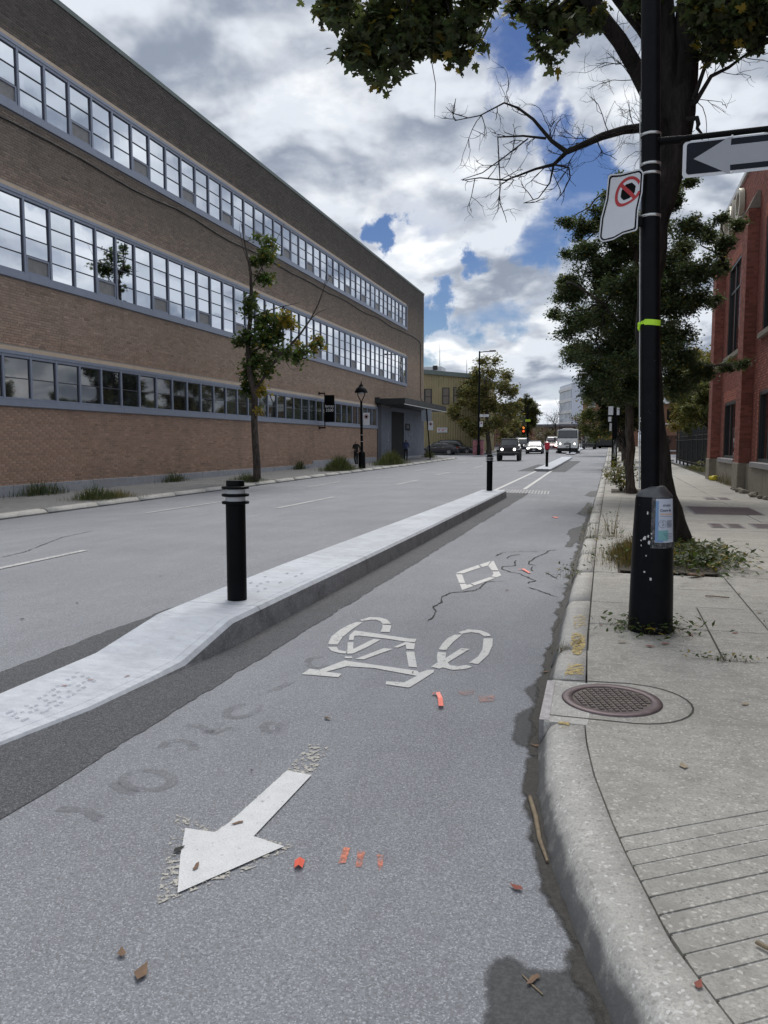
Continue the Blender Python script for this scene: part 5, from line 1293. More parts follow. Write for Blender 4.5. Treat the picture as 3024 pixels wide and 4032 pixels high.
b1 = atz(934, 2360, .22); bollard('black bollard on the ramped end of the near median', b1.x, b1.y, .22)
b2 = atz(1927, 1932, .22); bollard('black bollard at the blunt far end of the ramped median', b2.x, min(b2.y, 22.5), .22)
b3 = gp(2153, 1837, .15); bollard('black bollard with a red hood on the rounded median nose', b3.x, b3.y, b3.z, True)
for x, y, lab in ((-4.3, 87.2, 'black bollard at the nose of the median beside the sweeper truck'), (-4.55, 95, 'black bollard midway along the median beside the sweeper truck'), (-4.45, 114.2, 'black bollard at the nose of the farthest median'), (-4.6, 128, 'farthest black bollard beyond the parked tractor')):
    bollard(lab, x, y, G(x, y) + .15)

# ------------------------------------------------------------------ street lamps, posts, signals
lb = atx(1420 + 0.5, 1845, -14.6)
hl = thing('heritage_lamp', 'black heritage street lamp with domed lantern before the brown building', 'street lamp', (-14.6, 44.9, LZ(-14.6, 44.9)))
lean = lambda z: (-.0 - .0, -.55 * z / 5.0 * .16 - 0, z)
m = MB(); m.lathe([(.22, 0), (.21, .9), (.18, 1.0), (.085, 1.06)], 14); m.build('base', MT['black'], hl)
m = MB(); m.tube([(0, 0, 1.0), (0, -.1, 4.1)], [.085, .07], 12); m.lathe([(.11, 2.6), (.11, 2.66)], 12, (0, -.05, 0)); m.build('shaft', MT['black'], hl)
m = MB()
for sx in (-1, 1): m.tube([(0, -.1, 4.0), (sx * .10, -.1, 4.2), (sx * .22, -.1, 4.45), (sx * .22, -.1, 4.62)], .03, 6)
m.build('cradle', MT['black'], hl)
m = MB(); m.lathe([(.40, 4.58), (.385, 4.66), (.32, 4.80), (.20, 4.92), (.14, 4.96), (.13, 5.02), (.05, 5.1), (.015, 5.28)], 20, (0, -.1, 0)); m.build('dome', MT['black'], hl)
m = MB(); m.lathe([(.16, 4.50), (.19, 4.58)], 14, (0, -.1, 0)); m.build('lantern_glass', MT['reflect'], hl)
m = MB()
for z in (1.62, 2.02): m.lathe([(.088, z), (.088, z + .03)], 12, (0, -.03, 0), cap=False)
m.build('steel_band', MT['band'], hl)
def small_sign(label, x, y, z, w, h):
    t = thing('no_stopping_sign', label, 'sign', (x, y, z))
    m = MB(); m.span((0, -.01, 0), (w, .01, h), bev=.004); m.build('plate', MT['white_sign'], t)
    m = MB(); c_ = (w / 2, -.012, h * .68); r = w * .33
    m.lathe([(r, -.001), (r, .001), (r * .8, .001), (r * .8, -.001)], 20, c_, axis='Y', cap=False); m.build('ring', MT['sign_red'], t)
    m = MB(); m.lathe([(r * .62, -.001), (r * .62, .001)], 8, (w / 2, -.0125, h * .68), axis='Y'); m.build('octagon', MT['black'], t)
    return t
small_sign('white no-stopping sign strapped to the heritage street lamp', -14.47, 44.75, LZ(-14.6, 44.9) + 2.62, .42, .75)
sp = thing('sign_post', 'leaning black sign post at the end of the brown building', 'post', (-14.55, 63.4, LZ(-14.5, 63.4)))
m = MB(); m.tube([(0, 0, 0), (-.34, -.1, 4.3)], .055, 8); m.build('shaft', MT['black'], sp)
m = MB(); m.lathe([(.35, 0), (.33, .06), (.1, .09)], 12); m.build('foot', MT['grate'], sp)
m = MB(); m.span((-.80, -.03, 3.25), (.08, -.01, 4.2), bev=.005); m.build('sign_back', plain('grey_sign_back', (.30, .33, .38), .5, .1), sp)
small_sign('white no-stopping sign on the leaning post by the entrance canopy', -14.72, 63.28, LZ(-14.5, 63.4) + 2.5, .42, .75)
# tall street light by the mustard building
tb = gp(1884, 1792, .15)
def street_light(label, x, y, h, arm, side=1, signs=False):
    z = G(x, y) + .14; t = thing('street_light', label, 'street lamp', (x, y, z))
    m = MB(); m.tube([(0, 0, 0), (0, 0, h)], [.13, .08], 10); m.build('shaft', MT['black'], t)
    m = MB(); m.tube([(0, 0, h - .12), (arm * .5, 0, h - .05), (arm, 0, h - .05)], .05, 6); m.build('arm', MT['black'], t)
    m = MB(); m.span((arm * .75, -.14, h - .1), (arm * 1.25, .14, h + .06), bev=.04); m.build('lamp_head', MT['grate'], t)
    m = MB(); m.lathe([(.2, 0), (.18, 1.0), (.13, 1.1)], 12); m.build('base', MT['black'], t)
    return t, z
hz = aty(1884, 1383, tb.y).z - G(tb.x, tb.y) - .14
street_light('tall black street light with a short arm in front of the bushy tree', tb.x, tb.y, hz, 1.35)
sn = thing('street_name_sign', 'white street name sign on the tall black street light', 'sign', (tb.x + .1, tb.y - .12, aty(1890, 1642, tb.y).z))
m = MB(); m.span((0, -.015, 0), (.95, .015, .26), bev=.005); m.build('plate', MT['white_sign'], sn)
text_part('lettering', 'Bel-Air', .17, MT['grey_print'], sn, MF(.55, -.018, .13))
small_sign('white parking sign low on the tall black street light', tb.x + .12, tb.y - .16, aty(1890, 1681, tb.y).z, .32, .55)
ub = gp(1886, 1792, .15)
bx = thing('utility_cabinet', 'pink and green painted utility cabinet at the foot of the tall light', 'cabinet', (tb.x - .1, tb.y + .25, G(tb.x, tb.y) + .14))
m = MB(); m.span((-.55, 0, 0), (.55, .6, 1.55), bev=.03); m.build('box', plain('pink_mural_paint', (.32, .13, .15), .6, .6, 3.0), bx)
m = MB(); m.span((-.60, -.04, 1.55), (.60, .64, 1.62)); m.build('lid', MT['grate'], bx)
p2 = gp(2075, 1780, .15)
street_light('black street light beyond the traffic signal with a pale curved arm', -9.6 - 3.6, 104, aty(2078, 1600, 104).z - G(-13, 104), -1.6)
c3 = aty(2078, 1600, 120); street_light('distant slim street light with a long arm over the street', c3.x, 120, c3.z - G(0, 120), 1.6)
# traffic signal
tg = aty(2062, 1690, 100); tz = G(-13, 100) + .14
ts = thing('traffic_signal', 'black traffic signal showing red and orange lights past the jeep', 'traffic light', (tg.x, 100, tz))
m = MB(); m.tube([(.55, 0, 0), (.55, 0, 4.9)], .08, 8); m.build('post', MT['black'], ts)
zc = tg.z - tz
m = MB(); m.span((-.2, -.2, zc - .7), (.2, .1, zc + .6), bev=.03); m.span((.2, -.05, zc - .05), (.55, .05, zc + .05)); m.build('housing', MT['black'], ts)
MT['red_light'] = glow('red_signal_light', (1.0, .10, .03), 1.3); MT['orange_light'] = glow('orange_signal_light', (1.0, .28, .04), 1.2)
for z, mt in ((zc + .18, 'orange_light'), (zc - .25, 'red_light')): m = MB(); m.lathe([(.14, -.02), (.14, 0)], 14, (0, -.205, z), axis='Y'); m.build('lamp', MT[mt], ts)
m = MB(); m.lathe([(.13, -.02), (.13, 0)], 14, (-.5, -.1, zc + .6), axis='Y'); m.build('lamp', MT['red_light'], ts)
m = MB(); m.span((-.68, -.08, zc + .25), (-.32, .12, zc + .95), bev=.03); m.build('housing', MT['black'], ts)
m = MB(); m.span((.2, -.16, zc + .95), (.85, -.12, zc + 1.25)); m.build('lime_sign', plain('lime_school_sign', (.45, .6, .04), .5, .05), ts)
# pole with notices further along the right-hand sidewalk
pn = gp(2420, 1810, .15); pn = Vector((.10, 48, G(0, 48) + .15))
dp = thing('utility_post', 'dark graffitied utility post with small notices beside the kerb trees', 'post', (aty(2421, 1700, 48).x, 48, G(0, 48) + .15))
m = MB(); m.tube([(0, 0, 0), (0, 0, 6)], [.17, .12], 14); m.build('shaft', MT['black'], dp)
def npl(a, b, mat): 
    A_ = aty(*a, 47.8); B_ = aty(*b, 47.8); o = dp.location; m = MB(); m.span((A_.x - o.x, -.22, B_.z - o.z), (B_.x - o.x, -.20, A_.z - o.z)); m.build('notice', mat, dp)
npl((2396, 1600), (2414, 1634), MT['white_sign']); npl((2429, 1605), (2439, 1634), MT['white_sign']); npl((2395, 1641), (2407, 1660), MT['white_sign']); npl((2400, 1666), (2408, 1697), MT['reflect'])
scrawl('graffiti', tagstrokes(5, .16, 1.3), .012, MT['litter'], dp, lambda p: (p.x - .08, -.168, .55 + p.y))
# ------------------------------------------------------------------ vehicles (front towards -y)
def car_paint(name, c, rough=.25):
    k = NT(name); k.b.inputs['Coat Weight'].default_value = .6; k.b.inputs['Coat Roughness'].default_value = .05
    return k.set(k.mix(k.ramp(k.noise(5, 3, .6), .3, .7), tuple(x * .9 for x in c), tuple(x * 1.1 for x in c)), rough)
MT['tyre'] = plain('tyre_rubber', (.018, .018, .019), .85, .2, 20)
MT['rim'] = plain('alloy_rim', (.42, .43, .45), .35, .1, 8, metal=.8)
MT['carglass'] = NT('car_glass').set((.03, .038, .042), .04, 0, 1.0)
MT['headlight'] = glow('lit_headlight', (1.0, .96, .88), 4.0)
MT['headlight_off'] = plain('headlight_lens', (.5, .52, .55), .15, .1, metal=.3)
MT['plastic'] = plain('black_plastic', (.016, .016, .017), .6, .2)
MT['plate'] = plain('number_plate', (.5, .5, .55), .5, .05)
MT['chrome'] = plain('chrome', (.6, .6, .62), .2, .05, metal=1.0)
MT['tail'] = plain('tail_lamp', (.25, .01, .01), .3, .1)
def wheel(root, x, y, r, w, spokes=5, rimm='rim', rr_=.64):
    s = 1 if x > 0 else -1
    m = MB(); m.lathe([(r * rr_, -w / 2), (r * .90, -w / 2), (r, -w * .36), (r, w * .36), (r * .90, w / 2), (r * rr_, w / 2)], 24, (x, y, r), axis='X', cap=False); t = m.build('wheel', MT['tyre'], root)
    m = MB(); m.lathe([(r * rr_, w * .5), (r * rr_ * .92, w * .44), (r * rr_ * .9, w * .2), (r * .1, w * .2)] if s > 0 else [(r * .1, -w * .2), (r * rr_ * .9, -w * .2), (r * rr_ * .92, -w * .44), (r * rr_, -w * .5)], 24, (x, y, r), axis='X', cap=False); m.build('rim_barrel', MT['plastic'], t)
    m = MB()
    for i in range(spokes):
        a = 2 * math.pi * i / spokes; c_ = Vector((x + s * w * .42, y + math.cos(a) * r * .33, r + math.sin(a) * r * .33)); m.box(c_, (w * .12, r * .62, r * .16), rot=Euler((a, 0, 0)))
    m.lathe([(r * .14, -.02), (r * .14, .02)], 12, (x + s * w * .43, y, r), axis='X'); m.lathe([(r * rr_, -.012), (r * rr_, .012), (r * rr_ * .9, .012), (r * rr_ * .9, -.012)], 24, (x + s * w * .45, y, r), axis='X', cap=False); m.build('rim', MT[rimm], t)
def loft(mb, rings, mi=0, smooth=True, caps=True):
    n = len(rings[0])
    for a, b in zip(rings[:-1], rings[1:]): mb.add(a + b, [(i, (i + 1) % n, n + (i + 1) % n, n + i) for i in range(n)], mi, smooth)
    if caps: mb.add(rings[0], [tuple(range(n - 1, -1, -1))], mi); mb.add(rings[-1], [tuple(range(n))], mi)
def car(name, label, loc, rz, L=4.5, W=1.8, H=1.46, paint=None, kind='sedan', lit=True, hood=.92, group=None, rimm='rim'):
    t = thing(name, label, 'car', loc, rz, group)
    w = W / 2; y0, y1 = -L / 2, L / 2; gc = .2
    belt = hood + .08
    if kind == 'suv': st = [(0, .80, .60, .42), (.03, .93, .64, .30), (.10, .985, hood - .10, .22), (.28, 1, hood, gc), (.62, 1, belt, gc), (.93, .99, belt + .02, .24), (.985, .95, belt - .08, .34), (1, .88, .75, .45)]
    else: st = [(0, .78, .52, .34), (.03, .92, .60, .24), (.10, .985, hood - .20, .18), (.27, 1, hood - .03, gc), (.60, 1, belt - .02, gc), (.86, .99, belt + .03, .2), (.97, .94, belt - .06, .28), (1, .86, .66, .4)]
    rings = []
    for f, ww, zt, zb in st:
        y = y0 + L * f; a = w * ww; rings.append([(a * .90, y, zb), (a * .985, y, zb + (zt - zb) * .25), (a, y, zb + (zt - zb) * .6), (a * .975, y, zt - .05), (a * .86, y, zt), (0, y, zt + .02), (-a * .86, y, zt), (-a * .975, y, zt - .05), (-a, y, zb + (zt - zb) * .6), (-a * .985, y, zb + (zt - zb) * .25), (-a * .90, y, zb)])
    m = MB(); loft(m, rings); m.build('body', paint, t, fix=True)
    if kind == 'suv': cab = [(.27, belt - .08), (.42, H - .06), (.48, H), (.85, H - .01), (.93, H - .12), (.985, belt - .02)]
    elif kind == 'hatch': cab = [(.25, belt - .10), (.42, H - .04), (.50, H), (.80, H - .05), (.97, belt - .04)]
    else: cab = [(.26, belt - .12), (.43, H - .04), (.50, H), (.68, H - .03), (.78, H - .12), (.92, belt - .02)]
    rings = []
    for f, zt in cab:
        y = y0 + L * f; zb = belt - .10; k_ = max(0, min(1, (zt - zb) / (H - zb))); a = w * (.93 - .17 * k_); b = w * .95
        rings.append([(b, y, zb), (w * (.95 - .1 * k_), y, zb + (zt - zb) * .5), (a, y, zt - .03 * k_), (a * .8, y, zt), (-a * .8, y, zt), (-a, y, zt - .03 * k_), (-w * (.95 - .1 * k_), y, zb + (zt - zb) * .5), (-b, y, zb)])
    m = MB(); loft(m, rings); m.build('windows', MT['carglass'], t, fix=True)
    m = MB(); R_ = [r for r, c in zip(rings, cab) if c[1] > H - .15]
    for a, b in zip(R_[:-1], R_[1:]): m.add([(v[0] * 1.012, v[1], v[2] + .012) for v in a[2:6]] + [(v[0] * 1.012, v[1], v[2] + .012) for v in b[2:6]], [(0, 1, 5, 4), (1, 2, 6, 5), (2, 3, 7, 6)], 0, True)
    m.build('roof', paint, t)
    m = MB()
    for s in (1, -1):
        for i, j in ((0, 1), (-1, -2)) if kind != 'suv' else ((0, 1), (-1, -2), (-3, -3)):
            pa, pb = rings[i], rings[j]; q_ = lambda r, k2: Vector((r[k2][0] * s * 1.01, r[k2][1], r[k2][2]))
            if i != j: m.tube([q_(pa, 0), q_(pa, 1).lerp(q_(pb, 1), .5), q_(pb, 2)], .035, 6)
        ym = y0 + L * .60; m.tube([(s * w * .955, ym, belt - .08), (s * w * .79, ym + .05, H - .05)], .035, 6)
    m.build('pillar', paint, t)
    r = .33 if kind != 'suv' else .37
    for yy in (y0 + L * .19, y1 - L * .20):
        for s in (1, -1):
            m = MB(); m.lathe([(r * 1.16, -.02), (r * 1.16, .02)], 24, (s * (w - .02), yy, r), axis='X'); m.build('wheel_arch', MT['plastic'], t)
            wheel(t, s * (w - .06), yy, r, .22, rimm=rimm)
    for s in (1, -1):
        m = MB(); c_ = (s * w * .68, y0 + .10, .62 if kind != 'suv' else .74); m.box(c_, (.36, .14, .15), rot=Euler((R(12), 0, -s * R(18))), bev=.03); m.build('headlight', MT['headlight'] if lit else MT['headlight_off'], t)
        m = MB(); m.box((s * w * .80, y1 - .06, .82), (.30, .10, .16), rot=Euler((0, 0, -s * R(14))), bev=.03); m.build('tail_lamp', MT['tail'], t)
        m = MB(); m.box((s * (w + .08), y0 + L * .31, belt + .02), (.20, .12, .14), bev=.03); m.build('mirror', paint, t)
        m = MB(); m.box((s * (w + .005), y0 + L * .47, belt - .16), (.02, .16, .03)); m.box((s * (w + .005), y0 + L * .66, belt - .16), (.02, .16, .03)); m.build('door_handle', MT['chrome'], t)
    m = MB(); m.box((0, y0 + .0, .60 if kind != 'suv' else .66), (W * .50, .06, .14), bev=.02); m.box((0, y0 + .02, .36), (W * .66, .07, .16), bev=.02); m.build('grille', MT['plastic'], t)
    m = MB(); m.lathe([(.06, -.03), (.06, .0)], 12, (0, y0 - .03, .62), axis='Y'); m.build('badge', MT['chrome'], t)
    m = MB(); m.box((0, y0 - .02, .42), (.32, .03, .12)); m.build('number_plate', MT['plate'], t)
    return t
P_navy, P_black, P_grey, P_red, P_white, P_blue = car_paint('black_blue_paint', (.012, .014, .022)), car_paint('black_car_paint', (.010, .010, .011)), car_paint('grey_car_paint', (.035, .038, .042)), car_paint('red_car_paint', (.35, .02, .02)), car_paint('white_car_paint', (.62, .63, .64)), car_paint('dark_blue_paint', (.03, .045, .07))
def place(px, py): p = gp(px, py); return (p.x, p.y, p.z)
# jeep
jp = place(2007, 1809); 
J = thing('jeep', 'black boxy off-road vehicle with round lit headlights driving towards us', 'car', (jp[0] * .95, jp[1] * .945, G(jp[0] * .95, jp[1] * .945)), R(4))
m = MB(); m.span((-.78, -1.55, .62), (.78, -.05, 1.10), bev=.05); m.span((-.86, -.05, .55), (.86, 2.2, 1.22), bev=.04); m.build('body', P_black, J)
m = MB(); m.prism([(-.72, 1.102), (.72, 1.102), (.60, 1.19), (-.60, 1.19)], -1.52, -.1, axis='Y'); m.build('hood', car_paint('dusty_black_paint', (.05, .055, .06), .3), J)
m = MB(); m.prism([(-.62, .72), (.62, .72), (.66, 1.12), (-.66, 1.12)], -1.64, -1.555, axis='Y'); gr = m.build('grille', P_black, J)
for i in range(7): m = MB(); m.span((-.30 + i * .1 - .028, -1.655, .80), (-.30 + i * .1 + .028, -1.642, 1.06)); m.build('slot', MT['void'], gr)
for s in (1, -1):
    m = MB(); m.lathe([(.085, -.05), (.105, -.03), (.105, 0)], 20, (s * .50, -1.645, .95), axis='Y'); m.build('headlight', MT['headlight'], J)
    m = MB(); m.prism([(s * .66, .78), (s * .94, .76), (s * .97, .92), (s * .90, 1.02), (s * .66, 1.04)][::s], -1.50, -.62, axis='Y'); m.build('fender', MT['plastic'], J)
    m = MB(); m.span((s * .70, -1.53, .92), (s * .93, -1.505, .99)); m.build('marker_lamp', MT['headlight_off'], J)
    m = MB(); m.prism([(s * .80, .78), (s * .95, .76), (s * .97, .92), (s * .86, 1.04)][::s], 1.0, 2.0, axis='Y'); m.build('fender', MT['plastic'], J)
    m = MB(); m.box((s * 1.02, -.05, 1.32), (.22, .10, .20), bev=.03); m.tube([(s * .84, 0, 1.26), (s * .98, -.03, 1.3)], .025, 6); m.build('mirror', P_black, J)
    wheel(J, s * .80, -1.02, .41, .28, 5, 'plastic', .55); wheel(J, s * .80, 1.42, .41, .28, 5, 'plastic', .55)
m = MB(); m.prism([(-.74, 1.22), (.74, 1.22), (.68, 1.76), (-.68, 1.76)], 0, 2.15, axis='Y'); m.build('cabin', P_black, J)
m = MB(); m.sheet([(-.66, -.012, 1.25), (.66, -.012, 1.25), (.61, -.012, 1.70), (-.61, -.012, 1.70)]); m.build('windscreen', MT['carglass'], J)
for s in (1, -1): m = MB(); m.sheet([(s * .745, .15, 1.27), (s * .745, 1.0, 1.27), (s * .69, 1.0, 1.70), (s * .69, .15, 1.70)]); m.build('side_window', MT['carglass'], J)
m = MB(); m.span((-.70, -.03, 1.762), (.70, 2.17, 1.84), bev=.03); m.build('hardtop', car_paint('grey_hardtop', (.10, .105, .11), .4), J)
m = MB(); m.span((-.90, -1.86, .50), (.90, -1.62, .72), bev=.04); m.span((-.55, -1.88, .44), (.55, -1.70, .50)); m.build('bumper', MT['plastic'], J)
m = MB()
for i in range(7): m.box((-.30 + i * .1, -1.868, .66), (.05, .02, .045))
m.build('bumper_insert', MT['grate'], J)
m = MB()
for s in (1, -1): m.tube([(s * .08, -.02, 1.24), (s * .5, -.03, 1.30)], .012, 5)
m.build('wiper', MT['plastic'], J)
a = place(2105, 1787); car('hatchback_car', 'dark blue-black sedan with lit lamps following the jeep', (a[0] - .1, a[1] + 1.5, a[2]), R(2), 4.6, 1.80, 1.47, P_navy, 'hatch')
a = (-11.4, 104, G(-11.4, 104)); car('sport_utility', 'dark blue sport utility vehicle behind the following sedan', a, 0, 4.7, 1.9, 1.78, P_blue, 'suv', lit=False)
a = place(2165, 1772); car('red_car', 'red car with lit lamps beside the sweeper truck', (a[0], a[1] + 4, a[2]), R(2), 4.4, 1.78, 1.45, P_red, 'sedan')
a2 = (a[0] - .6, a[1] + 13, G(a[0], a[1] + 13)); car('white_van', 'white minivan waiting behind the red car', a2, 0, 4.9, 1.95, 1.85, P_white, 'suv', lit=False)
pk = gp(1712, 1791, .0); car('parked_sedan', 'black sedan parked side-on before the mustard building', (pk.x + .4, pk.y, G(-14, pk.y) + .0), R(-90), 4.7, 1.8, 1.45, P_navy, 'sedan', False)
pk2 = gp(1790, 1789, .0); car('parked_crossover', 'dark grey crossover parked nose-out behind the black sedan', (pk.x + 1.9, pk.y + 3.0, G(-14, pk.y + 3.0)), R(90), 4.6, 1.85, 1.66, P_grey, 'suv', False)
# street sweeper truck
a = place(2233, 1783); T = thing('sweeper_truck', 'white cab-over street sweeper truck with lit headlights', 'truck', (a[0] * .96, a[1] - 3.5, G(a[0], a[1] - 3.5)), R(1))
WT = car_paint('white_truck_paint', (.74, .75, .74), .4)
m = MB(); m.prism([(-.05, .95), (1.9, .95), (1.9, 2.75), (.22, 2.75), (.02, 1.75)], -1.14, 1.14, axis='X'); m.v = [(x, y, z) for x, y, z in m.v]; m.build('cab', WT, T, fix=True)
def scr(u, v, off=.012): return Vector((u, .02 + (.20) * v - off, 1.75 + v * 1.0))
m = MB(); m.sheet([scr(-1.02, .04), scr(1.02, .04), scr(.97, .86), scr(-.97, .86)]); m.build('windscreen', MT['carglass'], T)
m = MB(); m.sheet([scr(-1.10, .0, .006), scr(1.10, .0, .006), scr(1.05, .92, .006), scr(-1.05, .92, .006)]); m.build('windscreen_seal', MT['plastic'], T)
m = MB(); m.span((-.62, .3, 2.752), (.62, 1.6, 2.90), bev=.03); m.build('roof_hatch', WT, T)
m = MB()
for i in range(5): m.span((-.5 + i * .25 - .03, .23, 2.752), (-.5 + i * .25 + .03, .30, 2.80))
m.build('marker_lamp', MT['headlight_off'], T)
m = MB(); m.span((-1.15, -.22, .62), (1.15, .2, .93), bev=.04); m.build('bumper', WT, T)
m = MB(); m.span((-.40, -.075, 1.02), (.40, -.052, 1.20)); m.span((-.14, -.06, 1.28), (.14, -.03, 1.33)); m.build('grille', MT['grate'], T)
m = MB(); m.span((-.18, -.235, .72), (.18, -.222, .82)); m.build('number_plate', MT['plastic'], T)
for s in (1, -1):
    m = MB(); m.span((s * .66, -.075, 1.0), (s * .98, -.05, 1.24)); m.build('lamp_housing', MT['rim'], T)
    m = MB(); m.lathe([(.11, -.03), (.11, 0)], 16, (s * .82, -.078, 1.12), axis='Y'); m.build('headlight', MT['headlight'], T)
    m = MB(); m.tube([(s * 1.14, .1, 2.5), (s * 1.42, -.1, 2.55)], .02, 6); m.box((s * 1.42, -.12, 2.35), (.20, .08, .5), bev=.02); m.box((s * 1.42, -.12, 1.7), (.18, .08, .35), bev=.02); m.tube([(s * 1.14, .1, 1.6), (s * 1.4, -.1, 1.6)], .02, 6); m.build('mirror', MT['plastic'], T)
    m = MB(); m.sheet([(s * 1.143, .45, 1.8), (s * 1.143, 1.6, 1.8), (s * 1.143, 1.6, 2.5), (s * 1.143, .55, 2.5)]); m.build('side_window', MT['carglass'], T)
    wheel(T, s * 1.0, .75, .46, .28); wheel(T, s * 1.0, 4.2, .46, .28)
m = MB()
for s in (-.4, .3): m.tube([(s, -.0, 1.78), (s + .35, .02, 1.86)], .014, 5)
m.build('wiper', MT['plastic'], T)
m = MB(); m.prism([(2.1, .8), (5.6, .8), (5.6, 2.2), (5.0, 2.85), (2.1, 2.85)], -1.12, 1.12, axis='X'); m.build('hopper_body', WT, T)
m = MB(); m.span((-1.0, .1, .5), (1.0, 5.4, .8)); m.span((-.95, -.1, .25), (.95, .6, .5)); m.build('chassis', MT['plastic'], T)
m = MB(); m.tube([(-1.0, 2.0, 2.7), (-1.0, 2.0, 3.25)], .07, 8); m.build('exhaust_stack', MT['plastic'], T)
for s in (1, -1): m = MB(); m.lathe([(.38, .05), (.30, .30), (.08, .36)], 16, (s * 1.05, 2.0, 0)); m.build('gutter_broom', MT['plastic'], T)
# tractor (backhoe) and paving machine further on
a = (-3.2, 123, G(-3.2, 123)); TR = thing('tractor', 'dark tractor with glazed cab standing behind the sweeper truck', 'tractor', a)
DK = plain('dark_machine_paint', (.03, .032, .036), .5, .2); YM = plain('dirty_yellow_machine_paint', (.33, .22, .05), .6, .3)
m = MB(); m.span((-.42, -2.2, .9), (.42, -.4, 1.5), bev=.05); m.build('engine_hood', DK, TR)
m = MB()
for sx in (-.72, .72):
    for sy in (-.5, .9): m.tube([(sx, sy, 1.2), (sx * .93, sy * .95 + .02, 2.75)], .05, 6)
m.build('cab_frame', DK, TR)
m = MB(); m.span((-.68, -.46, 1.25), (.68, .86, 2.66)); m.build('cab_glass', MT['carglass'], TR)
m = MB(); m.span((-.85, -.7, 2.72), (.85, 1.1, 2.88), bev=.04); m.build('cab_roof', YM, TR)
for s in (1, -1): wheel(TR, s * .85, .9, .75, .45, 5, 'plastic'); wheel(TR, s * .75, -1.7, .48, .32, 5, 'plastic'); m = MB(); m.lathe([(.09, -.03), (.09, 0)], 12, (s * .3, -2.2, 1.25), axis='Y'); m.build('headlight', MT['headlight_off'], TR)
m = MB(); m.tube([(.25, -1.4, 1.5), (.25, -1.4, 2.5)], .05, 8); m.build('exhaust_stack', MT['chrome'], TR)
m = MB(); m.span((-.8, -2.9, .35), (.8, -2.4, .95), bev=.06); m.tube([(-.5, -2.5, .7), (-.5, -1.0, 1.4)], .07, 6); m.tube([(.5, -2.5, .7), (.5, -1.0, 1.4)], .07, 6); m.build('loader_bucket', DK, TR)
a = (-.6, 131, G(-.6, 131)); PV = thing('paving_machine', 'dark paving machine with yellow body and red cap beyond the tractor', 'machine', a)
m = MB(); m.prism([(-2.2, .45), (2.2, .45), (2.4, 1.5), (-2.4, 1.5)], -1.6, .2, axis='Y'); m.build('hopper', DK, PV)
m = MB(); m.span((-1.5, .2, .6), (1.5, 3.8, 1.9), bev=.06); m.build('engine_body', YM, PV)
m = MB(); m.span((-2.0, 3.8, .15), (2.0, 4.8, .8)); m.build('screed', DK, PV)
for s in (1, -1): m = MB(); m.prism([(-.5, .35), (-.1, 0), (3.2, 0), (3.6, .35), (3.2, .75), (-.1, .75)], s * 1.1 - .2, s * 1.1 + .2, axis='X'); m.build('track', MT['tyre'], PV)
m = MB(); m.span((.2, 1.2, 1.9), (1.0, 2.2, 2.35), bev=.05); m.build('red_cap', P_red, PV); m = MB(); m.span((-.8, 1.0, 1.9), (.0, 2.0, 2.2), bev=.05); m.build('control_box', MT['white_sign'], PV)

# ------------------------------------------------------------------ people
def skin_body(chains, root_i=0):
    me = bpy.data.meshes.new('body'); V = []; E_ = []; rad = []; idx = {}
    for ch in chains:
        prev = None
        for nm, co, r in ch:
            if nm not in idx: idx[nm] = len(V); V.append(co); rad.append(r)
            if prev is not None: E_.append((idx[prev], idx[nm]))
            prev = nm
    me.from_pydata(V, E_, []); o = bpy.data.objects.new('body', me); COL.objects.link(o)
    md = o.modifiers.new('skin', 'SKIN'); md.use_smooth_shade = True
    for i, sv in enumerate(me.skin_vertices[0].data): sv.radius = (rad[i], rad[i]) if not isinstance(rad[i], tuple) else rad[i]; sv.use_root = (i == root_i)
    md2 = o.modifiers.new('sub', 'SUBSURF'); md2.levels = md2.render_levels = 2
    bpy.context.view_layer.update(); dg = bpy.context.evaluated_depsgraph_get()
    out = bpy.data.meshes.new_from_object(o.evaluated_get(dg)); bpy.data.objects.remove(o)
    for p in out.polygons: p.use_smooth = True
    return out
MT['skin'] = plain('skin', (.36, .21, .15), .6, .08); MT['skin_dark'] = plain('brown_skin', (.12, .065, .045), .6, .08)
MT['hair'] = plain('dark_hair', (.02, .016, .014), .7, .2); MT['jacket_black'] = plain('black_jacket', (.016, .015, .017), .85, .25); MT['trouser_black'] = plain('black_trousers', (.012, .012, .014), .9, .2); MT['hoodie'] = plain('dark_red_shirt', (.09, .015, .018), .9, .2); MT['jacket_blue'] = plain('navy_jacket', (.035, .05, .12), .8, .2); MT['shoe_white'] = plain('pale_shoe', (.45, .45, .46), .7, .1); MT['shoe_dark'] = plain('dark_shoe', (.02, .02, .02), .7, .1); MT['cap_grey'] = plain('grey_beanie', (.06, .065, .08), .9, .15)
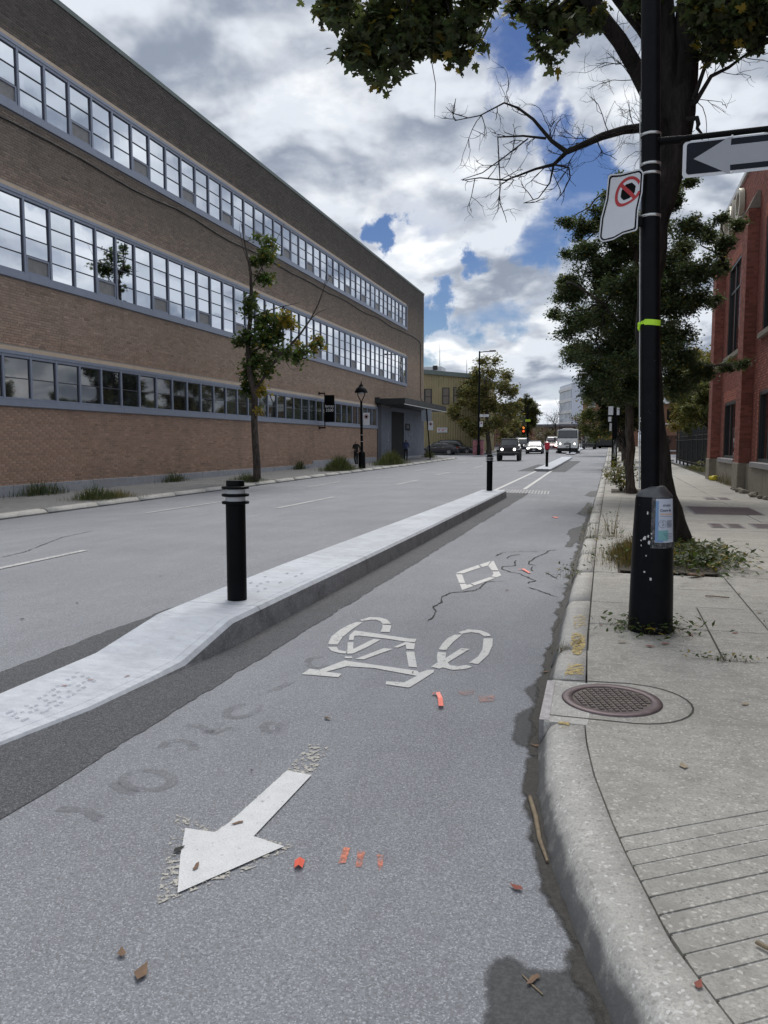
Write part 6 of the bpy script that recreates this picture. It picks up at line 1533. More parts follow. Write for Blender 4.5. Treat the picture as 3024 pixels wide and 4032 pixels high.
def person(label, loc, rz, h, jacket, trousers, shoe, skinm, larm, rarm, lleg, rleg, hat=None, bag=False):
    """faces -y before turning; arms and legs are lists of joints"""
    t = thing('person', label, 'person', loc, rz); s = h / 1.75
    S_ = lambda p: tuple(c * s for c in p)
    def hand(side, w, d):
        out = []; w = Vector(w); d = Vector(d).normalized(); sd_ = Vector((side, 0, 0)); k_ = w + d * .075
        for i, (o_, ln) in enumerate(((-.028, .066), (-.009, .078), (.010, .072), (.027, .056))):
            b_ = k_ + Vector((0, o_, 0)); out.append([(f'palm{side}', S_(k_), .034 * s), (f'f{side}{i}a', S_(b_ + d * ln * .6), .009 * s), (f'f{side}{i}b', S_(b_ + d * ln * .9 + Vector((-side * .03, 0, 0))), .008 * s)])
        out.append([(f'palm{side}', S_(k_), .034 * s), (f'th{side}', S_(w + d * .06 + Vector((0, -.05, 0))), .010 * s)])
        return out
    ch = [[('pelvis', S_((0, 0, .95)), (.155 * s, .12 * s)), ('waist', S_((0, 0, 1.10)), (.145 * s, .11 * s)), ('chest', S_((0, .0, 1.30)), (.17 * s, .12 * s)), ('neckb', S_((0, .0, 1.45)), .075 * s), ('neck', S_((0, -.01, 1.51)), .055 * s), ('head', S_((0, -.025, 1.60)), (.075 * s, .095 * s)), ('crown', S_((0, -.02, 1.68)), (.070 * s, .085 * s))]]
    for side, arm, leg in ((1, larm, lleg), (-1, rarm, rleg)):
        sh, el, wr = arm
        ch.append([('chest', None, None)][:0] + [('neckb', S_((0, 0, 1.45)), 0), (f'sh{side}', S_(sh), .068 * s), (f'el{side}', S_(el), .052 * s), (f'wr{side}', S_(wr), .036 * s), (f'palm{side}', S_(Vector(wr) + (Vector(wr) - Vector(el)).normalized() * .075), .034 * s)])
        ch += hand(side, wr, Vector(wr) - Vector(el))
        hp, kn, an, toe = leg
        ch.append([('pelvis', None, 0), (f'hip{side}', S_(hp), .095 * s), (f'kn{side}', S_(kn), .068 * s), (f'an{side}', S_(an), .050 * s), (f'toe{side}', S_(toe), .042 * s)])
    me = skin_body(ch)
    mats = [jacket, trousers, shoe, skinm, MT['hair'] if hat is None else hat]
    for m_ in mats: me.materials.append(m_)
    hands = [Vector(S_(a[2])) for a in (larm, rarm)]
    for p in me.polygons:
        c_ = p.center; z = c_.z / s; i = 0
        if z < .13: i = 2
        elif z < .93: i = 1
        elif z > 1.50: i = 3
        if z > 1.635 or (z > 1.55 and c_.y / s > .03): i = 4
        for hv, arm in zip(hands, (larm, rarm)):
            if (c_ - hv).length < .19 * s and (c_ - hv).dot(Vector(arm[2]) - Vector(arm[1])) > -.004: i = 3
        p.material_index = i
    o = bpy.data.objects.new('body', me); COL.objects.link(o); o.parent = t
    m = MB(); hz_ = 1.605 * s
    m.lathe([(.012 * s, -.012 * s), (.012 * s, .012 * s)], 8, (.03 * s, -.115 * s, hz_), axis='Y'); m.lathe([(.012 * s, -.012 * s), (.012 * s, .012 * s)], 8, (-.03 * s, -.115 * s, hz_), axis='Y'); m.build('eyes', MT['hair'], t)
    m = MB(); m.box((0, -.125 * s, 1.575 * s), (.022 * s, .03 * s, .04 * s), taper=.5); m.build('nose', skinm, t)
    m = MB(); m.box((0, -.115 * s, 1.535 * s), (.045 * s, .012 * s, .010 * s)); m.build('mouth', MT['hoodie'], t)
    return t
pz1 = (-15.9, 47.7); fz = LZ(*pz1)
person('person in black jacket, dark red top and grey hat walking behind the heritage lamp', (pz1[0], pz1[1], fz), R(-12), 1.70, MT['jacket_black'], MT['trouser_black'], MT['shoe_white'], MT['skin'],
       ((.19, 0, 1.42), (.27, .08, 1.17), (.30, -.10, 1.00)), ((-.19, 0, 1.42), (-.27, .04, 1.17), (-.18, -.18, 1.14)), ((.09, 0, .90), (.10, -.06, .49), (.10, -.02, .07), (.11, -.15, .04)), ((-.09, 0, .90), (-.10, -.02, .49), (-.09, .12, .10), (-.09, .0, .04)), MT['cap_grey'])
pz2 = (-15.9, 60.4); fz = LZ(*pz2)
person('person in navy jacket and black trousers standing before the black doorway', (pz2[0], pz2[1], fz), R(172), 1.76, MT['jacket_blue'], MT['trouser_black'], MT['shoe_dark'], MT['skin_dark'],
       ((.20, 0, 1.42), (.28, .03, 1.16), (.19, -.16, 1.05)), ((-.20, 0, 1.42), (-.28, .03, 1.16), (-.20, -.16, 1.08)), ((.09, 0, .90), (.10, -.02, .49), (.10, .02, .07), (.11, -.12, .04)), ((-.09, 0, .90), (-.10, -.03, .49), (-.10, .04, .07), (-.10, -.10, .04)))
# ------------------------------------------------------------------ foliage
def leaf_mat(name, trans=.38):
    k = NT(name); c = k.attr('col')
    c = k.mix(k.math('MULTIPLY', k.ramp(k.noise(2.2, 3, .6), .45, .7), .35), c, k.mix(.5, c, (.015, .02, .01)))
    k.set(c, .55, spec=.35)
    tr = k.n('ShaderNodeBsdfTranslucent'); k.put(tr.inputs[0], k.mix(.5, c, k.mix(.35, c, (.25, .30, .03))))
    ms = k.n('ShaderNodeMixShader'); ms.inputs[0].default_value = trans; k.l(k.b.outputs[0], ms.inputs[1]); k.l(tr.outputs[0], ms.inputs[2]); k.l(ms.outputs[0], k.out.inputs[0])
    return k.mat
MT['leaf'] = leaf_mat('leaf'); MT['grass'] = leaf_mat('grass_blade', .2)
def bark_mat(name, c):
    k = NT(name); v = k.noise(9, 5, .7, k.scaled((1, 1, .22)), .8)
    k.bump(v, .9, .03); return k.set(k.mix(k.ramp(v, .38, .62), tuple(x * .45 for x in c), tuple(x * 1.25 for x in c)), .95, spec=.2)
MT['bark'] = bark_mat('grey_brown_bark', (.085, .072, .062)); MT['bark_dark'] = bark_mat('dark_bark', (.030, .026, .024))
T_OVAL = (np.array([(0, 0, 0), (-.24, .42, .05), (0, 1, 0), (.24, .42, .05)]), [(0, 3, 2), (0, 2, 1)])
mo = [(0, -.30), (.05, -.02), (.30, -.10), (.26, .06), (.52, .22), (.38, .30), (.42, .48), (.20, .40), (.13, .52), (.20, .66), (0, .95)]
mo = mo + [(-x, y) for x, y in mo[-2:0:-1]]
T_MAPLE = (np.array([(x, y + .1, .10 * abs(x)) for x, y in mo]), [tuple(range(len(mo)))])
ml = [(0, -.2), (.3, -.05), (.5, .25), (.2, .35), (0, .9), (-.2, .35), (-.5, .25), (-.3, -.05)]
T_MAPLE_LITE = (np.array([(x, y + .1, .10 * abs(x)) for x, y in ml]), [tuple(range(8))])
T_BLADE = (np.array([(-.035, 0, 0), (.035, 0, 0), (.028, .5, .05), (-.028, .5, .05), (0, 1, .22)]), [(0, 1, 2, 3), (3, 2, 4)])
def rot_mats(n, r, up=.5, droop=0.0):
    """random frames: leaf normals lean upwards by `up`, tips point anywhere and droop"""
    nz = r.normal(size=(n, 3)); nz[:, 2] = np.abs(nz[:, 2]) + up * 2; nz /= np.linalg.norm(nz, axis=1)[:, None]
    t = r.normal(size=(n, 3)); t[:, 2] -= droop; t -= nz * (t * nz).sum(1)[:, None]; t /= np.linalg.norm(t, axis=1)[:, None]
    x = np.cross(t, nz); return np.stack([x, t, nz], 2)
def leaf_mesh(name, C, size, tmpl, cols, r, up=.4, droop=.6, frames=None):
    TV, TF = tmpl; n, k = len(C), len(TV)
    M = rot_mats(n, r, up, droop) if frames is None else frames
    S = size * r.uniform(.65, 1.25, n) if np.isscalar(size) else size
    V = C[:, None] + np.einsum('nij,kj->nki', M, TV) * S[:, None, None]
    Fs = []
    for f in TF: Fs.append((np.array(f)[None] + (np.arange(n) * k)[:, None]))
    me = bpy.data.meshes.new(name); fl = []
    for f in Fs: fl += f.tolist()
    me.from_pydata(V.reshape(-1, 3).tolist(), [], fl)
    at = me.attributes.new('col', 'FLOAT_COLOR', 'POINT'); c4 = np.ones((n * k, 4), np.float32); c4[:, :3] = np.repeat(cols, k, 0); at.data.foreach_set('color', c4.ravel())
    me.materials.append(MT['leaf']); return me
def ball(c, rad, n, r, shell=.35):
    d = r.normal(size=(n, 3)); d /= np.linalg.norm(d, axis=1)[:, None]; q_ = r.uniform(shell, 1, n) ** .6
    return np.array(c) + d * q_[:, None] * np.array(rad)
def shades(base, n, r, yellow=0.0, var=.3, ycol=(.30, .22, .03)):
    c = np.array(base)[None] * np.clip(r.normal(1, var, (n, 1)), .35, 1.9) * np.clip(r.normal(1, .08, (n, 3)), .7, 1.3)
    if yellow: k = r.uniform(size=n) < yellow; c[k] = np.array(ycol) * r.uniform(.6, 1.2, (k.sum(), 1))
    return c
def add_obj(name, me, parent, kind=None):
    o = bpy.data.objects.new(name, me); COL.objects.link(o); o.parent = parent
    if kind: o['kind'] = kind
    return o
def wiggle(a, b, n, amp, r):
    a = Vector(a); b = Vector(b); P = []
    for i in range(n + 1):
        t = i / n; P.append(a.lerp(b, t) + Vector(r.normal(size=3)) * amp * math.sin(math.pi * t))
    return P
def px_tree(name, label, base, Y, trunk, clusters, leaf=.09, tmpl=T_OVAL, per=300, col=(.03, .045, .016), yellow=.03, limbs=(), seed=1, depth=1.0, dens=None, group=None, bark='bark', leafy_parts=0, up=.4, droop=.6, jitter=.8, sparse=None):
    """trunk and limbs: lists of (px, py, radius[, y]); clusters: (px, py, radius px[, yellow share])"""
    r = np.random.default_rng(seed); t = thing(name, label, 'tree', base, group=group); B = Vector(base)
    def pos(p): y = p[3] if len(p) > 3 else Y; return aty(p[0], p[1], y) - B
    m = MB(); P = [pos(p) for p in trunk]; rad = [p[2] for p in trunk]
    P = [Vector((0, 0, -.1))] + P; rad = [rad[0] * 1.35] + rad
    # smooth the trunk by inserting midpoints with slight wobble
    Q = [P[0]]; RQ = [rad[0]]
    for a, b, ra, rb in zip(P[:-1], P[1:], rad[:-1], rad[1:]):
        for k in (.33, .66, 1.0): Q.append(a.lerp(b, k) + (Vector(r.normal(size=3)) * ra * .10 if k < 1 else Vector())); RQ.append(ra + (rb - ra) * k)
    m.tube(Q, RQ, 12); tr = m.build('trunk', MT[bark], t)
    for L in limbs:
        m = MB(); LP = [pos(p) for p in L]; m.tube(LP, [p[2] for p in L], 8); m.build('limb', MT[bark], t)
    C = []; COLS = []
    skeleton = [v for v in Q[1:]]
    for L in limbs: skeleton += [pos(p) for p in L]
    tw = MB()
    for c in clusters:
        yy = Y + r.uniform(-depth, depth) * jitter; c3 = aty(c[0], c[1], yy) - B; rm_ = c[2] * yy / FPX
        n = int(per * (c[2] / 80.0) ** 1.6) if dens is None else int(dens * rm_ ** 2 * 100)
        n = max(n, 20)
        sub = max(5, int(rm_ / (leaf * .75)))
        cs = ball(c3, (rm_ * 1.0, rm_ * 1.0, rm_ * .85), sub, r, .45)
        for s_ in cs:
            k = max(4, n // sub); tt = r.uniform(.15, 1.22, k)[:, None]; C.append(np.array(c3)[None] * (1 - tt) + s_[None] * tt + r.normal(size=(k, 3)) * (leaf * .55 + rm_ * .10) * np.array((1, 1, .8))); COLS.append(shades(np.array(col) * r.uniform(.75, 1.3), k, r, c[3] if len(c) > 3 else yellow))
        near = min(skeleton, key=lambda v: (v - c3).length)
        P_ = wiggle(near, c3, 5, (near - c3).length * .06, r); tw.tube(P_, list(np.linspace(min(.035, .012 + .012 * (near - c3).length), .006, 6)), 5)
        for s_ in cs[:10]: tw.tube(wiggle(c3, Vector(s_), 3, rm_ * .06, r), [.008, .007, .005, .003], 4)
    tw.build('branch', MT['bark_dark'], t)['kind'] = 'stuff'
    if C:
        C = np.concatenate(C); COLS = np.concatenate(COLS)
        if leafy_parts:
            cp = np.array([B + Vector(c) for c in C]); pick = r.permutation(np.argsort(np.linalg.norm(cp - np.array((0, 0, EYE)), axis=1))[:len(C) // 2])[:leafy_parts]
            mask = np.ones(len(C), bool); mask[pick] = False
            o = add_obj('crown', leaf_mesh('crown', C[mask], leaf, tmpl, COLS[mask], r, up, droop), t, 'stuff')
            protos = [leaf_mesh('leaf', np.zeros((1, 3)), leaf, tmpl, COLS[pick[i]][None], r, up, droop) for i in range(12)]
            for j, i in enumerate(pick):
                lo = add_obj('leaf', protos[j % 12], o); lo.location = C[i]; lo.rotation_euler = (0, 0, r.uniform(0, 6.28))
        else: add_obj('crown', leaf_mesh('crown', C, leaf, tmpl, COLS, r, up, droop), t, 'stuff')
    return t
def twigs(mb, P, d, L, r, depth, rad):
    """bare twigs that fork and bend downwards a little"""
    if depth == 0 or L < .05: return
    n = 4; Q = [P]; d = d.normalized()
    for i in range(n):
        d = (d + Vector(r.normal(size=3)) * .22 + Vector((0, 0, .03))).normalized(); Q.append(Q[-1] + d * L / n)
    mb.tube(Q, list(np.linspace(rad, rad * .55, n + 1)), 4, cap=False)
    for k in range(r.integers(2, 4)):
        i = r.integers(1, n + 1); e = (d + Vector(r.normal(size=3)) * .75).normalized(); twigs(mb, Q[i], e, L * r.uniform(.5, .8), r, depth - 1, rad * .62)

# the big maple behind the post
YM_ = 11.45
L1 = [(2640, 620, .12), (2570, 400, .115), (2500, 262, .105, 11.2), (2440, 160, .10, 11.0), (2370, 70, .095, 10.8), (2270, -70, .085, 10.5), (2050, -280, .07, 10.2), (1750, -330, .05, 10)]
L2 = [(2650, 300, .10), (2530, 110, .09), (2440, 0, .08), (2330, -150, .06)]
LB_ = [(2640, 640, .10), (2605, 480, .06, 11.3), (2530, 503, .06, 11.1), (2455, 512, .055, 11.0), (2370, 537, .05, 10.9), (2300, 568, .042, 10.8), (2232, 598, .036, 10.7)]
LB2 = [(2232, 598, .034, 10.7), (2172, 555, .026, 10.7), (2100, 470, .02, 10.7), (2040, 425, .016, 10.7), (1985, 405, .012, 10.7), (1890, 455, .008, 10.7), (1790, 475, .006, 10.6)]
LB3 = [(2232, 598, .03, 10.7), (2180, 648, .024, 10.6), (2110, 665, .016, 10.6), (1990, 710, .010, 10.6), (1890, 700, .008, 10.5), (1820, 710, .005, 10.5)]
LB4 = [(2150, 545, .018, 10.7), (2060, 535, .014, 10.7), (1960, 540, .011, 10.7), (1965, 640, .008, 10.6), (1970, 740, .007, 10.6), (1960, 830, .004, 10.6)]
LB5 = [(2080, 545, .010, 10.7), (1990, 615, .009, 10.7), (1900, 680, .007, 10.7), (1815, 708, .004, 10.7)]
LB6 = [(2180, 648, .016, 10.6), (2165, 720, .010, 10.6), (2120, 780, .007, 10.6), (2060, 800, .004, 10.6)]
LB7 = [(2180, 648, .014, 10.6), (2240, 660, .012, 10.6), (2245, 700, .009, 10.6), (2215, 760, .006, 10.6), (2190, 790, .004, 10.6)]
LR = [(2700, 420, .06), (2740, 400, .032, 11.2), (2800, 300, .026, 11.1), (2870, 265, .02, 11), (2950, 205, .014, 11), (3040, 160, .01, 11)]
LR2 = [(2730, 395, .03, 11.2), (2780, 250, .024, 11.1), (2830, 180, .02, 11), (2870, 60, .015, 11)]
LS = [(2705, 470, .035, 11.2), (2745, 465, .03, 11.1), (2750, 490, .028, 11.1), (2745, 505, .022, 11.1), (2770, 535, .012, 11.1)]
DN = [(1700, -40, .010, 10.2), (1702, 150, .007, 10.2), (1700, 245, .006, 10.2), (1715, 330, .005, 10.2), (1712, 420, .004, 10.2), (1712, 465, .002, 10.2)]
trunk1 = [(2655, 2120, .24), (2612, 1960, .18), (2575, 1700, .16), (2558, 1400, .155), (2556, 1100, .155), (2575, 900, .175), (2610, 750, .20), (2645, 620, .22), (2665, 520, .20), (2700, 300, .16), (2712, 0, .15), (2730, -300, .12), (2760, -700, .07)]
clus = [(1350, 60, 100), (1490, 60, 120), (1440, 170, 95), (1640, 50, 130), (1600, 190, 95), (1750, 130, 105), (1840, 90, 80), (1795, 220, 45), (1470, 255, 50), (1310, -10, 85), (1700, -80, 140), (1880, -40, 80), (1530, 290, 28), (1515, 318, 20), (1390, 200, 55), (1880, 170, 35),
        (2050, 10, 50), (2140, 50, 75), (2220, 110, 75), (2270, 50, 85), (2320, 10, 85), (2175, 195, 32), (2130, 140, 45), (2330, 90, 40), (2850, 90, 85), (2940, 60, 110), (2990, 140, 55), (2790, 30, 80), (2770, 160, 45), (2890, -60, 130), (3050, 20, 100), (2840, 200, 32), (2500, 10, 45), (2555, -40, 60),
        (1500, -180, 150), (1850, -230, 160), (2150, -200, 160), (2500, -230, 170), (2850, -260, 170), (3150, -150, 150), (2000, -500, 220), (2400, -600, 240), (2800, -600, 230), (2600, -900, 260), (2200, -850, 230)]
bs = atz(2655, 2150, .153)
bigm = px_tree('maple_tree', 'large maple with bare lower limbs overhanging the lane behind the black post', (bs.x, YM_, .153), YM_, trunk1, [], .125, T_MAPLE, limbs=[[(2645, 600, .16), (2632, 300, .14), (2612, 0, .13), (2590, -350, .09), (2560, -700, .05)], L1, L2, LB_, LB2, LB3, LB4, LB5, LB6, LB7, LR, LR2, LS, DN], bark='bark_dark')
r1 = np.random.default_rng(5); Bm = Vector((bs.x, YM_, .153))
C = []; CC = []; tw = MB()
lims = [(L1, 0), (L2, 0), (LR, 0), (LR2, 0), (DN, 0)]
sk = [aty(p[0], p[1], p[3] if len(p) > 3 else YM_) - Bm for L in (L1, L2, LR, LR2, trunk1[6:]) for p in L]
for c in clus:
    yy = (10.2 if c[0] < 2000 else 10.9) + r1.uniform(-.5, .5); c3 = aty(c[0], c[1], yy) - Bm; rm_ = c[2] * yy / FPX
    n = int(210 * (c[2] / 80) ** 2 * (1.0 if c[1] > -120 else .55)) + 5; sub = max(2, int(rm_ / .09)); cs = ball(c3, (rm_ * .8, rm_ * .9, rm_ * .7), sub, r1, .2)
    for s_ in cs: k = max(3, n // sub); tt = r1.uniform(.2, 1.2, k)[:, None]; C.append(np.array(c3)[None] * (1 - tt) + s_[None] * tt + r1.normal(size=(k, 3)) * .085); CC.append(shades((.062, .082, .034), k, r1, .05, .35))
    near = min(sk, key=lambda v: (v - c3).length); P_ = wiggle(near, c3, 5, .05, r1); tw.tube(P_, list(np.linspace(.022, .007, 6)), 5)
    for s_ in cs[:6]: tw.tube(wiggle(P_[3], Vector(s_), 3, .03, r1), [.007, .006, .005, .003], 4)
tw.build('branch', MT['bark_dark'], bigm)['kind'] = 'stuff'
C = np.concatenate(C); CC = np.concatenate(CC)
pick = r1.permutation(np.where(C[:, 2] + .153 < 9.2)[0])[:300]; mask = np.ones(len(C), bool); mask[pick] = False
cro = add_obj('crown', leaf_mesh('crown', C[mask], .135, T_MAPLE, CC[mask], r1, .25, .9), bigm, 'stuff')
protos = [leaf_mesh('leaf', np.zeros((1, 3)), .135, T_MAPLE, CC[pick[i]][None], r1, .25, .9) for i in range(12)]
for j, i in enumerate(pick): lo = add_obj('leaf', protos[j % 12], cro); lo.location = C[i]; lo.rotation_euler = (0, 0, r1.uniform(0, 6.28))
# bare twigs along the lower limbs
tb_ = MB(); r2 = np.random.default_rng(8)
for L, dn, ln, dep, s_ in ((LB_, 14, .55, 4, 1), (LB2, 12, .42, 3, 1), (LB3, 8, .34, 3, 1), (LB4, 7, .30, 3, 1), (LB5, 5, .3, 2, 1), (LB6, 4, .3, 2, 1), (LB7, 5, .3, 2, 1), (LR, 9, .5, 3, 1), (L1[:4], 9, .6, 4, 1), (LR2, 5, .4, 3, 1)):
    P = [aty(p[0], p[1], p[3] if len(p) > 3 else YM_) - Bm for p in L]
    for i in range(dn):
        k = r2.integers(1, len(P)); q_ = P[k - 1].lerp(P[k], r2.uniform()); ax = (P[k] - P[k - 1]).normalized()
        d = (ax * .5 + Vector((r2.normal() * .8, r2.normal() * .35, r2.normal() * .8))).normalized(); twigs(tb_, q_, d, ln * r2.uniform(.6, 1.15), r2, dep, .0065)
tb_.build('twig', MT['bark_dark'], bigm)['kind'] = 'stuff'

# dense dark tree behind the post
cl2 = [(2230, 870, 34), (2300, 900, 55), (2370, 850, 62), (2410, 770, 42), (2440, 700, 22), (2330, 985, 65), (2215, 1100, 52), (2260, 1170, 75), (2350, 1090, 95), (2450, 990, 105), (2260, 1285, 75), (2180, 1240, 34), (2380, 1240, 110), (2470, 1140, 110), (2300, 1390, 75), (2350, 1450, 85), (2430, 1390, 110), (2480, 1290, 110), (2330, 1530, 45), (2420, 1530, 70), (2250, 1370, 38), (2230, 1000, 22), (2480, 900, 80), (2500, 1500, 90),
       (2670, 770, 55), (2720, 890, 50), (2690, 990, 75), (2790, 930, 45), (2850, 965, 42), (2905, 885, 26), (2650, 1080, 90), (2750, 1070, 70), (2840, 1050, 42), (2640, 1200, 95), (2730, 1180, 65), (2805, 1185, 32), (2640, 1320, 90), (2690, 1420, 60), (2760, 1440, 55), (2860, 1440, 32), (2930, 1430, 20), (2650, 1510, 75), (2720, 1500, 42), (2550, 950, 110), (2560, 1150, 120), (2560, 1350, 120), (2550, 1510, 90), (2700, 720, 35), (2840, 860, 22), (2600, 860, 70)]
b2_ = atz(2481, 1934, .153)
px_tree('elm_tree', 'dense dark leafy tree behind the signs leaning over the sidewalk', (b2_.x, 23.5, .153), 22.0, [(2482, 1900, .13, 23.5), (2478, 1700, .115, 23.4), (2480, 1500, .11, 23.2), (2490, 1300, .10, 22.5), (2500, 1100, .09, 22), (2510, 900, .06, 22)], cl2, .092, T_OVAL, 3700, (.078, .112, .050), .03, limbs=[[(2490, 1350, .07, 22.5), (2380, 1200, .05, 21.5), (2280, 1130, .03, 21)], [(2495, 1300, .07, 22.5), (2600, 1180, .05, 22.5), (2730, 1100, .03, 22.5), (2850, 1030, .015, 22)], [(2485, 1450, .06, 23), (2620, 1420, .045, 22.5), (2780, 1440, .03, 22), (2920, 1432, .012, 21.5)], [(2500, 1000, .05, 22), (2440, 850, .03, 21.5), (2420, 720, .012, 21.5)]], seed=3, depth=1.5)
# young maple before the brown building
z8 = lambda L: [(850 + a / 2.106, 850 + b / 2.106, c / 1.25) + ((d[0],) if d else ()) for a, b, c, *d in L]
cl3 = z8([(440, 240, 45), (390, 340, 65), (350, 370, 50), (400, 500, 45), (440, 530, 36), (340, 190, 26), (300, 690, 34), (260, 770, 45), (300, 760, 34), (430, 830, 58), (400, 900, 66), (500, 880, 66), (600, 850, 52, .8), (625, 900, 48, .85), (450, 960, 76), (520, 1000, 48), (380, 1010, 58), (250, 980, 40), (200, 1030, 44), (280, 1050, 50), (400, 1090, 46), (500, 1130, 46), (600, 1160, 46), (680, 1180, 46), (730, 1120, 42), (800, 1090, 34, .4), (850, 1045, 34, .7), (300, 1130, 40), (280, 1230, 56), (340, 1220, 56), (400, 1260, 48), (420, 1300, 36), (270, 1300, 48), (260, 1380, 48), (300, 1440, 46), (350, 1400, 34, .8), (380, 1470, 28, .9), (230, 1450, 22), (360, 1620, 18, .9), (470, 1220, 30), (670, 1060, 22, .8)])
z8l = lambda L: [(850 + a / 2.106, 850 + b / 2.106, c) for a, b, c in L]
b3_ = (-14.75, 29.6, LZ(-14.75, 29.6))
px_tree('young_maple', 'young street maple with sparse green and yellow leaves before the brown building', b3_, 29.5, [(1012, 1880, .165), (1003, 1700, .14), (1000, 1540, .13), (985, 1480, .11), (975, 1350, .095), (985, 1260, .09), (990, 1140, .07), (985, 1060, .05), (968, 980, .035), (950, 880, .012)], cl3, .16, T_MAPLE_LITE, 560, (.070, .115, .030), .06,
        limbs=[z8l([(330, 1440, .07), (500, 1190, .055), (600, 1090, .05), (700, 980, .045), (790, 850, .036), (850, 730, .028), (900, 590, .018), (915, 460, .008)]), z8l([(290, 1130, .05), (400, 1080, .04), (520, 1130, .03), (700, 1150, .02), (860, 1040, .012)]), z8l([(300, 840, .035), (420, 790, .025), (560, 750, .015), (690, 720, .006)]), z8l([(310, 560, .03), (380, 430, .02), (480, 250, .012), (570, 60, .005)]), z8l([(300, 480, .025), (230, 280, .015), (195, 120, .008), (205, 10, .004)]), z8l([(790, 850, .02), (850, 800, .012), (925, 770, .005)]), z8l([(900, 590, .012), (960, 480, .006), (930, 380, .003)]), z8l([(580, 1210, .016), (620, 1270, .010), (700, 1270, .004)])], seed=6, depth=.7, up=.2)
# bushy tree by the mustard building
cl4 = [(1905, 1420, 30), (1870, 1475, 40), (1930, 1460, 42), (1985, 1485, 32), (1840, 1540, 46), (1900, 1530, 60), (1970, 1535, 50), (2020, 1550, 32), (1800, 1600, 40), (1865, 1600, 60), (1940, 1605, 62), (2010, 1615, 42), (1835, 1660, 42), (1900, 1675, 52), (1960, 1675, 52), (2020, 1675, 36), (1870, 1705, 32), (1990, 1710, 32), (2042, 1600, 20), (1790, 1640, 22), (1850, 1510, 30), (1950, 1420, 20)]
px_tree('street_tree', 'bushy olive-green street tree beside the mustard building', (aty(1925, 1760, 89).x, 89, G(-14, 89) + .1), 89, [(1925, 1760, .28), (1920, 1700, .24), (1915, 1600, .2), (1910, 1500, .12)], cl4, .32, T_OVAL, 2600, (.175, .170, .065), .15, seed=9, depth=2.5)
# far trees
FT = 'trees along the far street'
px_tree('street_tree', 'olive-green street tree overhanging the right kerb beside the far brick house', (2.2, 84, G(2, 84) + .1), 84, [(2440, 1740, .22), (2400, 1650, .18), (2380, 1560, .1)], [(2330, 1560, 40), (2375, 1540, 45), (2385, 1620, 52), (2340, 1640, 45), (2400, 1685, 45), (2350, 1710, 40), (2315, 1625, 26), (2305, 1690, 26), (2430, 1570, 50), (2450, 1640, 50)], .30, T_OVAL, 2600, (.10, .125, .040), .12, seed=12, depth=1.5, group=FT)
px_tree('street_tree', 'russet-brown street tree behind the paving machine', (1.0, 140, G(1, 140)), 140, [(2300, 1750, .2), (2300, 1700, .15), (2290, 1650, .1)], [(2280, 1660, 30), (2310, 1640, 30), (2290, 1700, 35), (2330, 1700, 35), (2350, 1650, 30), (2260, 1720, 24)], .42, T_OVAL, 2200, (.085, .05, .03), .2, seed=13, depth=3, group=FT)
px_tree('street_tree', 'hazy brown half-bare tree at the end of the street', (aty(2150, 1750, 175).x, 175, G(-8, 175)), 175, [(2150, 1750, .2), (2150, 1715, .15), (2155, 1680, .1)], [(2120, 1700, 26), (2150, 1710, 26), (2180, 1700, 26), (2200, 1725, 26), (2140, 1735, 26), (2105, 1725, 26), (2170, 1740, 30), (2220, 1745, 26)], .42, T_OVAL, 1500, (.09, .075, .045), .1, seed=14, depth=3, group=FT)
px_tree('street_tree', 'pinkish autumn tree beyond the traffic signal', (aty(2075, 1750, 165).x, 165, G(-14, 165)), 165, [(2075, 1750, .2), (2075, 1720, .15), (2075, 1695, .1)], [(2080, 1690, 18), (2095, 1705, 20), (2065, 1715, 20), (2085, 1730, 24), (2110, 1740, 22)], .42, T_OVAL, 2200, (.20, .085, .07), .1, seed=15, depth=3, group=FT)
px_tree('street_tree', 'dark green tree behind the traffic signal and the jeep', (aty(2045, 1750, 130).x, 130, G(-14, 130)), 130, [(2045, 1760, .2), (2045, 1720, .15), (2042, 1680, .1)], [(2040, 1670, 20), (2055, 1690, 18), (2035, 1710, 25), (2060, 1725, 20), (2050, 1645, 12), (2010, 1725, 22)], .40, T_OVAL, 2200, (.04, .05, .022), .05, seed=16, depth=3, group=FT)
def gen_tree(label, x, y, h, r0, seed, col, per=900, leaf=.22, yellow=.08, name='street_tree', z=None):
    r = np.random.default_rng(seed); b = (x, y, (G(min(x, 9), y) + .14) if z is None else z); t = thing(name, label, 'tree', b, group=FT)
    m = MB(); P = wiggle((0, 0, -.1), (r.uniform(-.3, .3), r.uniform(-.3, .3), h * .8), 6, .06, r); m.tube(P, list(np.linspace(.19, .05, 7)), 10); m.build('trunk', MT['bark'], t)
    C = []; K = []; tw = MB()
    for i in range(26):
        a = r.uniform(0, 6.283); zz = r.uniform(.34, 1.0); rr = r0 * math.sin(math.pi * min(1, (zz - .25) / .85)) ** .6 * r.uniform(.35, 1)
        c = Vector((rr * math.cos(a), rr * math.sin(a), h * zz)); q_ = r0 * r.uniform(.25, .42); tw.tube(wiggle(P[max(1, min(5, int(zz * 6) - 1))], c, 4, .08, r), [.04, .03, .022, .014, .006], 5)
        for s_ in ball(c, (q_ * .7,) * 3, 4, r, .2): k = per // 4; C.append(ball(s_, (q_ * .6, q_ * .6, q_ * .45), k, r, 0)); K.append(shades(np.array(col) * r.uniform(.75, 1.3), k, r, yellow))
    tw.build('branch', MT['bark_dark'], t)['kind'] = 'stuff'; add_obj('crown', leaf_mesh('crown', np.concatenate(C), leaf, T_OVAL, np.concatenate(K), r), t, 'stuff')
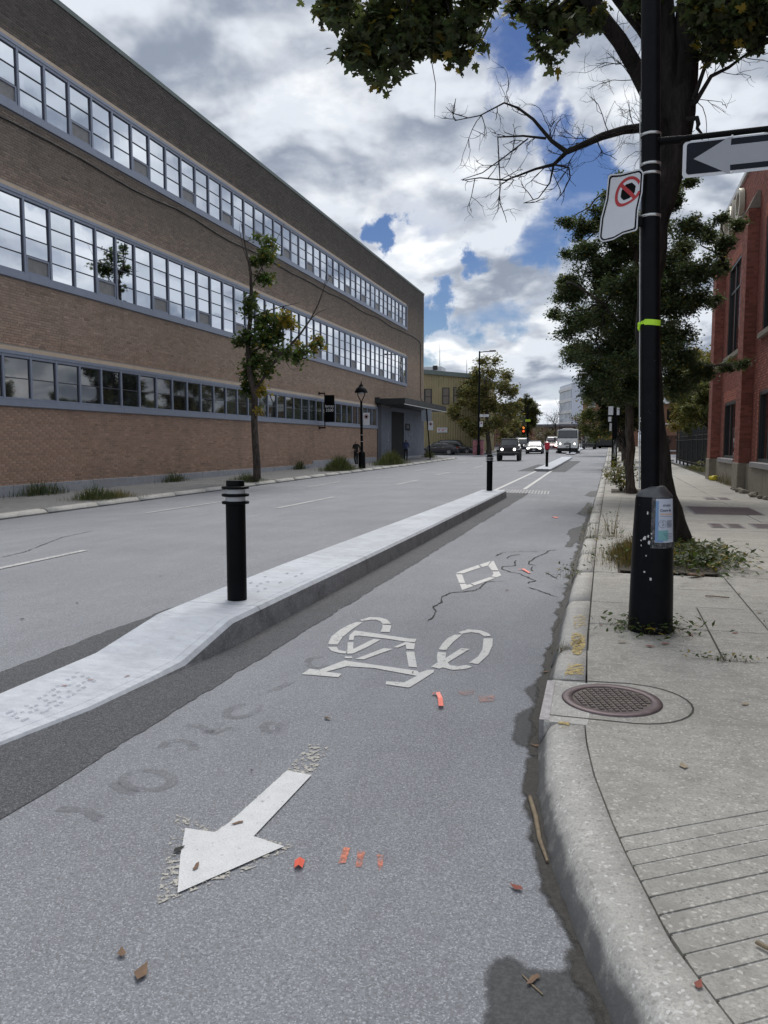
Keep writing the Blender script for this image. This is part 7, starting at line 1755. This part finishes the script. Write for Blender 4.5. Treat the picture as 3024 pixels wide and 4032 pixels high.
gen_tree('kerbside tree behind the dense dark tree next to the graffitied post', .95, 50, 8.0, 2.3, 21, (.030, .042, .018)); gen_tree('kerbside tree past the graffitied post', 1.0, 62, 8.2, 2.4, 22, (.10, .095, .028), yellow=.3); gen_tree('kerbside tree before the brick shopfront', 1.1, 100, 8.2, 2.4, 23, (.07, .07, .02), yellow=.3)
gen_tree('yellowing tree rising behind the iron fence', 8.0, 84, 10, 3.2, 24, (.14, .12, .03), 900, .24, .5, z=.3); gen_tree('green tree growing over the iron fence', 6.4, 60, 7.0, 2.4, 25, (.14, .135, .035), 1100, .17, .06, z=.3); gen_tree('dark green tree close behind the fence corner', 5.9, 51, 5.0, 1.7, 26, (.10, .11, .03), 1000, .14, .05, z=.3)
gen_tree('olive-yellow tree hidden behind the corner of the red brick building', 6.6, 43, 8.0, 2.6, 51, (.15, .135, .035), 900, .2, .3, z=.3); gen_tree('broad yellow-green tree between the iron fence and the shopfront', 7.6, 70, 8.5, 2.8, 52, (.15, .14, .04), 900, .22, .3, z=.3)
gen_tree('autumn yellow tree behind the brick shopfront', 11.5, 112, 13, 4, 27, (.19, .14, .03), 700, .36, .6, z=.5)
gen_tree('tall tree at the end of the left sidewalk', -16.5, 150, 9, 3, 28, (.06, .07, .025), 700, .36, .1)
for i, (x, y, h, c) in enumerate(((-26, 230, 12, (.07, .055, .03)), (-34, 260, 13, (.06, .06, .03)), (-10, 250, 10, (.08, .06, .035)), (2, 245, 11, (.09, .055, .03)), (12, 230, 12, (.055, .06, .025)), (22, 240, 13, (.07, .065, .028)), (-45, 250, 14, (.06, .055, .03)), (34, 250, 13, (.06, .055, .028)))):
    gen_tree('distant brownish tree in the row closing the end of the street', x, y, h, 5.5, 40 + i, c, 500, .7, .1, name='distant_tree', z=1.5)
# bare tree far off before the white block
bt = thing('bare_tree', 'leafless tree silhouetted before the white office block', 'tree', (aty(2185, 1750, 185).x, 185, 1.3)); m = MB(); r5 = np.random.default_rng(4)
m.tube([(0, 0, 0), (.1, 0, 3), (0, .1, 5)], [.22, .16, .1], 8); m.build('trunk', MT['bark_dark'], bt); m = MB()
for i in range(9): twigs(m, Vector((0, 0, 3 + i * .25)), Vector((r5.normal(), r5.normal(), 1.6)), 3.0, r5, 4, .05)
m.build('crown', MT['bark_dark'], bt)['kind'] = 'stuff'

# ------------------------------------------------------------------ weeds, grass, bushes
def blades(C, H, cols, r, lean=.5, width=1.0):
    n = len(C); a = r.uniform(0, 6.283, n); tilt = np.abs(r.normal(0, lean, n))
    t = np.stack([np.sin(tilt) * np.cos(a), np.sin(tilt) * np.sin(a), np.cos(tilt)], 1); o = np.stack([np.cos(a), np.sin(a), -np.tan(tilt) * 1.0], 1)
    x = np.stack([-np.sin(a), np.cos(a), np.zeros(n)], 1); nz = np.cross(x, t)
    M = np.stack([x * width, t, nz], 2)
    return leaf_mesh('blades', C, H, T_BLADE, cols, r, frames=M)
def grass_clump(label, p, rx, ry, h, n, col, seed, yellow=.1, name='grass_clump', lean=.35, width=.6, leaves=0, lsize=.05, group='grass clumps along the brown building', lcol=None):
    r = np.random.default_rng(seed); t = thing(name, label, 'weeds' if name != 'grass_clump' else 'grass', p, group=group)
    q_ = r.normal(size=(n, 2)) * .45; C = np.stack([q_[:, 0] * rx, q_[:, 1] * ry, np.zeros(n) - .01], 1)
    H = h * r.uniform(.45, 1.1, n) * np.clip(1.2 - np.hypot(q_[:, 0], q_[:, 1]), .35, 1.1)
    me = blades(C, H, shades(col, n, r, yellow, .3, (.20, .15, .06)), r, lean, width); add_obj('blades', me, t, 'stuff')
    if leaves:
        q_ = r.normal(size=(leaves, 2)) * .5; C = np.stack([q_[:, 0] * rx, q_[:, 1] * ry, r.uniform(.01, h * .6, leaves)], 1)
        add_obj('leaves', leaf_mesh('leaves', C, lsize, T_OVAL, shades(lcol or (.045, .075, .018), leaves, r, .1), r, .8, 0), t, 'stuff')
    return t
def LP(px, py, X): p = atx(px, py, X); return (X, p.y, LZ(X, p.y))
grass_clump('low weedy clump on the far kerb where yellow grass spills out', LP(380, 1965, -14.8), .8, 1.1, .5, 900, (.055, .08, .03), 1); grass_clump('straw-yellow grass patch beside the weedy clump on the far kerb', LP(460, 1965, -14.7), .8, 1.2, .32, 800, (.13, .12, .05), 2, .5)
grass_clump('dark weeds against the concrete plinth', LP(160, 1965, -17.25), .5, 1.8, .55, 500, (.04, .065, .028), 3); grass_clump('small weeds at the foot of the plinth by the young maple', LP(690, 1905, -17.2), .4, 1.4, .5, 400, (.04, .06, .026), 4)
grass_clump('short grass ring round the foot of the young maple', (-14.75, 29.6, LZ(-14.75, 29.6)), 1.0, 1.3, .45, 900, (.045, .07, .028), 5)
grass_clump('large round ornamental grass clump left of the heritage lamp', LP(1335, 1850, -14.95), .75, 2.3, .95, 2200, (.055, .075, .030), 6); grass_clump('large ornamental grass clump between the heritage lamp and the doorway', LP(1540, 1825, -14.95), .75, 3.6, 1.05, 2600, (.055, .075, .030), 7)
grass_clump('scrubby weeds at the corner end of the grey entrance wall', LP(1690, 1806, -16.3), .8, 1.6, .8, 500, (.06, .065, .03), 8)
grass_clump('thin weeds by the plinth step near the ornamental grass', LP(1180, 1860, -17.2), .3, 1.0, .7, 260, (.04, .06, .026), 9)
WG = 'weeds growing from the right sidewalk'
grass_clump('leafy weeds and litter round the foot of the black post', (PX, PY - .02, .155), .30, .28, .16, 240, (.08, .075, .03), 11, .4, 'weed_patch', .5, .8, 330, .06, WG)
grass_clump('brown and green weeds in the tree pit on the kerb side', (.36, 10.1, .155), .55, 1.0, .34, 2600, (.12, .085, .035), 12, .3, 'weed_patch', .35, .5, 260, .07, WG); grass_clump('green ground ivy in the tree pit on the building side', (1.05, 10.2, .155), .55, 1.05, .24, 900, (.06, .07, .028), 13, .25, 'weed_patch', .4, .6, 1700, .085, WG)
grass_clump('weeds rooted in the dark joint across the corner slab', (.78, 5.48, .155), .3, .05, .07, 90, (.08, .06, .03), 14, .4, 'weed_patch', .6, .8, 60, .035, WG); grass_clump('small weeds where the joint meets the kerb', (-.28, 5.5, .12), .12, .08, .12, 80, (.10, .055, .03), 15, .3, 'weed_patch', .5, .7, 24, .03, WG)
grass_clump('low weed on the slab joint by the post', (1.35, 6.7, .155), .18, .04, .06, 40, (.06, .065, .03), 16, .3, 'weed_patch', .7, 1.0, 30, .035, WG)
for i, (x, y, h, lab) in enumerate(((-.42, 8.8, .22, 'green weed tuft leaning out over the gutter'), (-.25, 12.2, .5, 'thin dry stalks between two kerb stones'), (.05, 12.4, .75, 'tall thin leafy weed beside the kerb'), (-.35, 17, .35, 'wispy weeds in the gutter beyond the tall weed'))):
    grass_clump(lab, (x, y, .1), .20, .25, h, 70, (.09, .075, .04), 20 + i, .3, 'weed_patch', .45, .22, 60, .05, WG)
def bush(label, p, rad, n, leaf, col, seed, yellow=.1):
    r = np.random.default_rng(seed); t = thing('bush', label, 'bush', p); m = MB()
    for i in range(9): m.tube(wiggle((0, 0, -.05), (r.normal() * rad[0] * .6, r.normal() * rad[1] * .6, rad[2] * r.uniform(1, 1.9)), 4, .05, r), [.014, .012, .01, .007, .003], 5)
    m.build('stems', MT['bark'], t); C = []; K = []
    for i in range(10):
        c = np.array((r.normal() * rad[0] * .5, r.normal() * rad[1] * .5, rad[2] * r.uniform(.5, 1.7))); k = n // 10; C.append(ball(c, np.array(rad) * .45, k, r, 0)); K.append(shades(col, k, r, yellow))
    add_obj('foliage', leaf_mesh('foliage', np.concatenate(C), leaf, T_OVAL, np.concatenate(K), r), t, 'stuff')
bush('yellow-green sapling shoots at the foot of the dense dark tree', (.35, 24.6, .15), (.45, .7, .5), 500, .11, (.10, .12, .03), 31, .25); bush('low scruffy bush in the pit beyond the dense dark tree', (.2, 30, .15), (.5, 1.2, .35), 500, .10, (.08, .09, .03), 32, .2)
bush('dark creeper bush against the corner of the red brick building', (4.35, 35.3, .2), (.35, .7, .75), 1400, .10, (.03, .045, .02), 33, .05); bush('weedy shrub along the foot of the iron fence', (4.55, 41, .2), (.3, 3.5, .25), 900, .10, (.07, .09, .03), 34, .2)
grass_clump('rough grass strip below the iron fence', (4.35, 44, .2), .45, 9, .3, 1500, (.09, .10, .04), 35, .3, 'weed_patch', .4, .6, 0, .05, WG); grass_clump('dry stalks along the foot of the red brick plinth', (3.88, 29.5, .16), .12, 3.5, .55, 260, (.10, .075, .045), 36, .4, 'weed_patch', .3, .25, 80, .05, WG)
m = MB(); 
for a in ((.14, 9.1, 1.18, 11.6), (.05, 23.4, .95, 25.6), (.05, 29.0, .8, 31.0)): m.box(((a[0] + a[2]) / 2, (a[1] + a[3]) / 2, G(0, a[1]) + .152), (a[2] - a[0], a[3] - a[1], .012))
m.build('pit_soil', MT['soil'], walk)
rk = random.Random(4)
for i in range(14):
    p = (3.85 + rk.uniform(-.12, .08), 19.5 + i * .55 + rk.uniform(-.2, .2), .15); t = thing('rubble_stone', 'broken concrete lump at the foot of the red brick wall', 'stone', p, rk.uniform(0, 6), 'rubble along the red brick wall')
    m = MB(); m.box((0, 0, .04), (rk.uniform(.12, .3), rk.uniform(.12, .3), rk.uniform(.07, .14)), rot=Euler((rk.uniform(-.3, .3), rk.uniform(-.3, .3), 0)), bev=.03); m.build('lump', MT['plinth_tan'], t)
yb_ = thing('yellow_bag', 'crumpled yellow plastic bag by the brick corner plinth', 'bag', (3.9, 32.3, .16)); m = MB(); r6 = np.random.default_rng(2); m.lathe([(.16, 0), (.2, .06), (.15, .16), (.05, .2)], 9); m.v = [(x + r6.normal() * .03, y + r6.normal() * .03, max(0, z + r6.normal() * .02)) for x, y, z in m.v]; m.build('film', plain('yellow_plastic', (.65, .55, .03), .5, .2), yb_)

# ------------------------------------------------------------------ small things lying about
def flat_bit(name, label, cat, p, rz, shape, mat, group, curl=.002):
    t = thing(name, label, cat, p, rz, group); m = MB(); n = len(shape); m.add([(x, y, .003 + curl * abs(math.sin(x * 40 + y * 25))) for x, y in shape], [tuple(range(n))]); m.build('body', mat, t); return t
SAM = [(-.035, -.008), (-.01, -.016), (.02, -.008), (.04, .0), (.02, .010), (-.01, .006), (-.03, .008)]
LEAFS = [(-.05, 0), (-.02, -.025), (.01, -.015), (.05, -.005), (.02, .012), (-.01, .028)]
def bits(name, label, cat, group, spots, mat, shapes, z=None):
    rb_ = random.Random(len(spots) + 3)
    for (px, py, s, w) in spots:
        p = gp(px, py) if w == 'r' else (atz(px, py, .155) if w == 's' else Vector(low_med(px, py)))
        if w == 'r': p.z = G(p.x, p.y) + .008
        sh = rb_.choice(shapes); flat_bit(name, label, cat, p, rb_.uniform(0, 6.28), [(x * s * .75, y * s * .75) for x, y in sh], mat, group)
bits('fallen_leaf', 'dry brown leaf or seed lying on the cycle lane', 'leaf', 'dry leaves on the cycle lane', [(935, 3250, 1, 'r'), (772, 3421, 1, 'r'), (560, 3835, 1.1, 'r'), (2100, 3870, 1.1, 'r'), (2108, 2942, .9, 'r'), (1290, 2833, .7, 'r'), (1625, 2652, .6, 'r'), (480, 3760, .7, 'r'), (1995, 2325, .8, 'r'), (2140, 2760, .7, 'r'), (2150, 2650, .8, 'r')], MT['dead_leaf'], [SAM, LEAFS])
bits('fallen_leaf', 'small reddish leaf lying on the concrete or asphalt by the kerb', 'leaf', 'reddish leaves by the kerb', [(2031, 3502, .8, 'r'), (2752, 3877, .6, 's'), (2720, 2500, .9, 's'), (2895, 2493, .8, 's'), (2365, 2460, .6, 's'), (2560, 2545, 1, 's'), (2620, 2535, 1, 's')], MT['red_leaf'], [LEAFS])
bits('fallen_leaf', 'pale dry leaf or scrap lying on the sidewalk slabs', 'leaf', 'pale leaves on the sidewalk', [(2690, 3015, 1, 's'), (2935, 2773, .9, 's'), (2700, 2293, 1.2, 's'), (2910, 2335, .9, 's'), (2865, 2275, .9, 's'), (2755, 2055, 1.2, 's'), (2800, 2350, .9, 's'), (2990, 2410, .9, 's'), (2450, 2528, 1.4, 's')], plain('pale_leaf', (.33, .27, .19), .8, .3, 9), [SAM, LEAFS])
bits('fallen_leaf', 'small dark red leaf lying on the pale median', 'leaf', 'leaves on the median', [(253, 2703, .8, 'm'), (357, 2680, .8, 'm'), (500, 2665, .8, 'm')], MT['red_leaf'], [SAM])
bits('pebble', 'dark crumb of debris lying on the asphalt', 'debris', 'dark crumbs on the asphalt', [(1283, 2834, .5, 'r'), (705, 3352, .8, 'r'), (992, 3042, .3, 'r'), (90, 2440, .8, 'r'), (305, 2376, .7, 'r'), (633, 2272, .7, 'r'), (860, 2200, .6, 'r')], MT['crack'], [LEAFS])
def ribbon_bit(label, pts, w):
    P = [gp(*p) for p in pts]; o = P[0]; t = thing('tape_scrap', label, 'tape', (o.x, o.y, G(o.x, o.y)), group=None); A = []; B = []
    for i, p in enumerate(P):
        tt = (P[min(i + 1, len(P) - 1)] - P[max(i - 1, 0)]); tt.z = 0; tt.normalize(); n_ = Vector((-tt.y, tt.x, 0)) * w / 2; z = .010 + .012 * (i % 2)
        A.append((p.x - o.x + n_.x, p.y - o.y + n_.y, z)); B.append((p.x - o.x - n_.x, p.y - o.y - n_.y, z))
    m = MB(); m.strip(A, B); m.build('strip', MT['tape'], t)
ribbon_bit('bent orange tape strip below the painted bicycle', q([(910, 960), (940, 962), (955, 985), (960, 1045)]), .030)
ribbon_bit('small square of orange tape beside the painted arrow', q2([(912, 845), (938, 844), (962, 845)]), .055); ribbon_bit('curled orange tape strip lying on the cracks past the diamond', k1([(530, 1092), (575, 1092), (650, 1130)]), .035); ribbon_bit('tiny orange tape scrap farther along the cycle lane', k1([(903, 515), (925, 522), (945, 528)]), .09)
def stick(label, pts, rad, z0=None, w='r'):
    P = [gp(*p) if w == 'r' else atz(*p, .155) for p in pts]; o = P[0].copy(); t = thing('stick', label, 'stick', o); m = MB(); m.tube([(p.x - o.x, p.y - o.y, rad + .004) for p in P], [rad, rad * 1.1, rad, rad * .6][:len(P)], 6); m.build('wood', MT['stick'], t)
stick('pale dry stick lying in the gutter along the curved kerb', q7([(125, 940), (158, 1050), (180, 1180), (225, 1310)]), .010); stick('thin straw on the wet stain by the corner', q7([(82, 1945), (140, 2005), (198, 2058)]), .0025); stick('short dark twig on the slabs right of the post', reg(2350, 1900, 2.461, [(1050, 1108), (1120, 1110), (1285, 1125)]), .006, w='s'); stick('dark twig end on the grooved ramp', q7([(1410, 1765), (1479, 1800)]), .006, w='s')
pk_ = thing('wood_scrap', 'flat brown wood scrap at the edge of the tree pit', 'wood', tuple(atz(2740, 2268, .16))); m = MB(); m.box((0, 0, .015), (.20, .06, .02), rot=Euler((.1, .1, .7))); m.build('board', MT['dead_leaf'], pk_)
# worn yellow paint on the kerb top, gutter grime
for i, pts in enumerate((q7([(360, 0), (440, 0), (440, 60), (410, 115), (365, 110), (365, 50)]), q7([(345, 160), (430, 165), (430, 225), (320, 225)]), q7([(285, 492), (350, 492), (350, 530), (290, 535)]), reg(2200, 1400, 1.843, [(105, 1890), (190, 1880), (200, 1960), (110, 1980)]), reg(2200, 1400, 1.843, [(95, 2010), (165, 2010), (175, 2090), (85, 2100)]))):
    m = MB(); m.sheet([tuple(atz(*p, .1565)) for p in pts]); m.build('yellow_paint', MT['paint_yellow'], kerb)
rg2 = random.Random(9); KP = [(kerb_xy(0, y), y) for y in (20, 16, 12, 10, 8, 7, 6, 5.2, 4.41)] + KB[6:16]
MT['grime'] = fade_mat('gutter_grime', (.055, .052, .047), .40, .66, 14, .95)
for a_ in range(0, len(KP) - 2, 2):
    seg = jag(KP[max(0, a_ - 1):a_ + 4], .0, .15, a_); L_ = [(x + .07, y) for x, y in seg]; R_ = [(x - rg2.uniform(.03, .09), y) for x, y in seg][::-1]
    faded_part('gutter_grime', L_ + R_, MT['grime'], .0062 + .0012 * (a_ // 2 % 2), .05)
